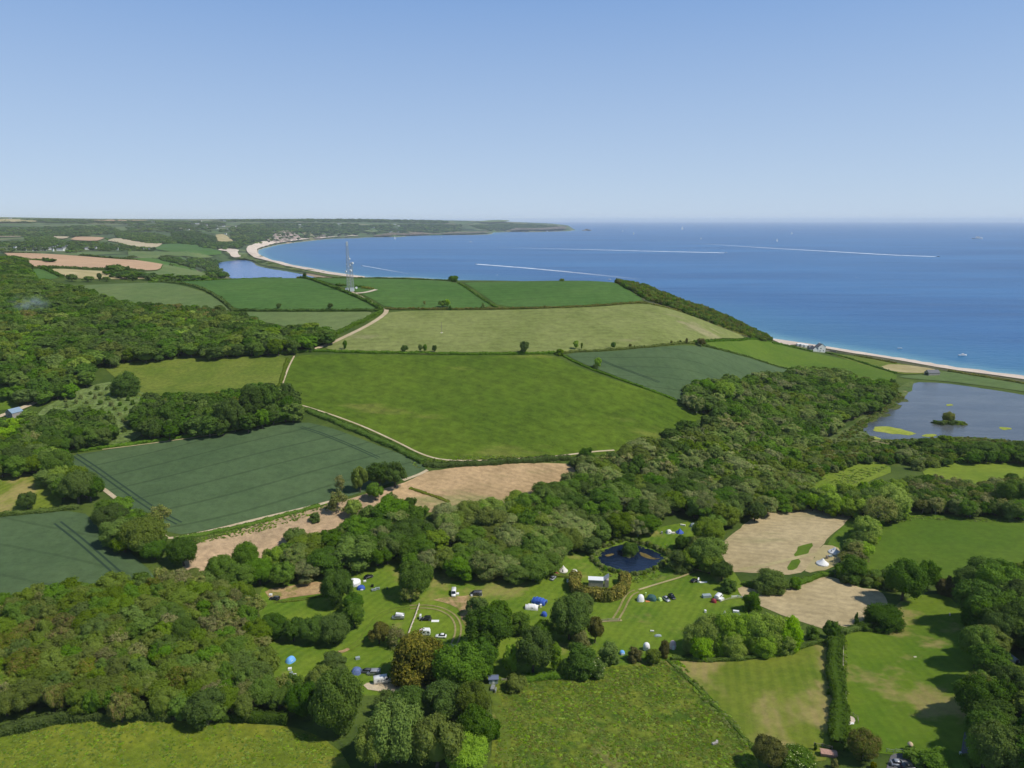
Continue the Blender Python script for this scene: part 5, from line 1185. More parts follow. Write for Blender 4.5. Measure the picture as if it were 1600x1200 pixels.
HEDGES = [
 ([(488,549),(560,551.5),(640,552.5),(700,554),(760,554),(820,553.5),(872,552.5)], 3.0, 1.7, 'mid', "long low hedge along the top of the lush green field"),
 ([(872,552.5),(905,550),(960,547),(1030,542),(1085,537)], 2.6, 1.5, 'olive', "low hedge along the top of the dark crop right of the lush field"),
 ([(1085,536),(1130,533),(1172,529),(1204,534)], 2.6, 1.6, 'dark', "hedge between the olive pasture and the bright green coastal field"),
 ([(876,554),(905,570),(950,587),(1000,605),(1058,627)], 2.2, 1.2, 'mid', "thin hedge between the lush field and the dark crop on its right"),
 ([(1098,540),(1130,548.5),(1180,561.5),(1262,582)], 2.4, 1.5, 'dark', "hedge between the right dark crop and the bright coastal field"),
 ([(365,486),(430,486.5),(500,486.5),(592,486)], 3.2, 2.2, 'dark', "dark hedge under the crest field left of the mast"),
 ([(602,484),(700,484),(800,483),(900,481),(960,477),(1010,474)], 3.0, 1.9, 'brown', "long brownish hedge between the olive pasture and the crest fields"),
 ([(247,440.5),(300,446.5),(328,457),(350,472),(364,486)], 3.4, 2.0, 'dark', "curving dark hedge between two crest fields on the left"),
 ([(470,434),(505,444.5),(540,457.5),(572,471),(597,485)], 4.0, 2.6, 'dark', "thick hedge running down from the crest past the mast"),
 ([(232,438.5),(290,436),(350,434),(440,432.8)], 2.4, 1.3, 'dark', "thin hedge on the skyline left of the mast"),
 ([(480,433.2),(540,434),(600,435.2),(660,437),(705,439)], 2.4, 1.4, 'dark', "thin hedge on the skyline right of the mast"),
 ([(716,443),(735,455),(755,469),(777,482)], 2.6, 1.6, 'dark', "straight dark hedge dividing the two right crest fields"),
 ([(596,488),(575,500),(545,513),(515,530),(482,545)], 4.0, 3.0, 'mid', "bushy hedge on the left of the pale track"),
 ([(1012,474.5),(1040,481),(1100,500.5),(1168,526)], 2.2, 1.3, 'brown', "hedge under the cliff top scrub"),
 ([(345,555),(400,552.5),(445,552),(488,549)], 4.0, 2.0, 'mid', "hedge below the big left wood"),
 ([(450,560),(443,585),(434,615)], 2.6, 1.2, 'olive', "short hedge on the left side of the lush field"),
 ([(478,641),(520,658),(570,679),(625,703),(662,724)], 5.0, 1.9, 'dark', "wide dark hedge between the dark crop and the lush field"),
 ([(662,728),(700,729),(760,725.5),(850,720),(893,717)], 4.2, 2.2, 'dark', "dark hedge between the lush field and the stubble"),
 ([(640,763),(660,770),(685,778),(702,785)], 2.0, 0.7, 'brown', "low brown bank crossing the stubble"),
 ([(112,706),(190,697),(290,683),(380,669),(455,655)], 3.2, 1.4, 'mid', "hedge along the top of the large dark crop field"),
 ([(272,842),(335,832),(420,812),(500,790)], 2.4, 0.9, 'mid', "low green bank under the large dark crop field"),
 ([(-60,812),(0,807),(60,801),(125,794)], 3.2, 1.8, 'mid', "hedge above the dark crop at the left edge"),
 ([(-60,1160),(0,1147),(55,1135),(110,1125),(200,1121),(270,1124)], 3.6, 2.6, m_clip, "clipped hedge along the top of the yellowish meadow left of the dark round tree"),
 ([(345,1125),(400,1124),(450,1130)], 3.6, 2.6, m_clip, "clipped hedge right of the dark round tree at the yellowish meadow"),
 ([(1306,1000),(1303,1030),(1305,1060),(1311,1095),(1312,1120),(1309,1150),(1307,1172)], 4.6, 2.8, m_clip, "long clipped hedge between the two lower right fields"),
 ([(1291,552),(1340,565),(1400,584)], 3.0, 1.7, 'dark', "dark hedge running from the white house to the lagoon"),
 ([(1335,556.5),(1370,562.5),(1400,568.5)], 4.0, 1.6, 'brown', "brown scrub bank behind the beach"),
 ([(1482,580.5),(1540,590),(1600,600),(1680,616)], 5.0, 1.8, 'brown', "dark scrub bank behind the beach at the right edge"),
 ([(1208,537),(1240,543),(1270,550)], 4.0, 1.8, 'dark', "dark hedge left of the white house"),
 ([(1255,694),(1290,689),(1330,692)], 5, 2.0, 'grey', "greyish reed bank beside the lagoon marsh"),
 ([(1160,912),(1195,922),(1240,916),(1278,902),(1300,897)], 2.6, 1.6, 'mid', "hedge between the two stubble fields"),
 ([(1310,990),(1345,983),(1370,976)], 3.2, 2.0, 'mid', "low hedge between the lower stubble and the worn green field"),
 ([(1050,1030),(1100,1033),(1180,1030),(1240,1015),(1290,1002)], 2.2, 1.2, 'mid', "low hedge under the bright copse"),
 ([(1042,1031),(1075,1062),(1115,1103),(1150,1140),(1183,1178)], 0.9, 0.5, 'mid', "grassy fence line between the rough meadow and the striped field"),
 ([(800,1062),(850,1060),(940,1052)], 4.0, 1.4, 'mid', "rough growth along the top of the centre meadow"),
 ([(810,905),(850,901),(890,901)], 2.0, 1.2, 'olive', "brown hedge behind the blue tent"),
 ([(1385,905),(1340,905),(1310,898)], 3.0, 1.6, 'dark', "dark hedge below the smooth green field"),
 ([(1410,1182),(1440,1187),(1480,1190),(1530,1192)], 3.4, 1.8, 'mid', "garden hedge along the bottom right yard"),
 ([(1422,1172),(1428,1186),(1436,1202)], 2.2, 1.5, 'mid', "short hedge right of the tarmac yard"),
 ([(1562,1128),(1600,1124),(1640,1120)], 5, 2.0, 'purple', "reddish shrub row at the right edge"),
 ([(1575,1140),(1620,1135)], 6, 2.5, 'dark', "dark shrubs behind the red roof"),
 ([(428,942),(470,938),(512,930)], 1.2, 0.5, 'olive', "faint grass bank below the worn brown strip"),
]
for a in HEDGES: hedge(*a)
FARH = [([(2,394.5),(60,396),(140,401.5),(205,406.8),(268,414)], "dark hedge along the far pinkish field"), ([(48,420.5),(120,420.5),(180,421.5),(225,424)], "hedge below the far pinkish field"),
 ([(15,404),(45,406.5),(66,408)], "short hedge inside the far pinkish field"), ([(66,419.5),(80,426),(97,436)], "hedge between two small far fields"), ([(185,424),(215,428),(252,436),(300,437)], "hedge beyond the crest on the left"),
 ([(268,415),(300,421),(327,432)], "far hedge above the olive field"), ([(200,404.5),(240,403.5),(262,408.5),(305,419)], "hedge in the valley beyond"), ([(165,373),(185,380),(215,387),(240,390)], "far hedge left of the long pale stubble")]
for p_, lab in FARH: hedge(p_, 7, 3.2, 'dark', lab, dmax=4500., dmin=1150.)
# golden conifer hedge round the pool building
Gp = px_poly([(901,907),(895,916),(900,928),(925,936),(955,939),(972,930),(978,915),(974,907)], 400)
hedge(None, 4.6, 4.6, 'gold', "tall golden conifer hedge round the building with the white roof", P=Gp, leaf=0.5, dens=1.8, wav=0.10)

# ================================================================== tracks and worn lines
def rb(px, w, mat, label, lev=4, name="track", dmax=1100., kind="structure", **k): return ribbon(name, px_poly(px, dmax), w, mat, lev=lev, label=label, kind=kind, **k)
rb([(604,485),(603,490),(592,499),(570,512),(545,524),(520,536),(492,546)], 4.6, m_track, "pale farm track climbing to the mast")
rb([(550,457),(575,470),(596,482),(604,486)], 2.2, m_track, "narrow worn line beside the mast hedge")
rb([(552,459.5),(572,458),(588,453.5)], 5.0, m_gravel, "pale gravel pad beside the mast")
rb([(460,557),(452,572),(445,590),(438,612)], 1.3, m_track, "pale worn edge on the left of the lush field")
rb([(472,634),(520,649),(570,667.5),(620,690.5),(657,710),(690,719.5),(740,720.5),(800,718.5),(870,713.5),(905,709),(930,706),(960,704)], 1.35, m_track, "pale path round the lower edge of the lush field")
rb([(500,549.5),(600,552),(700,554.5)], 1.6, m_straw, "dry upper edge of the lush field")
rb([(150,756),(180,778),(196,793)], 2.2, m_track, "pale track at the left corner of the large dark crop")
rb([(215,806),(240,822),(258,840),(268,842),(330,829.5),(400,811.5),(480,793.5),(520,783)], 1.9, m_track, "pale path along the lower edge of the large dark crop")
rb([(630,751),(655,742),(668,735)], 2.0, m_track, "pale path at the right corner of the large dark crop")
rb([(160,703),(280,687.5),(350,678)], 1.0, m_straw, "dry upper edge of the large dark crop")
rb([(-30,660),(10,648),(40,636),(62,627)], 4.0, m_track, "pale lane to the blue roofed hut")
rb([(1398,606),(1388,622),(1362,640),(1340,650),(1318,660)], 4.0, m_scrubg, "brown path along the lagoon marsh")
rb([(1155,891),(1200,883),(1240,873),(1270,866),(1290,866)], 2.4, m_straw, "dry path across the stubble to the bell tents")
rb([(1055,893),(1080,889),(1110,895)], 1.6, m_straw, "dry path at the right of the camping meadow")
# vehicle tracks: two ruts side by side
def ruts(px, gap, w, mat, label, dmax=500.):
    P = soft(px_poly(px, dmax), 2, closed=False); T_ = np.gradient(P, axis=0); T_ = unit(T_); Nn = np.stack([-T_[:,1], T_[:,0]], -1)
    for s in (-1, 1): ribbon("track", P+Nn*s*gap/2, w, mat, lev=4, label=label)
ruts([(640,949),(668,948),(690,952),(708,962),(716,976),(716,992),(708,1010),(702,1022)], 2.2, 0.7, m_wheel2, "wheel rut curving round the parked campers")
ruts([(640,949),(610,954),(590,964),(575,985),(562,1005),(545,1015)], 2.0, 0.5, m_mead, "faint wheel rut on the left camping pitch")
ruts([(995,924),(985,928),(978,938),(972,952),(962,968)], 2.3, 0.8, m_wheel2, "wheel rut beside the golden hedge")
rb([(998,922),(1030,912),(1065,902),(1085,893)], 1.2, m_straw, "faint path across the camping meadow", dmax=500)
rb([(545,1014),(538,1018),(528,1020)], 1.6, m_earth, "bare earth at the gap in the dark hedge row", dmax=500)
rb([(700,1024),(712,1008)], 3.6, m_gravel, "gravel at the end of the curved track", dmax=500)
rb([(938,972),(950,970.5),(972,970)], 1.3, m_straw, "worn ground at the field gate", dmax=500)
rb([(772,1085),(780,1110),(790,1150),(792,1200)], 3.0, m_mead, "trodden line down the left of the rough meadow", dmax=500)
# wheel marks in the crops
def marks(px, dmax=900., w=0.9, gap=2.6):
    P = soft(px_poly(px, dmax), 1, closed=False); T_ = unit(np.gradient(P, axis=0)); Nn = np.stack([-T_[:,1], T_[:,0]], -1)
    for s in (-1, 1): ribbon("wheel_mark", P+Nn*s*gap/2, w, m_wheel, lev=3, label="dark wheel mark in the crop")
marks([(116,711),(150,733),(190,762),(230,790),(262,809),(280,818)])
marks([(470,668),(500,677),(550,697),(592,716)], w=0.7, gap=2.0)
marks([(90,817),(120,840),(160,875),(200,910),(215,922)])
marks([(930,560),(975,578),(1030,598)], w=0.8, gap=2.4)
# ================================================================== small things: mesh collector
class MB:
    def __init__(s): s.v = []; s.f3 = []; s.f4 = []; s.m3 = []; s.m4 = []; s.n = 0
    def add(s, V, Fs, mi=0):
        V = np.asarray(V, float); s.v.append(V)
        for f in Fs:
            f = [i+s.n for i in f]
            if len(f) == 3: s.f3.append(f); s.m3.append(mi)
            elif len(f) == 4: s.f4.append(f); s.m4.append(mi)
            else:
                for i in range(1, len(f)-1): s.f3.append([f[0], f[i], f[i+1]]); s.m3.append(mi)
        s.n += len(V); return s
    def box(s, c, d, rz=0.0, mi=0, top=1.0):
        x, y, z = (q/2 for q in d); V = []
        for k, sg in ((1.0, -1), (top, 1)):
            for a, b in ((-1,-1),(1,-1),(1,1),(-1,1)): V.append((a*x*k, b*y*k, sg*z))
        V = np.array(V); c_, s_ = math.cos(rz), math.sin(rz); V = np.c_[V[:,0]*c_-V[:,1]*s_, V[:,0]*s_+V[:,1]*c_, V[:,2]]+np.array(c)
        return s.add(V, [(3,2,1,0),(4,5,6,7),(0,1,5,4),(1,2,6,5),(2,3,7,6),(3,0,4,7)], mi)
    def tube(s, path, r, seg=6, mi=0, cap=True):
        r = [r]*len(path) if not isinstance(r, (list, tuple)) else r; V, Fq = tube(path, r, seg); Fq = [tuple(f[::-1]) for f in Fq.tolist()]
        if cap: Fq += [tuple(range(seg)), tuple(range(len(V)-1, len(V)-seg-1, -1))]
        return s.add(V, Fq, mi)
    def loft(s, rings, mi=0, close=True, caps=True):
        n = len(rings[0]); V = np.array(rings, float).reshape(-1, 3); Fq = []
        for i in range(len(rings)-1):
            for k in range(n if close else n-1): Fq.append((i*n+k, i*n+(k+1)%n, (i+1)*n+(k+1)%n, (i+1)*n+k))
        if caps: Fq += [tuple(range(n))[::-1], tuple(range((len(rings)-1)*n, len(rings)*n))]
        return s.add(V, Fq, mi)
    def lathe(s, prof, seg=16, c=(0,0,0), mi=0, a0=0.0, a1=2*math.pi):
        full = abs(a1-a0-2*math.pi) < 1e-6; m = seg if full else seg+1; V = []
        for r, z in prof:
            for k in range(m): a = a0+(a1-a0)*k/seg; V.append((c[0]+r*math.cos(a), c[1]+r*math.sin(a), c[2]+z))
        Fq = []
        for i in range(len(prof)-1):
            for k in range(seg): k2 = (k+1) % m; Fq.append((i*m+k, i*m+k2, (i+1)*m+k2, (i+1)*m+k))
        return s.add(V, Fq, mi)
    def build(s, name, mats, parent=None, smooth=False):
        Fs = []; mi = []
        if s.f4: Fs.append(np.array(s.f4)); mi += s.m4
        if s.f3: Fs.append(np.array(s.f3)); mi += s.m3
        return obj(name, np_mesh(name, np.concatenate(s.v), Fs, mats, mi, smooth=smooth), parent)
def spot(px, py, dmax=1100., dmin=0.):
    x, y = U([px], [py], 0.0, dmax, dmin)[0]; return float(x), float(y), float(hgt(x, y))+0.06
def pxm(x, y, z): return project(x, y, z)[2]/F      # metres per picture point at a place
WHITE = plain("white_paint", (0.80,0.80,0.78), 0.35, var=0.04); SILVER = plain("silver_paint", (0.42,0.43,0.45), 0.3, 0.3); BLACKP = plain("black_paint", (0.012,0.013,0.016), 0.25)
GREYP = plain("dark_grey_paint", (0.07,0.075,0.085), 0.3); GLASS = plain("dark_glass", (0.015,0.02,0.028), 0.08, spec=0.8); RUBBER = plain("tyre_rubber", (0.02,0.02,0.02), 0.9)
RIM = plain("wheel_rim", (0.4,0.4,0.42), 0.4, 0.5); LAMP = plain("lamp_glass", (0.7,0.7,0.68), 0.15); TAIL = plain("tail_lamp", (0.35,0.02,0.02), 0.3)
CANVAS = plain("cream_canvas", (0.74,0.70,0.60), 0.95, spec=0.1, var=0.06); CANVASW = plain("white_canvas", (0.82,0.81,0.78), 0.95, spec=0.1, var=0.04)
BLUE = plain("blue_nylon", (0.030,0.090,0.42), 0.7, var=0.15); LBLUE = plain("light_blue_nylon", (0.16,0.42,0.80), 0.7, var=0.1); RED = plain("red_nylon", (0.26,0.02,0.03), 0.7, var=0.1); DGREEN = plain("dark_green_nylon", (0.03,0.10,0.09), 0.7, var=0.15)
LIME = plain("lime_nylon", (0.52,0.72,0.20), 0.7); GREYN = plain("grey_nylon", (0.30,0.36,0.36), 0.7, var=0.1); PINK = plain("pink_canvas", (0.66,0.50,0.47), 0.9, var=0.06); DARKN = plain("dark_opening", (0.02,0.02,0.025), 0.9)
METAL = plain("galvanised_metal", (0.38,0.39,0.40), 0.45, 0.4, var=0.1); WOOD = plain("weathered_wood", (0.30,0.25,0.19), 0.9, spec=0.1, var=0.15); SLATE = plain("slate_roof", (0.11,0.115,0.13), 0.7, var=0.15)
REDTILE = plain("red_roof_tiles", (0.34,0.11,0.07), 0.8, var=0.2); RENDER = plain("white_render", (0.80,0.79,0.75), 0.9, spec=0.1, var=0.04); STONE = plain("grey_stone", (0.36,0.33,0.29), 0.9, spec=0.1, var=0.15)
PANEL = plain("grey_roof_sheet", (0.30,0.32,0.34), 0.5, var=0.1); BRICKP = plain("pinkish_brick", (0.42,0.24,0.18), 0.9, var=0.15); ORANGE = plain("orange_cloth", (0.55,0.20,0.06), 0.9); FOAM = plain("white_foam", (0.85,0.88,0.90), 0.8)
SAIL = plain("white_sail", (0.85,0.85,0.83), 0.8); THATCH = plain("thatch", (0.55,0.42,0.26), 1.0, var=0.1)

def wheels(root, xs, hw, r=0.33, w=0.22):
    for x in xs:
        for sy in (-1, 1):
            m = MB(); m.tube([(x, sy*(hw-w), r), (x, sy*hw, r)], r, 12, 0); m.tube([(x, sy*hw, r), (x, sy*(hw+0.012), r)], r*0.58, 10, 1); m.build("wheel", [RUBBER, RIM], root)
def ring(x, hw, zb, zt, k=0.9): return [(x,-hw*0.93,zb),(x,hw*0.93,zb),(x,hw,zb+(zt-zb)*0.35),(x,hw*0.985,zb+(zt-zb)*0.8),(x,hw*k,zt),(x,-hw*k,zt),(x,-hw*0.985,zb+(zt-zb)*0.8),(x,-hw,zb+(zt-zb)*0.35)]
def car(px, py, deg, paint, label, L=4.3, estate=False, H=1.48, cat="car", name="parked_car", roofcol=None, group="cars parked in the camping meadow"):
    x, y, z = spot(px, py); root = empty(name, (x, y, z), R(deg)); s = L/4.3; hw = 0.88
    m = MB(); m.loft([ring(a*s, b, c, d) for a, b, c, d in ((-2.15,0.70,0.36,0.72),(-2.02,0.84,0.24,0.90),(-1.0,0.88,0.20,0.93),(0.3,0.88,0.20,0.92),(1.25,0.87,0.20,0.86),(1.9,0.80,0.24,0.74),(2.13,0.62,0.36,0.58))]); m.build("body", [paint], root, True)
    re = -1.98 if estate else -1.70; rt = -1.72 if estate else -1.15
    def cr(a, w, z0): return [(a*s,-w,z0),(a*s,w,z0)]
    m = MB(); st = [(re,0.76,0.90,0.93),(rt,0.74,0.90,H-0.05),(0.05,0.74,0.90,H-0.03),(0.95,0.76,0.88,0.91)]
    m.loft([[(a*s,-w,b),(a*s,w,b),(a*s,w*0.83,t),(a*s,-w*0.83,t)] for a, w, b, t in st]); m.build("window", [GLASS], root)
    m = MB(); m.loft([[(a*s,-0.60,t),(a*s,0.60,t),(a*s,0.57,t+0.05),(a*s,-0.57,t+0.05)] for a, t in ((rt-0.05,H-0.055),(-0.5,H-0.03),(0.1,H-0.045))]); m.build("roof", [roofcol or paint], root, True)
    wheels(root, (-1.32*s, 1.33*s), hw)
    for sy in (-1, 1):
        m = MB(); m.box((2.03*s, sy*0.58, 0.62), (0.10, 0.26, 0.12)); m.build("headlight", [LAMP], root); m = MB(); m.box((-2.08*s, sy*0.62, 0.74), (0.08, 0.2, 0.14)); m.build("tail_light", [TAIL], root)
    tag(root, label, cat, group); return root
def van(px, py, deg, paint, label, L=5.2, H=1.98, hw=0.97, high=False, poptop=False, name="camper_van", sidewin=True, group="camper vans in the camping meadow"):
    x, y, z = spot(px, py); root = empty(name, (x, y, z), R(deg)); h = L/2
    m = MB(); m.loft([ring(a, w, 0.28, t, k) for a, w, t, k in ((-h,hw*0.96,H*0.93,0.86),(-h+0.12,hw,H,0.86),(0,hw,H+0.02,0.86),(h-1.55,hw,H,0.84),(h-0.78,hw*0.97,1.16,0.9),(h-0.12,hw*0.9,0.98,0.9),(h,hw*0.8,0.66,0.92))]); m.build("body", [paint], root, True)
    m = MB(); m.loft([[(h-1.50,-hw*0.78,H-0.10),(h-1.50,hw*0.78,H-0.10),(h-1.44,hw*0.78,H-0.06),(h-1.44,-hw*0.78,H-0.06)],[(h-0.80,-hw*0.84,1.22),(h-0.80,hw*0.84,1.22),(h-0.72,hw*0.84,1.25),(h-0.72,-hw*0.84,1.25)]]); m.build("windscreen", [GLASS], root)
    for sy in (-1, 1):
        m = MB(); m.box((h-1.62, sy*(hw*0.985), H*0.70), (0.85, 0.05, H*0.22)); m.build("side_window", [GLASS], root)
        if sidewin: m = MB(); m.box((-0.35, sy*(hw*0.985), H*0.70), (1.5, 0.05, H*0.21)); m.build("side_window", [GLASS], root)
        m = MB(); m.box((h-0.06, sy*hw*0.62, 0.76), (0.12, 0.28, 0.18)); m.build("headlight", [LAMP], root)
    if poptop:
        m = MB(); m.loft([[(-h+0.4,-hw*0.72,H+0.02),(-h+0.4,hw*0.72,H+0.02),(-h+0.4,hw*0.72,H+0.10),(-h+0.4,-hw*0.72,H+0.10)],[(h-1.7,-hw*0.72,H+0.02),(h-1.7,hw*0.72,H+0.02),(h-1.7,hw*0.72,H+0.55),(h-1.7,-hw*0.72,H+0.55)]][::-1]); m.build("pop_up_roof", [WHITE], root)
    wheels(root, (-h+1.0, h-0.95), hw, 0.35)
    tag(root, label, "van", group); return root
def caravan(px, py, deg, label, L=4.4, paint=None):
    x, y, z = spot(px, py); root = empty("caravan", (x, y, z), R(deg)); h = L/2
    m = MB(); pr = [(-h,0.5),(-h+0.05,1.7),(-h+0.4,2.35),(h-0.5,2.4),(h-0.08,1.9),(h,0.9),(h-0.2,0.45)]
    m.loft([[(a, sy, b) for a, b in pr] for sy in (1.02, -1.02)]); m.build("body", [paint or WHITE], root)
    for sy in (-1, 1):
        for a in (-0.9, 0.8): m = MB(); m.box((a, sy*1.035, 1.55), (0.85, 0.04, 0.5)); m.build("window", [GLASS], root)
    m = MB(); m.box((h-0.02, 0, 1.55), (0.06, 1.3, 0.5)); m.build("window", [GLASS], root); m = MB(); m.tube([(h-0.2,0,0.45),(h+1.0,0,0.42)], 0.05, 6); m.build("drawbar", [METAL], root)
    wheels(root, (0.0,), 1.02, 0.32); tag(root, label, "caravan"); return root
def bell_tent(px, py, label, Rr=2.5, H=3.1, mat=None, wall=0.65, group=None, deg=200, name="bell_tent"):
    x, y, z = spot(px, py); root = empty(name, (x, y, z), R(deg))
    pr = [(Rr*1.01,0),(Rr,wall)]+[(Rr*(1-t)+0.05*t-0.16*Rr*math.sin(math.pi*t)*0.55, wall+(H-wall)*t) for t in (0.12,0.28,0.45,0.62,0.8,0.93,1.0)]+[(0.0,H+0.02)]
    m = MB(); m.lathe(pr, 18); m.build("canvas", [mat or CANVASW], root)
    m = MB(); a = 0.16; q = [(Rr*1.03*math.cos(-a),Rr*1.03*math.sin(-a),0.02),(Rr*1.03*math.cos(a),Rr*1.03*math.sin(a),0.02),(Rr*0.66,0.06,1.75),(Rr*0.66,-0.06,1.75)]; m.add(q+[(c[0]-0.08,c[1],c[2]) for c in q], [(0,1,2,3),(7,6,5,4),(0,4,5,1),(1,5,6,2),(2,6,7,3),(3,7,4,0)]); m.build("door", [DARKN], root)
    m = MB(); m.tube([(0,0,H-0.1),(0,0,H+0.16)], 0.05, 6); m.build("pole_tip", [METAL], root)
    m = MB()
    for k in range(9):
        b = 2*math.pi*k/9+0.2; m.tube([(Rr*math.cos(b),Rr*math.sin(b),wall),((Rr+1.3)*math.cos(b),(Rr+1.3)*math.sin(b),0.0)], 0.012, 3)
    m.build("guy_ropes", [CANVAS], root)
    tag(root, label, "tent", group); return root
def dome_tent(px, py, deg, L, W_, H, mat, label, mat2=None, n=9, name="dome_tent", group=None):
    """arched tent: cloth over hoops, higher in the middle"""
    x, y, z = spot(px, py); root = empty(name, (x, y, z), R(deg)); rings = []
    for i in range(n):
        t = i/(n-1)*2-1; k = math.sqrt(max(0.02, 1-abs(t)**2.6)); k2 = 1 if 0 < i < n-1 else 0.35
        rings.append([(t*L/2, math.cos(a)*W_/2*(0.55+0.45*k), math.sin(a)**0.8*H*k*k2) for a in np.linspace(0, math.pi, 11)])
    m = MB(); m.loft(rings, 0, close=False, caps=False); m.loft([rings[0], [(-L/2, q[1]*0.2, 0) for q in rings[0]]], 0, close=False, caps=False)
    m.build("flysheet", [mat], root, True)
    m = MB(); h_ = H*0.62; q = [(L/2*0.80,-0.45,0.02),(L/2*0.80,0.45,0.02),(L/2*0.62,0.28,h_),(L/2*0.62,-0.28,h_)]; q = [(a+0.12,b,c) for a,b,c in q]; m.add(q+[(a+0.05,b,c) for a,b,c in q], [(0,1,2,3),(7,6,5,4),(0,4,5,1),(1,5,6,2),(2,6,7,3),(3,7,4,0)]); m.build("door", [mat2 or DARKN], root)
    for sy in (-1, 1): m = MB(); m.box((-L*0.08, sy*(W_/2*0.90), H*0.42), (L*0.22, 0.06, H*0.22)); m.build("window", [mat2 or GLASS], root)
    tag(root, label, "tent", group); return root
def tunnel_tent(px, py, deg, L, W_, H, mat, label, mat2=None, bays=4, name="tunnel_tent"):
    x, y, z = spot(px, py); root = empty(name, (x, y, z), R(deg)); rings = []; N = bays*2+1
    for i in range(N):
        t = i/(N-1); hh = H*(1.0 if 0.15 < t < 0.8 else 0.78)*(1 if i % 2 == 0 else 0.94); rings.append([(-L/2+L*t+(0.5 if i == 0 else -0.3 if i == N-1 else 0)*0, math.cos(a)*W_/2, math.sin(a)**0.75*hh) for a in np.linspace(0, math.pi, 13)])
    m = MB(); m.loft(rings, 0, close=False, caps=True); m.build("flysheet", [mat], root, True)
    for i in range(0, N, 2): m = MB(); m.tube([(p[0], p[1]*1.01, p[2]*1.01+0.01) for p in rings[i]], 0.04, 4, cap=False); m.build("hoop", [mat2 or DARKN], root)
    m = MB(); m.box((L/2+0.02, 0, H*0.30), (0.06, W_*0.42, H*0.55)); m.build("door", [DARKN], root)
    for sy in (-1, 1): m = MB(); m.box((0.2, sy*W_*0.455, H*0.45), (L*0.2, 0.08, H*0.25)); m.build("window", [GLASS], root)
    tag(root, label, "tent"); return root
def slab(px, py, deg, a, b, c, mat, label, cat, name, zoff=0.0):
    x, y, z = spot(px, py); m = MB(); m.box((0,0,c/2), (a,b,c)); o = m.build(name, [mat]); o.location = (x, y, z+zoff); o.rotation_euler = (0,0,R(deg)); tag(o, label, cat); return o
def gable(root, L, W_, wh, rh, wall, roof, over=0.25, name_w="wall", name_r="roof", off=(0,0,0), chim=False, wins=(), wmat=None):
    ox, oy, oz = off
    m = MB(); m.loft([[(ox+sx*L/2, oy-W_/2, oz-1.0),(ox+sx*L/2, oy+W_/2, oz-1.0),(ox+sx*L/2, oy+W_/2, oz+wh),(ox+sx*L/2, oy, oz+wh+rh),(ox+sx*L/2, oy-W_/2, oz+wh)] for sx in (-1, 1)]); m.build(name_w, [wall], root)
    k = rh/(W_/2); m = MB(); e = W_/2+over; lo = oz+wh-k*over+0.02; tp = oz+wh+rh+0.02
    for sg in (-1, 1):
        m.loft([[(ox+sx*(L/2+over), oy+sg*e, lo),(ox+sx*(L/2+over), oy, tp),(ox+sx*(L/2+over), oy, tp+0.2),(ox+sx*(L/2+over), oy+sg*e, lo+0.2)] for sx in (-1, 1)])
    r_ = m.build(name_r, [roof], root)
    if chim: m = MB(); m.box((ox+L*0.38, oy, oz+wh+rh+0.3), (0.7,0.9,1.6)); m.build("chimney", [wall], r_)
    for (wx, wy, wz, sx, sy, sz) in wins: m = MB(); m.box((ox+wx, oy+wy, oz+wz), (sx, sy, sz)); m.build("window", [wmat or GLASS], root)
    return root

# ================================================================== camp site
van(598,1067,15, WHITE, "large white high roofed panel van by the gravel", L=6.0, H=2.65, hw=1.02, sidewin=False)
for (wx, wz, a, b) in ((-1.3,1.75,0.9,0.12),(-1.3,1.45,1.2,0.10),(-1.3,1.15,0.8,0.10),(0.35,1.5,0.5,0.25)):
    o = bpy.data.objects[[q.name for q in bpy.data.objects if q.name.startswith("camper_van")][-1]]; m = MB(); m.box((wx, -1.035, wz), (a, 0.02, b)); m.build("lettering_panel", [GREYP], o)
van(584,1054,182, SILVER, "silver camper van between the dark car and the white van", L=4.6, H=1.95)
car(571,1051,178, GREYP, "dark car parked beside the blue tent and the silver camper", L=4.4, estate=True)
dome_tent(557,1051,90, 3.6,3.4,1.9, plain("dusky_blue_nylon", (0.10,0.15,0.32), 0.7, var=0.2), "dusky blue tent at the left end of the row above the white van")
dome_tent(454,1034,60, 3.6,2.6,2.0, LBLUE, "light blue and white tent on the lower left pitch", mat2=WHITE)
slab(453,1047,10,1.2,1.0,0.75, WHITE, "white camp table below the light blue tent", "table", "camp_table"); slab(455,1053,30,1.1,0.8,0.6, GREYN, "grey camp box below the light blue tent", "box", "storage_box"); slab(458,1058,0,1.9,1.5,0.9, WHITE, "white covered trailer below the light blue tent", "trailer", "trailer")
slab(559,1030,20,1.5,1.1,0.8, GREYN, "small grey camp table alone on the grass", "table", "camp_table")
van(622,967,182, SILVER, "silver camper van with raised white roof left of the fence", L=4.9, H=1.95, poptop=True)
car(665,969,182, BLACKP, "black car with a white mat beside it right of the fence", L=4.7, estate=True, H=1.75)
slab(657,967,0,0.7,1.6,1.7, WHITE, "white wind break standing behind the black car", "screen", "wind_break"); slab(680,970.5,0,3.0,1.5,0.05, CANVASW, "white ground mat beside the black car", "mat", "ground_mat")
caravan(666,992,180, "small white caravan behind the golden tree", L=3.2); slab(659,990,0,1.6,1.6,1.6, PINK, "pale awning tent joined to the small white caravan", "awning", "awning")
car(689,996,176, WHITE, "white car parked on the grass right of the golden tree", L=4.2)
van(709,929,-88, WHITE, "white camper van seen end on behind the brown strip", L=5.0, H=2.2); slab(715,929,0,1.1,1.3,0.6, CANVASW, "white camp chair right of the end on camper van", "chair", "camp_chair")
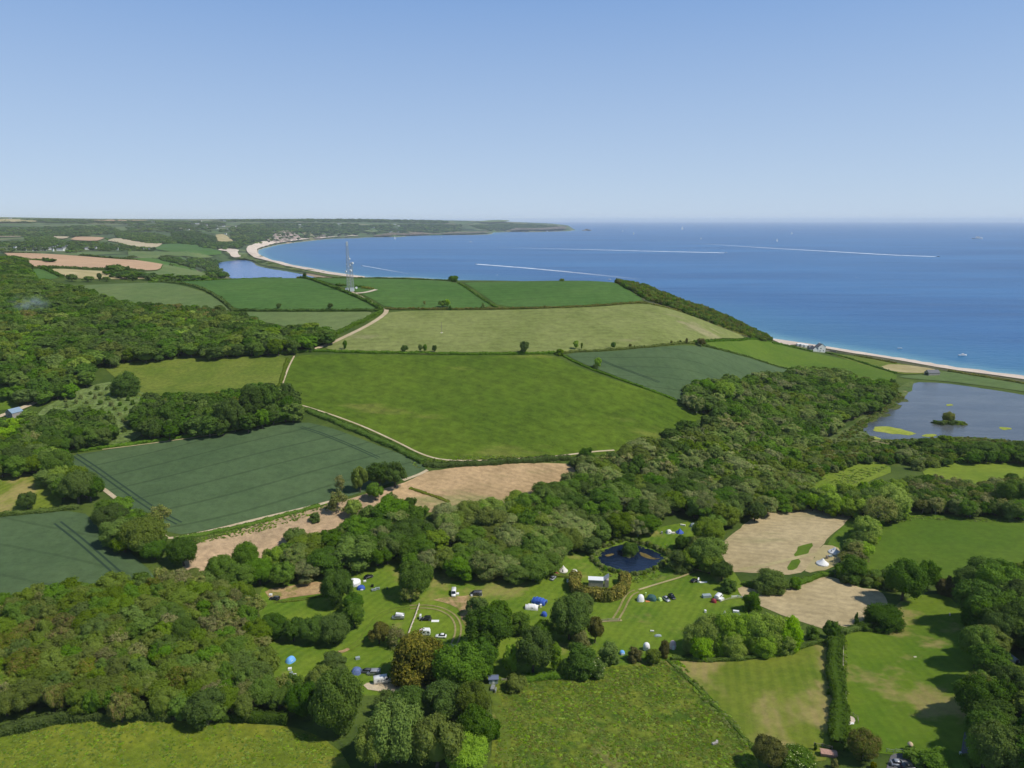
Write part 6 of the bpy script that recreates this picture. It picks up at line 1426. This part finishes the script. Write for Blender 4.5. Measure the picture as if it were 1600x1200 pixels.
van(744,930,183, GREYP, "dark grey van with pale roof rack at the edge of the wood", L=5.0, H=1.9, name="dark_van"); slab(737,932,0,0.8,0.6,0.7, CANVASW, "white box left of the dark grey van", "box", "storage_box"); slab(752,931,0,0.8,0.6,0.7, CANVASW, "white box right of the dark grey van", "box", "storage_box")
bell_tent(553,912.5, "big white tent beside the blue tent at the wood edge", Rr=2.9, H=2.7, wall=1.2, deg=250); dome_tent(564,920,10,3.4,2.6,1.6, BLUE, "blue tent in front of the big white tent")
slab(565.5,922.5,0,1.0,0.7,0.5, WHITE, "white box in front of the blue tent", "box", "storage_box"); car(576,903,35, BLACKP, "black car parked askew near the big white tent", L=4.2); slab(570,909,20,1.1,0.7,0.6, CANVASW, "cream box between the big white tent and the black car", "box", "storage_box")
def picnic(px, py, label):
    x, y, z = spot(px, py); root = empty("picnic_table", (x, y, z), 0.3); m = MB(); m.box((0,0,0.74), (1.9,0.8,0.06)); m.build("table_top", [GREYN], root)
    for sy in (-1, 1): m = MB(); m.box((0, sy*0.75, 0.44), (1.9,0.3,0.05)); m.build("bench", [GREYN], root); m = MB(); m.box((sy*0.7, 0, 0.37), (0.08,1.4,0.72)); m.build("leg", [METAL], root)
    tag(root, label, "table"); return root
picnic(584,923, "green and grey camp table on the grass right of the blue tent"); picnic(590,921, "second camp table with pale top right of the blue tent")
slab(582,917,0,1.0,1.0,0.9, BLACKP, "small black stove on the grass above the camp tables", "stove", "camp_stove"); slab(605,921,0,0.5,0.5,1.0, DGREEN, "small dark post alone on the grass", "post", "post")
car(429,937,180, BLACKP, "dark estate car with a pale bonnet on the worn strip", L=4.3, estate=True, roofcol=GREYP); slab(423,931,0,1.2,0.9,0.8, CANVASW, "white bag behind the dark estate car", "bag", "bag")
bell_tent(880,892.5, "cream bell tent beside the wood left of the pond", Rr=2.1, H=2.9, mat=CANVAS, wall=0.4, deg=260); dome_tent(897,898,70,4.2,3.2,2.5, CANVAS, "pale dome tent between the bell tent and the golden hedge")
dome_tent(869,899,20,2.6,2.0,1.5, RED, "dark red tent left of the cream bell tent"); car(864,905,60, SILVER, "silver car beside the dark red tent", L=3.9)
tunnel_tent(843,942,-25,5.6,3.6,2.3, BLUE, "large blue tunnel tent on the left meadow", mat2=LBLUE); tunnel_tent(831,951,-8,5.2,3.0,2.0, CANVASW, "white tent with dark windows in front of the blue tunnel tent", mat2=CANVASW); dome_tent(850,962,-20,2.4,2.2,1.8, BLUE, "small blue tent below the large blue tunnel tent")
slab(845,949,0,0.8,0.8,1.3, CANVASW, "white camp chair beside the blue tunnel tent", "chair", "camp_chair")
dome_tent(1001,938,80,3.4,3.0,2.6, CANVASW, "tall white dome tent at the left end of the tent row"); dome_tent(1018,937,-20,4.2,3.4,2.3, DGREEN, "dark green dome tent second in the tent row"); dome_tent(1031,938,-60,2.0,1.7,1.3, LIME, "lime green tent third in the tent row")
slab(1012,940,0,1.8,1.2,0.1, ORANGE, "orange mat in front of the dark green tent", "mat", "ground_mat"); slab(1009,930,0,0.6,0.6,1.2, LIME, "pale green wind break behind the dark green tent", "screen", "wind_break")
car(1041,938,-70, SILVER, "silver car between the lime tent and the black car", L=4.0); car(1050,934,-75, BLACKP, "black car at the right end of the tent row", L=4.3)
car(1086,909,20, BLACKP, "black car beside the white awning near the pond", L=4.2); slab(1091,909,70,2.3,0.5,1.4, CANVASW, "white side panel between the black car and its awning", "awning", "awning"); slab(1099,910,0,3.4,1.3,0.10, CANVASW, "white flat mat right of the black car near the pond", "mat", "ground_mat")
slab(1104,933,8,3.6,1.8,1.1, GREYN, "low grey green covered trailer on the right of the meadow", "trailer", "trailer"); slab(1106,930,8,2.2,1.4,0.2, WHITE, "white sheet behind the covered trailer", "sheet", "ground_sheet")
dome_tent(1115,941,-30,2.3,2.0,1.6, RED, "dull red tent beside the white camper"); van(1123,935,50, WHITE, "white camper parked askew with its awning out", L=4.8, H=2.2); slab(1127,938,40,2.4,1.2,0.9, WHITE, "white awning in front of the askew white camper", "awning", "awning")
slab(1102,957,0,0.7,0.9,1.0, CANVASW, "small white box alone in the meadow", "box", "storage_box"); bell_tent(1132,963, "small cream pointed tent behind the bright copse", Rr=1.15, H=2.5, mat=CANVAS, wall=0.1, deg=250, name="pointed_tent")
slab(1150,957,-12,2.3,1.0,0.8, WHITE, "white canoe shaped cover behind the bright copse", "cover", "boat_cover"); slab(1153,961,0,1.6,0.4,0.4, METAL, "grey bench below the white cover", "bench", "bench")
slab(1019,987,-10,1.4,0.5,0.5, CANVAS, "pale bench on the lower meadow", "bench", "bench"); dome_tent(1028,994,4,2.8,1.3,0.7, GREYN, "low grey tent lying on the lower meadow")
def pod(px, py, Rr, H, mat, mat2, label):
    x, y, z = spot(px, py); root = empty("round_tent", (x, y, z), R(-90)); m = MB(); m.lathe([(Rr*0.96,0),(Rr,H*0.35),(Rr*0.95,H*0.62),(Rr*0.75,H*0.84),(Rr*0.4,H*0.97),(0.0,H)], 16); m.build("canvas", [mat], root, True)
    m = MB(); m.box((Rr*0.98,0,H*0.3), (0.12,0.8,H*0.55)); m.build("door", [mat2], root); m = MB(); m.tube([(Rr*1.005*math.cos(a), Rr*1.005*math.sin(a), H*0.36) for a in np.linspace(0,2*math.pi,17)], 0.05, 4, cap=False); m.build("band", [mat2], root); tag(root, label, "tent")
pod(1010,1015,1.25,2.8, CANVASW, GREYN, "white round tent half hidden by a low bush"); pod(1051,1013,1.2,3.1, PINK, CANVASW, "pink round tent left of the bright copse"); pod(972,1022,0.95,1.4, LBLUE, WHITE, "pale blue round tent on the hedge line")
bell_tent(1303.5,864, "upper one of two white bell tents beside the stubble field", Rr=2.6, H=3.0, group="white bell tents beside the stubble field", deg=200); bell_tent(1285,882, "lower one of two white bell tents beside the stubble field", Rr=2.7, H=3.1, group="white bell tents beside the stubble field", deg=40)
picnic(1297,870, "picnic table between the two white bell tents"); slab(1292,873,0,0.8,1.2,1.5, WOOD, "brown wooden shelter between the bell tents", "shelter", "shelter")
dome_tent(1045,833,20,3.0,2.4,1.9, CANVASW, "white tent at the left of the clearing above the pond"); bell_tent(1062,832.5, "blue pointed tent in the clearing above the pond", Rr=2.0, H=2.4, mat=BLUE, wall=0.3, deg=230, name="pointed_tent"); dome_tent(1083,823,0,3.6,2.8,2.0, GREYN, "grey green tent at the right of the clearing")
dome_tent(1083.5,828,0,2.4,1.6,1.0, CANVASW, "low white tent beside the grey green tent"); slab(1052,834,0,1.6,1.0,0.8, CANVAS, "pale camp table beside the blue pointed tent", "table", "camp_table"); slab(1067,821.5,-25,2.6,0.8,0.7, CANVAS, "pale cloth at the back of the clearing", "cloth", "cloth"); slab(1034,834,0,0.8,0.8,1.2, SILVER, "grey box under the trees at the left of the clearing", "box", "storage_box")

# ================================================================== fences, gates
def fence(L, label, h=1.15, sp=3.0, rails=2, mat=WOOD, r=0.05, name="fence", dmax=500., cat="fence"):
    P = px_poly(L, dmax); root = empty(name, (*P[0], float(hgt(*P[0]))), 0); o = np.array([*P[0], float(hgt(*P[0]))]); pts_ = []
    for a, b in zip(P[:-1], P[1:]):
        n = max(1, int(np.linalg.norm(b-a)/sp)); pts_ += [a+(b-a)*t/n for t in range(n)]
    pts_.append(P[-1]); pts_ = np.array(pts_); Z = hgt(pts_[:,0], pts_[:,1]); Q = np.c_[pts_, Z]-o
    pm = MB(); pm.tube([(0,0,-0.3),(0,0,h+0.1)], r*1.4, 5); first = pm.build("post", [mat], root); first.location = Q[0]
    for q in Q[1:100]: c = first.copy(); SC.collection.objects.link(c); c.parent = root; c.location = q
    for k in range(rails): m = MB(); m.tube([q+np.array([0,0,h*(0.95-0.45*k)]) for q in Q], r, 4); m.build("rail", [mat], root)
    tag(root, label, cat); return root
PALEW = plain("pale_wood", (0.55,0.48,0.38), 0.9, spec=0.1, var=0.1)
fence([(655,947),(649,965),(643,980),(638,994)], "pale wooden rail fence dividing the two camping pitches", h=1.2, r=0.16, mat=PALEW, sp=2.5)
fence([(1318,1004),(1317,1040),(1320,1075),(1323,1100),(1322,1117)], "thin pale fence on the right of the long clipped hedge", h=1.1, mat=PALEW)
fence([(1319,1136),(1316,1152),(1312,1168)], "short pale fence below the sand pit", h=1.1, mat=PALEW)
fence([(1323,1117),(1333,1119),(1340,1124),(1341,1131)], "small grey fence round the sand pit", h=1.1)
fence([(1126,941),(1140,937),(1158,935),(1166,934)], "white rope fence at the right of the camping meadow", h=0.9, mat=PALEW, sp=4)
fence([(1143,934.5),(1152,933.5),(1160,935.5)], "short white barrier beside the round bush", h=1.0, mat=WHITE, r=0.09)
fence([(0,1150),(12,1147),(55,1138),(112,1127),(118,1126)], "grey wooden fence along the clipped hedge at the lower left", h=1.1)
fence([(232,1125),(262,1125.5),(292,1126)], "thin fence left of the dark round tree at the yellowish meadow", h=1.0)
fence([(1272,1166),(1285,1168),(1300,1172)], "dark rail fence above the reddish roof", h=1.2, mat=WOOD, r=0.07)
fence([(1385,1176),(1396,1177.5)], "grey metal gate at the top of the tarmac yard", h=1.3, rails=2, mat=METAL, name="gate", cat="gate"); fence([(1399,1176.5),(1416,1177.5)], "long metal gate right of the grey one", h=1.3, rails=2, mat=METAL, name="gate", cat="gate")
fence([(1418,1172),(1424,1180),(1432,1190),(1438,1198)], "rail fence along the right of the tarmac yard", h=1.1)
fence([(938,972),(950,971),(968,970.5)], "wooden field gate at the lower end of the wheel ruts", h=1.2, r=0.10, name="gate", cat="gate", mat=WOOD)
fence([(784,1064),(792,1064.5)], "pale fence right of the small grey shed", h=1.0, mat=PALEW)

# ================================================================== buildings
def house(px, py, deg, L, W_, wh, rh, wall, roof, label, name="house", cat="house", chim=False, wins=(), dmax=1100., dmin=0., group=None):
    x, y, z = spot(px, py, dmax, dmin); root = empty(name, (x, y, z), R(deg)); gable(root, L, W_, wh, rh, wall, roof, chim=chim, wins=wins); tag(root, label, cat, group); return root
# white house by the beach: gable end towards the viewer, slate wing to the left
r0 = house(1281,550.0,100, 7.5, 10.0, 7.0, 3.6, RENDER, SLATE, "white gabled house on the beach", chim=True, wins=[(-3.78,1.5,5.2,0.08,1.3,1.5),(-3.78,-2.3,2.2,0.08,1.0,1.3),(-3.78,2.4,2.0,0.08,1.2,1.6)])
gable(r0, 8.0, 7.0, 4.0, 3.2, RENDER, SLATE, off=(0.5, 8.6, 0), wins=[(-3.52,0.0,2.0,0.08,1.6,1.3)])
for k, (a, b, w) in enumerate([(1248,540.5,5.5),(1253.5,541.2,4.5),(1259,542.4,5)]): house(a, b, 10, w, 3.6, 2.6, 0.8, RENDER, WHITE, ["leftmost low white hut left of the white house","middle low white hut left of the white house","low white hut nearest the white house"][k], name="beach_hut", cat="hut", group="low white huts beside the white house")
house(1266,546,12, 6, 5, 3, 2.2, STONE, SLATE, "grey outbuilding joined close to the left of the white house", name="outbuilding", cat="outbuilding"); house(1269,549.5,0,1.8,1.8,1.7,0.4, WHITE, WHITE, "tiny white box at the foot of the grey outbuilding", name="kiosk", cat="kiosk")
fence([(1289,549),(1297,549),(1306,550.5)], "pale garden wall right of the white house", h=1.5, rails=2, r=0.35, mat=STONE, name="garden_wall", dmax=1100, cat="wall", sp=6)
house(1456,586,8, 13, 7, 3.0, 2.6, STONE, SLATE, "grey barn beside the lagoon", name="barn", cat="barn", wins=[(-6.52,0,1.4,0.08,4.5,2.6)])
house(23,650,70, 7, 6, 2.8, 2.2, STONE, plain("blue_grey_roof", (0.22,0.31,0.40), 0.6, var=0.1), "stone hut with a blue grey roof beside the pale lane", name="hut", cat="hut", wins=[(-3.52,0,1.5,0.08,1.0,1.1)])
# building inside the golden hedge
x, y, z = spot(931,915); root = empty("pool_building", (x, y, z), R(-6)); m = MB(); m.box((0,0,1.6), (6.4,3.0,3.2)); m.build("wall", [STONE], root); m = MB(); m.box((0,0,3.32), (6.9,3.4,0.22)); m.build("roof", [WHITE], root)
m = MB(); m.loft([[(3.3,-1.9,3.35),(3.3,1.9,3.35),(3.3,1.9,3.5),(3.3,-1.9,3.5)],[(5.6,-1.2,4.9),(5.6,2.4,4.9),(5.6,2.4,5.05),(5.6,-1.2,5.05)]]); m.build("roof_panel", [PANEL], root); m = MB(); m.box((4.6,0.2,1.7), (1.8,2.8,3.35)); m.build("wall", [STONE], root); tag(root, "building with a white flat roof and a tilted grey panel inside the golden hedge", "building")
slab(921,938,0,0.9,0.7,0.8, CANVASW, "pale bin at the foot of the golden hedge", "bin", "bin"); slab(928,939,0,0.9,0.7,0.7, CANVASW, "second pale bin right of the first at the golden hedge", "bin", "bin"); slab(889,911,40,0.5,2.4,1.4, CANVASW, "white panel at the left end of the golden hedge", "panel", "panel")
# small shed and trailer
x, y, z = spot(771,1066); root = empty("shed", (x, y, z), R(3)); gable(root, 3.0, 2.2, 1.8, 0.5, GREYN, plain("blue_roof_sheet", (0.12,0.15,0.24), 0.5), wins=()); m = MB(); m.box((0,-1.13,0.9), (0.8,0.06,1.6)); m.build("door", [WHITE], root); tag(root, "small grey shed with a dark blue roof at the meadow corner", "shed")
slab(777,1063,0,0.4,0.4,2.0, WHITE, "white post beside the small grey shed", "post", "post"); slab(770,1077,80,2.4,1.2,0.9, METAL, "grey metal trailer below the small shed", "trailer", "trailer"); slab(774.5,1081,80,1.8,0.3,1.1, METAL, "grey gate panel beside the metal trailer", "gate", "gate")
house(1294,1180,-12, 3.8, 1.7, 0.9, 0.35, BRICKP, BRICKP, "low outbuilding with a pinkish tiled roof at the bottom edge", name="outbuilding", cat="outbuilding")
house(1592,1176,112, 5.5, 4.5, 2.6, 2.0, STONE, REDTILE, "small building with a red roof at the bottom right", name="outbuilding", cat="outbuilding")
x, y, z = spot(1580,1032); root = empty("curved_shelter", (x, y, z), R(-82)); m = MB(); m.loft([[(a, math.cos(t)*1.15, math.sin(t)*1.9) for t in np.linspace(0, math.pi, 11)] for a in (-2.2,-0.7,0.7,2.2)], close=False, caps=True); m.build("shell", [METAL], root, True); m = MB(); m.box((2.22,0,0.8), (0.06,1.0,1.5)); m.build("door", [DARKN], root); tag(root, "curved silver metal shelter in the right hand garden", "shelter")
sheet("yard", px_poly([(1393,1178),(1417,1178),(1424,1190),(1436,1215),(1380,1215),(1388,1192)], 400), m_tarmac, 3, label="tarmac yard at the bottom right"); sheet("yard", px_poly([(1508,1138),(1528,1145),(1536,1192),(1500,1195),(1502,1170)], 400), m_tarmac, 3, label="shaded tarmac yard under the right hand trees")
sheet("sand_pit", px_poly([(1313,1123),(1321,1118),(1334,1121),(1337,1129),(1328,1134),(1314,1136)], 400), m_beach, 4, label="pale sandy pit beside the long clipped hedge")
rngs = np.random.default_rng(3)
for k in range(5):
    x, y, z = spot(1322+k*2.6, 1132.5-k*0.3); v, f = ICO1; o = obj("stone", np_mesh("stone", v*np.array([0.45,0.35,0.28])*rngs.uniform(0.8,1.3)*(1+0.15*np.sin(v@rngs.normal(size=3)*4))[:,None], f, CANVASW)); o.location = (x, y, z+0.15); tag(o, "white boulder in the row along the sand pit", "stone", "white boulders along the sand pit")
car(1404,1196,-8, SILVER, "silver car with white bonnet in the tarmac yard", L=4.2, group="cars in the yard"); car(1420,1201,-5, BLACKP, "dark car at the right of the tarmac yard", L=4.2, group="cars in the yard"); slab(1516,1170,40,2.2,1.4,0.7, METAL, "grey trailer in the shaded yard", "trailer", "trailer")
x, y, z = spot(1421,1172); root = empty("parasol", (x, y, z)); m = MB(); m.tube([(0,0,0),(0,0,2.2)], 0.06, 6); m.build("pole", [WOOD], root); m = MB(); m.lathe([(0.75,1.75),(0.7,2.0),(0.4,2.35),(0.0,2.5)], 14); m.build("canopy", [THATCH], root, True); tag(root, "round straw coloured parasol at the corner of the tarmac yard", "parasol")
slab(1484,961,60,1.9,0.4,0.4, PALEW, "fallen pale log in the worn green field", "log", "log"); slab(1500,1182,80,0.5,0.5,1.3, CANVASW, "pale post at the lower right corner of the worn green field", "post", "post"); slab(1311.5,1163,0,0.7,0.7,0.6, WHITE, "white bucket at the foot of the long clipped hedge", "bucket", "bucket"); slab(1430,1027,0,0.9,0.5,0.15, PALEW, "pale plank lying in the worn green field", "plank", "plank")
x, y, z = spot(1117,1163); m = MB(); m.box((0,0,0.3), (1.8,0.7,0.5), 0.4); m.box((0.8,0.9,0.2), (0.9,0.6,0.35), 1.1); o = m.build("rubble_heap", [STONE]); o.location = (x, y, z); tag(o, "small grey rubble heap in the rough centre meadow", "rubble")

# ================================================================== masts on the hill
def mast(px, py, H, w0, w1, label, drums, tip=True, dm=1000.):
    x, y, z = spot(px, py, dm); root = empty("lattice_mast", (x, y, z), 0.5); cs = [(-1,-1),(1,-1),(1,1),(-1,1)]; w = lambda t: w0+(w1-w0)*t
    for a, b in cs: m = MB(); m.tube([(a*w(0)/2, b*w(0)/2, -0.5),(a*w(1)/2, b*w(1)/2, H)], 0.12, 5); m.build("leg", [METAL], root)
    n = int(H/3.2); m = MB()
    for i in range(n):
        t0, t1 = i/n, (i+1)/n
        for k in range(4):
            a, b = cs[k], cs[(k+1) % 4]; p = (a[0]*w(t0)/2, a[1]*w(t0)/2, H*t0); q = (b[0]*w(t1)/2, b[1]*w(t1)/2, H*t1); m.tube([p, q], 0.07, 4, cap=False); m.tube([(b[0]*w(t0)/2, b[1]*w(t0)/2, H*t0), (a[0]*w(t1)/2, a[1]*w(t1)/2, H*t1)], 0.045, 4, cap=False)
            m.tube([(a[0]*w(t1)/2, a[1]*w(t1)/2, H*t1), q], 0.07, 4, cap=False)
    m.build("bracing", [METAL], root)
    for (t, dx, dy, r, l) in drums: m = MB(); m.tube([(dx, dy, H*t),(dx*1.5, dy*1.5-0.5, H*t)], r, 12); m.build("dish", [WHITE], root)
    if tip:
        for a, b in ((0.7,0),(-0.5,0.6),(-0.4,-0.6)): m = MB(); m.tube([(a,b,H-4.0),(a,b,H+0.6)], 0.30, 8); m.build("antenna", [WHITE], root)
    tag(root, label, "mast"); return root
mast(545.8,454.5,54,4.4,1.6, "tall lattice mast on the hill with white antennas at its top", [(0.40,-2.4,-0.5,1.0,0.5),(0.42,2.2,-0.8,1.1,0.5),(0.66,1.4,-0.6,0.9,0.5),(0.70,1.2,0.6,0.7,0.5),(0.55,-1.5,-0.4,0.6,0.4)])
mast(550.8,453,31,3.0,1.6, "shorter lattice mast standing right of the tall one", [(0.97,1.2,-0.6,1.1,0.5),(0.90,-1.3,-0.4,0.8,0.4)], tip=False)
x, y, z = spot(546.5,455.5,1000); root = empty("equipment_cabin", (x, y, z), 0.1); m = MB(); m.box((-3.0,0,1.8), (3.4,3,3.6)); m.box((2.6,1.0,2.0), (4.5,3,4.0)); m.build("wall", [WHITE], root); m = MB(); m.box((-3.0,0,3.7), (3.7,3.3,0.2)); m.box((2.6,1.0,4.1), (4.8,3.3,0.2)); m.build("roof", [PANEL], root); tag(root, "white equipment cabins at the foot of the masts", "cabin")
x, y, z = spot(557.3,453,1000); root = empty("satellite_dish", (x, y, z)); m = MB(); m.tube([(0,0,0),(0,0,2.4)], 0.15, 6); m.build("pole", [METAL], root); m = MB(); m.lathe([(0.0,0),(0.7,0.12),(1.25,0.45)], 14); d_ = m.build("reflector", [WHITE], root); d_.location = (0,0,2.6); d_.rotation_euler = (R(80),0,R(10)); tag(root, "white satellite dish right of the masts", "dish")
for k, (a, b, w) in enumerate([(536,447,12),(528,446,7),(562,449,13),(572,451,14),(580,452,9)]): hedge([(a-w/2,b),(a+w/2,b+0.4)], 3.0, 2.4, 'brown' if k > 2 else 'dark', ["dark scrub left of the masts","dark bush farthest left of the masts","scrub right of the masts","brownish scrub behind the gravel pad","brown bush at the right end of the gravel pad"][k], dmax=1000, name="scrub_clump")
x, y, z = spot(690,520,1000); root = empty("utility_pole", (x, y, z)); m = MB(); m.tube([(0,0,-0.5),(0,0,9.5)], [0.2,0.14], 6); m.build("pole", [WOOD], root); m = MB(); m.box((0,0,9.1), (1.8,0.14,0.14)); m.build("crossarm", [WOOD], root); m = MB(); m.lathe([(1.6,0),(1.5,0.2),(0,0.25)], 10); m.build("base_slab", [CANVAS], root); tag(root, "utility pole in the olive pasture", "pole")

# ================================================================== far villages
for k, (a, b, w) in enumerate(VIL):
    x, y = U([a], [b], 0, 13500, 1500)[0]; z = float(hgt(x, y)); s_ = math.hypot(x, y)/F; L = w*s_*1.0; wd = min(L*0.6, 9+s_); hh = max(8.5, 1.35*s_)
    root = empty("house", (float(x), float(y), z+0.3), R((k*37) % 50-25)); gable(root, L, wd, hh*0.68, hh*0.42, RENDER, SLATE, chim=(s_ < 4), over=0.3, wins=[(L*0.2*q, -wd/2-0.05, hh*0.35, 1.4, 0.12, 1.4) for q in (-1, 1)] if w > 4 else ())
    where = "in the village beyond the pinkish field" if a < 200 and b > 380 else "in the row beyond the village" if b > 385 and a < 240 else "near the beach car park" if b > 384 else "among the dark conifers beyond the valley" if a < 330 and b > 368 else "on the far hill above the long beach" if a < 375 else "on the cliffs above the bay" if a < 575 else "on the headland slope"
    tag(root, ("long " if w > 5 else "small " if w < 3 else "")+"white house "+where, "house", "white houses "+where)

# ================================================================== sea: boats and wakes
def foam_mat():
    n = NT("foam"); b = n.n('BsdfDiffuse'); b.inputs[0].default_value = (0.85,0.90,0.93,1); t = n.n('BsdfTransparent'); mx = n.n('MixShader')
    al = n.n('Attribute', attribute_name='along').outputs['Fac']; a = n.math('MULTIPLY', n.ramp(al, 0.0, 1.0, 0.98, 0.0), n.ramp(n.noise(0.02, 3, 0.7), 0.2, 0.6, 0.35, 1.0))
    n.l(a, mx.inputs[0]); n.l(t.outputs[0], mx.inputs[1]); n.l(b.outputs[0], mx.inputs[2]); n.l(mx.outputs[0], n.out.inputs[0]); return n.m
m_foam = foam_mat()
def wake(pts_, w0, w1, label):
    P = plane_pt(*np.array(pts_, float).T, 0.25); o = ribbon("boat_wake", P, w0, m_foam, z=0.25, w_end=w1, label=label, step=20); return o
def boat(px, py, Lpx, deg, label, hull=None, cabin=True, name="motor_boat", minL=6.0):
    x, y = plane_pt(px, py, 0.0); s_ = math.hypot(x, y)/F; L = max(minL, Lpx*s_); root = empty(name, (float(x), float(y), 0.1), R(deg)); w = L*0.30; h = L*0.11
    def rg(a, b, k): return [(a*L,-b*w,h*k),(a*L,b*w,h*k),(a*L,b*w*0.6,-h*0.3),(a*L,-b*w*0.6,-h*0.3)][::-1]
    m = MB(); m.loft([rg(-0.5,0.46,1),rg(0.0,0.5,1),(rg(0.28,0.36,1.15)),rg(0.5,0.03,1.4)]); m.build("hull", [hull or WHITE], root)
    if cabin: m = MB(); m.box((0.0,0,h*1.6), (L*0.34,w*0.62,h*1.3), top=0.8); m.build("cabin", [WHITE], root); m = MB(); m.box((0.03*L,0,h*1.75), (L*0.30,w*0.64,h*0.4)); m.build("window", [GLASS], root)
    tag(root, label, "boat", "motor boats on the sea"); return root
def yacht(px, py, hpx, label, deg=20):
    x, y = plane_pt(px, py, 0.0); s_ = math.hypot(x, y)/F; H = hpx*s_; L = H*0.62; root = empty("sailing_boat", (float(x), float(y), 0.1), R(deg)); w = L*0.28; h = L*0.10
    def rg(a, b, k): return [(a*L,-b*w,h*k),(a*L,b*w,h*k),(a*L,b*w*0.5,-h*0.4),(a*L,-b*w*0.5,-h*0.4)][::-1]
    m = MB(); m.loft([rg(-0.5,0.35,1),rg(-0.05,0.5,1),rg(0.25,0.35,1.1),rg(0.5,0.03,1.3)]); m.build("hull", [WHITE], root); m = MB(); m.tube([(0.05*L,0,h),(0.05*L,0,H)], L*0.012, 5); m.build("mast", [METAL], root)
    t = L*0.012
    for nm, q in (("mainsail", [(0.03*L,0,h*2.2),(-0.42*L,0.05*L,h*2.2),(0.03*L,0,H*0.97)]), ("foresail", [(0.46*L,0,h*1.6),(0.07*L,0.05*L,h*2),(0.07*L,0,H*0.88)])):
        m = MB(); m.add([(a,b-t,c) for a,b,c in q]+[(a,b+t,c) for a,b,c in q], [(0,1,2),(5,4,3),(0,3,4,1),(1,4,5,2),(2,5,3,0)]); m.build(nm, [SAIL], root)
    tag(root, label, "sailing boat", "sailing boats on the sea"); return root
boat(1466,401,4,4, "dark speed boat at the head of the longest white wake", hull=GREYP); wake([(1463,401),(1400,398.8),(1300,393),(1200,387.5),(1100,381),(1020,377.5)], 34, 60, "longest white boat wake across the sea")
boat(1134,395,4,2, "fast boat at the head of the middle wake"); wake([(1132,395),(1100,394.3),(1000,392),(900,389.5),(800,387),(740,385)], 40, 70, "middle boat wake")
boat(744,412.5,3.5,184, "fast boat at the head of the wake left of centre"); wake([(745,412.7),(775,415),(820,418.5),(880,424),(940,430),(1000,436.5),(1015,437.5)], 20, 30, "boat wake left of centre above the crest")
boat(735,378,4,175, "white boat turning in front of the headland"); wake([(733,378.3),(739,378)], 34, 18, "short foam around the turning boat")
boat(565,415,2.5,184, "small boat just off the long beach"); wake([(566,415.2),(575,416.5),(600,421),(640,428),(660,431)], 6, 6, "faint wake of the small boat off the long beach")
boat(777,430,2.2,60, "tiny white boat close above the crest hedge"); boat(1504,556,12,8, "white motor boat moored off the near beach"); boat(1406,544.5,4.5,0, "small white boat nearest the white house", cabin=False, name="rowing_boat")
boat(1527,373.5,13,0, "long pale ship far out at the right", name="ship"); boat(952,437,5,5, "pale boat just beyond the crest field"); boat(690,371,3,20, "white boat close under the headland"); boat(822,364,4,0, "pale boat under the far headland"); boat(1338,434,1.6,90, "tiny dot like boat in the middle of the sea", cabin=False)
for a in [(1214,377.5,5,"larger sailing boat right of centre"),(1237,366,4,"sailing boat beyond and right of the larger one"),(1095,374,3.5,"sailing boat between the two long wakes"),(1066,359,6,"sailing boat on the horizon line"),(990,366,4,"sailing boat right of the rock islet"),(973,362,3,"tiny sailing boat nearest the rock islet"),(617,374,5,"white sailing boat in front of the cliffs"),(855,352.5+10,3,"tiny sailing boat under the tip of the headland")]: yacht(a[0], a[1], a[2], a[3])
# rock islet
x, y = plane_pt(918, 360.5, 0); rr = math.hypot(x, y)/F; v, f = ico(2); rng2 = np.random.default_rng(8); nz = 1+0.25*np.sin(v@np.array([5,2,3.]))+0.15*np.sin(v@np.array([-9,7,4.]))
o = obj("rock_islet", np_mesh("rock_islet", v*np.array([6.5*rr, 4*rr, 2.6*rr])*nz[:,None], f, plain("dark_rock", (0.16,0.13,0.11), 1.0, spec=0.1, var=0.3))); o.location = (float(x), float(y), -4); tag(o, "low dark rock islet off the tip of the headland", "rock")

# faint smoke over the left wood
x, y = U([46],[478],14,1000)[0]; v, f = ico(2); sm = NT("smoke"); pv = sm.n('VolumePrincipled'); pv.inputs['Color'].default_value = (0.75,0.85,1.0,1)
tc = sm.n('TexCoord'); ln = sm.n('VectorMath', operation='LENGTH'); sm.l(tc.outputs['Object'], ln.inputs[0])
sm.l(sm.math('MULTIPLY', sm.math('MULTIPLY', sm.ramp(ln.outputs['Value'], 0.3, 1.0, 1.0, 0.0), sm.ramp(sm.noise(2.2, 3, 0.6, vec=tc.outputs['Object']), 0.45, 0.7)), 0.035), pv.inputs['Density']); sm.l(pv.outputs[0], sm.out.inputs['Volume'])
o = obj("smoke", np_mesh("smoke", v, f, sm.m)); o.location = (float(x), float(y), float(hgt(x, y))+15); o.scale = (24, 18, 13); tag(o, "faint blue bonfire smoke over the left wood", kind="stuff")
# ================================================================== haze
hz = NT("haze"); pv = hz.n('VolumePrincipled'); pv.inputs['Color'].default_value = (0.93,0.98,1.0,1); pv.inputs['Density'].default_value = 3.2e-5
pv.inputs['Anisotropy'].default_value = 0.0
hz.l(pv.outputs[0], hz.out.inputs['Volume'])
b = 75000.0; z0, z1 = -8.0, 236.0
hv = np.array([(x, y, z) for z in (z0, z1) for y in (-3000, b) for x in (-b, b)], float)
hf = np.array([(0,2,3,1),(4,5,7,6),(0,1,5,4),(2,6,7,3),(0,4,6,2),(1,3,7,5)])
tag(obj("haze", np_mesh("haze", hv, hf, hz.m)), "thin summer haze over the coast", kind="stuff")
print("objects", len(SC.objects))
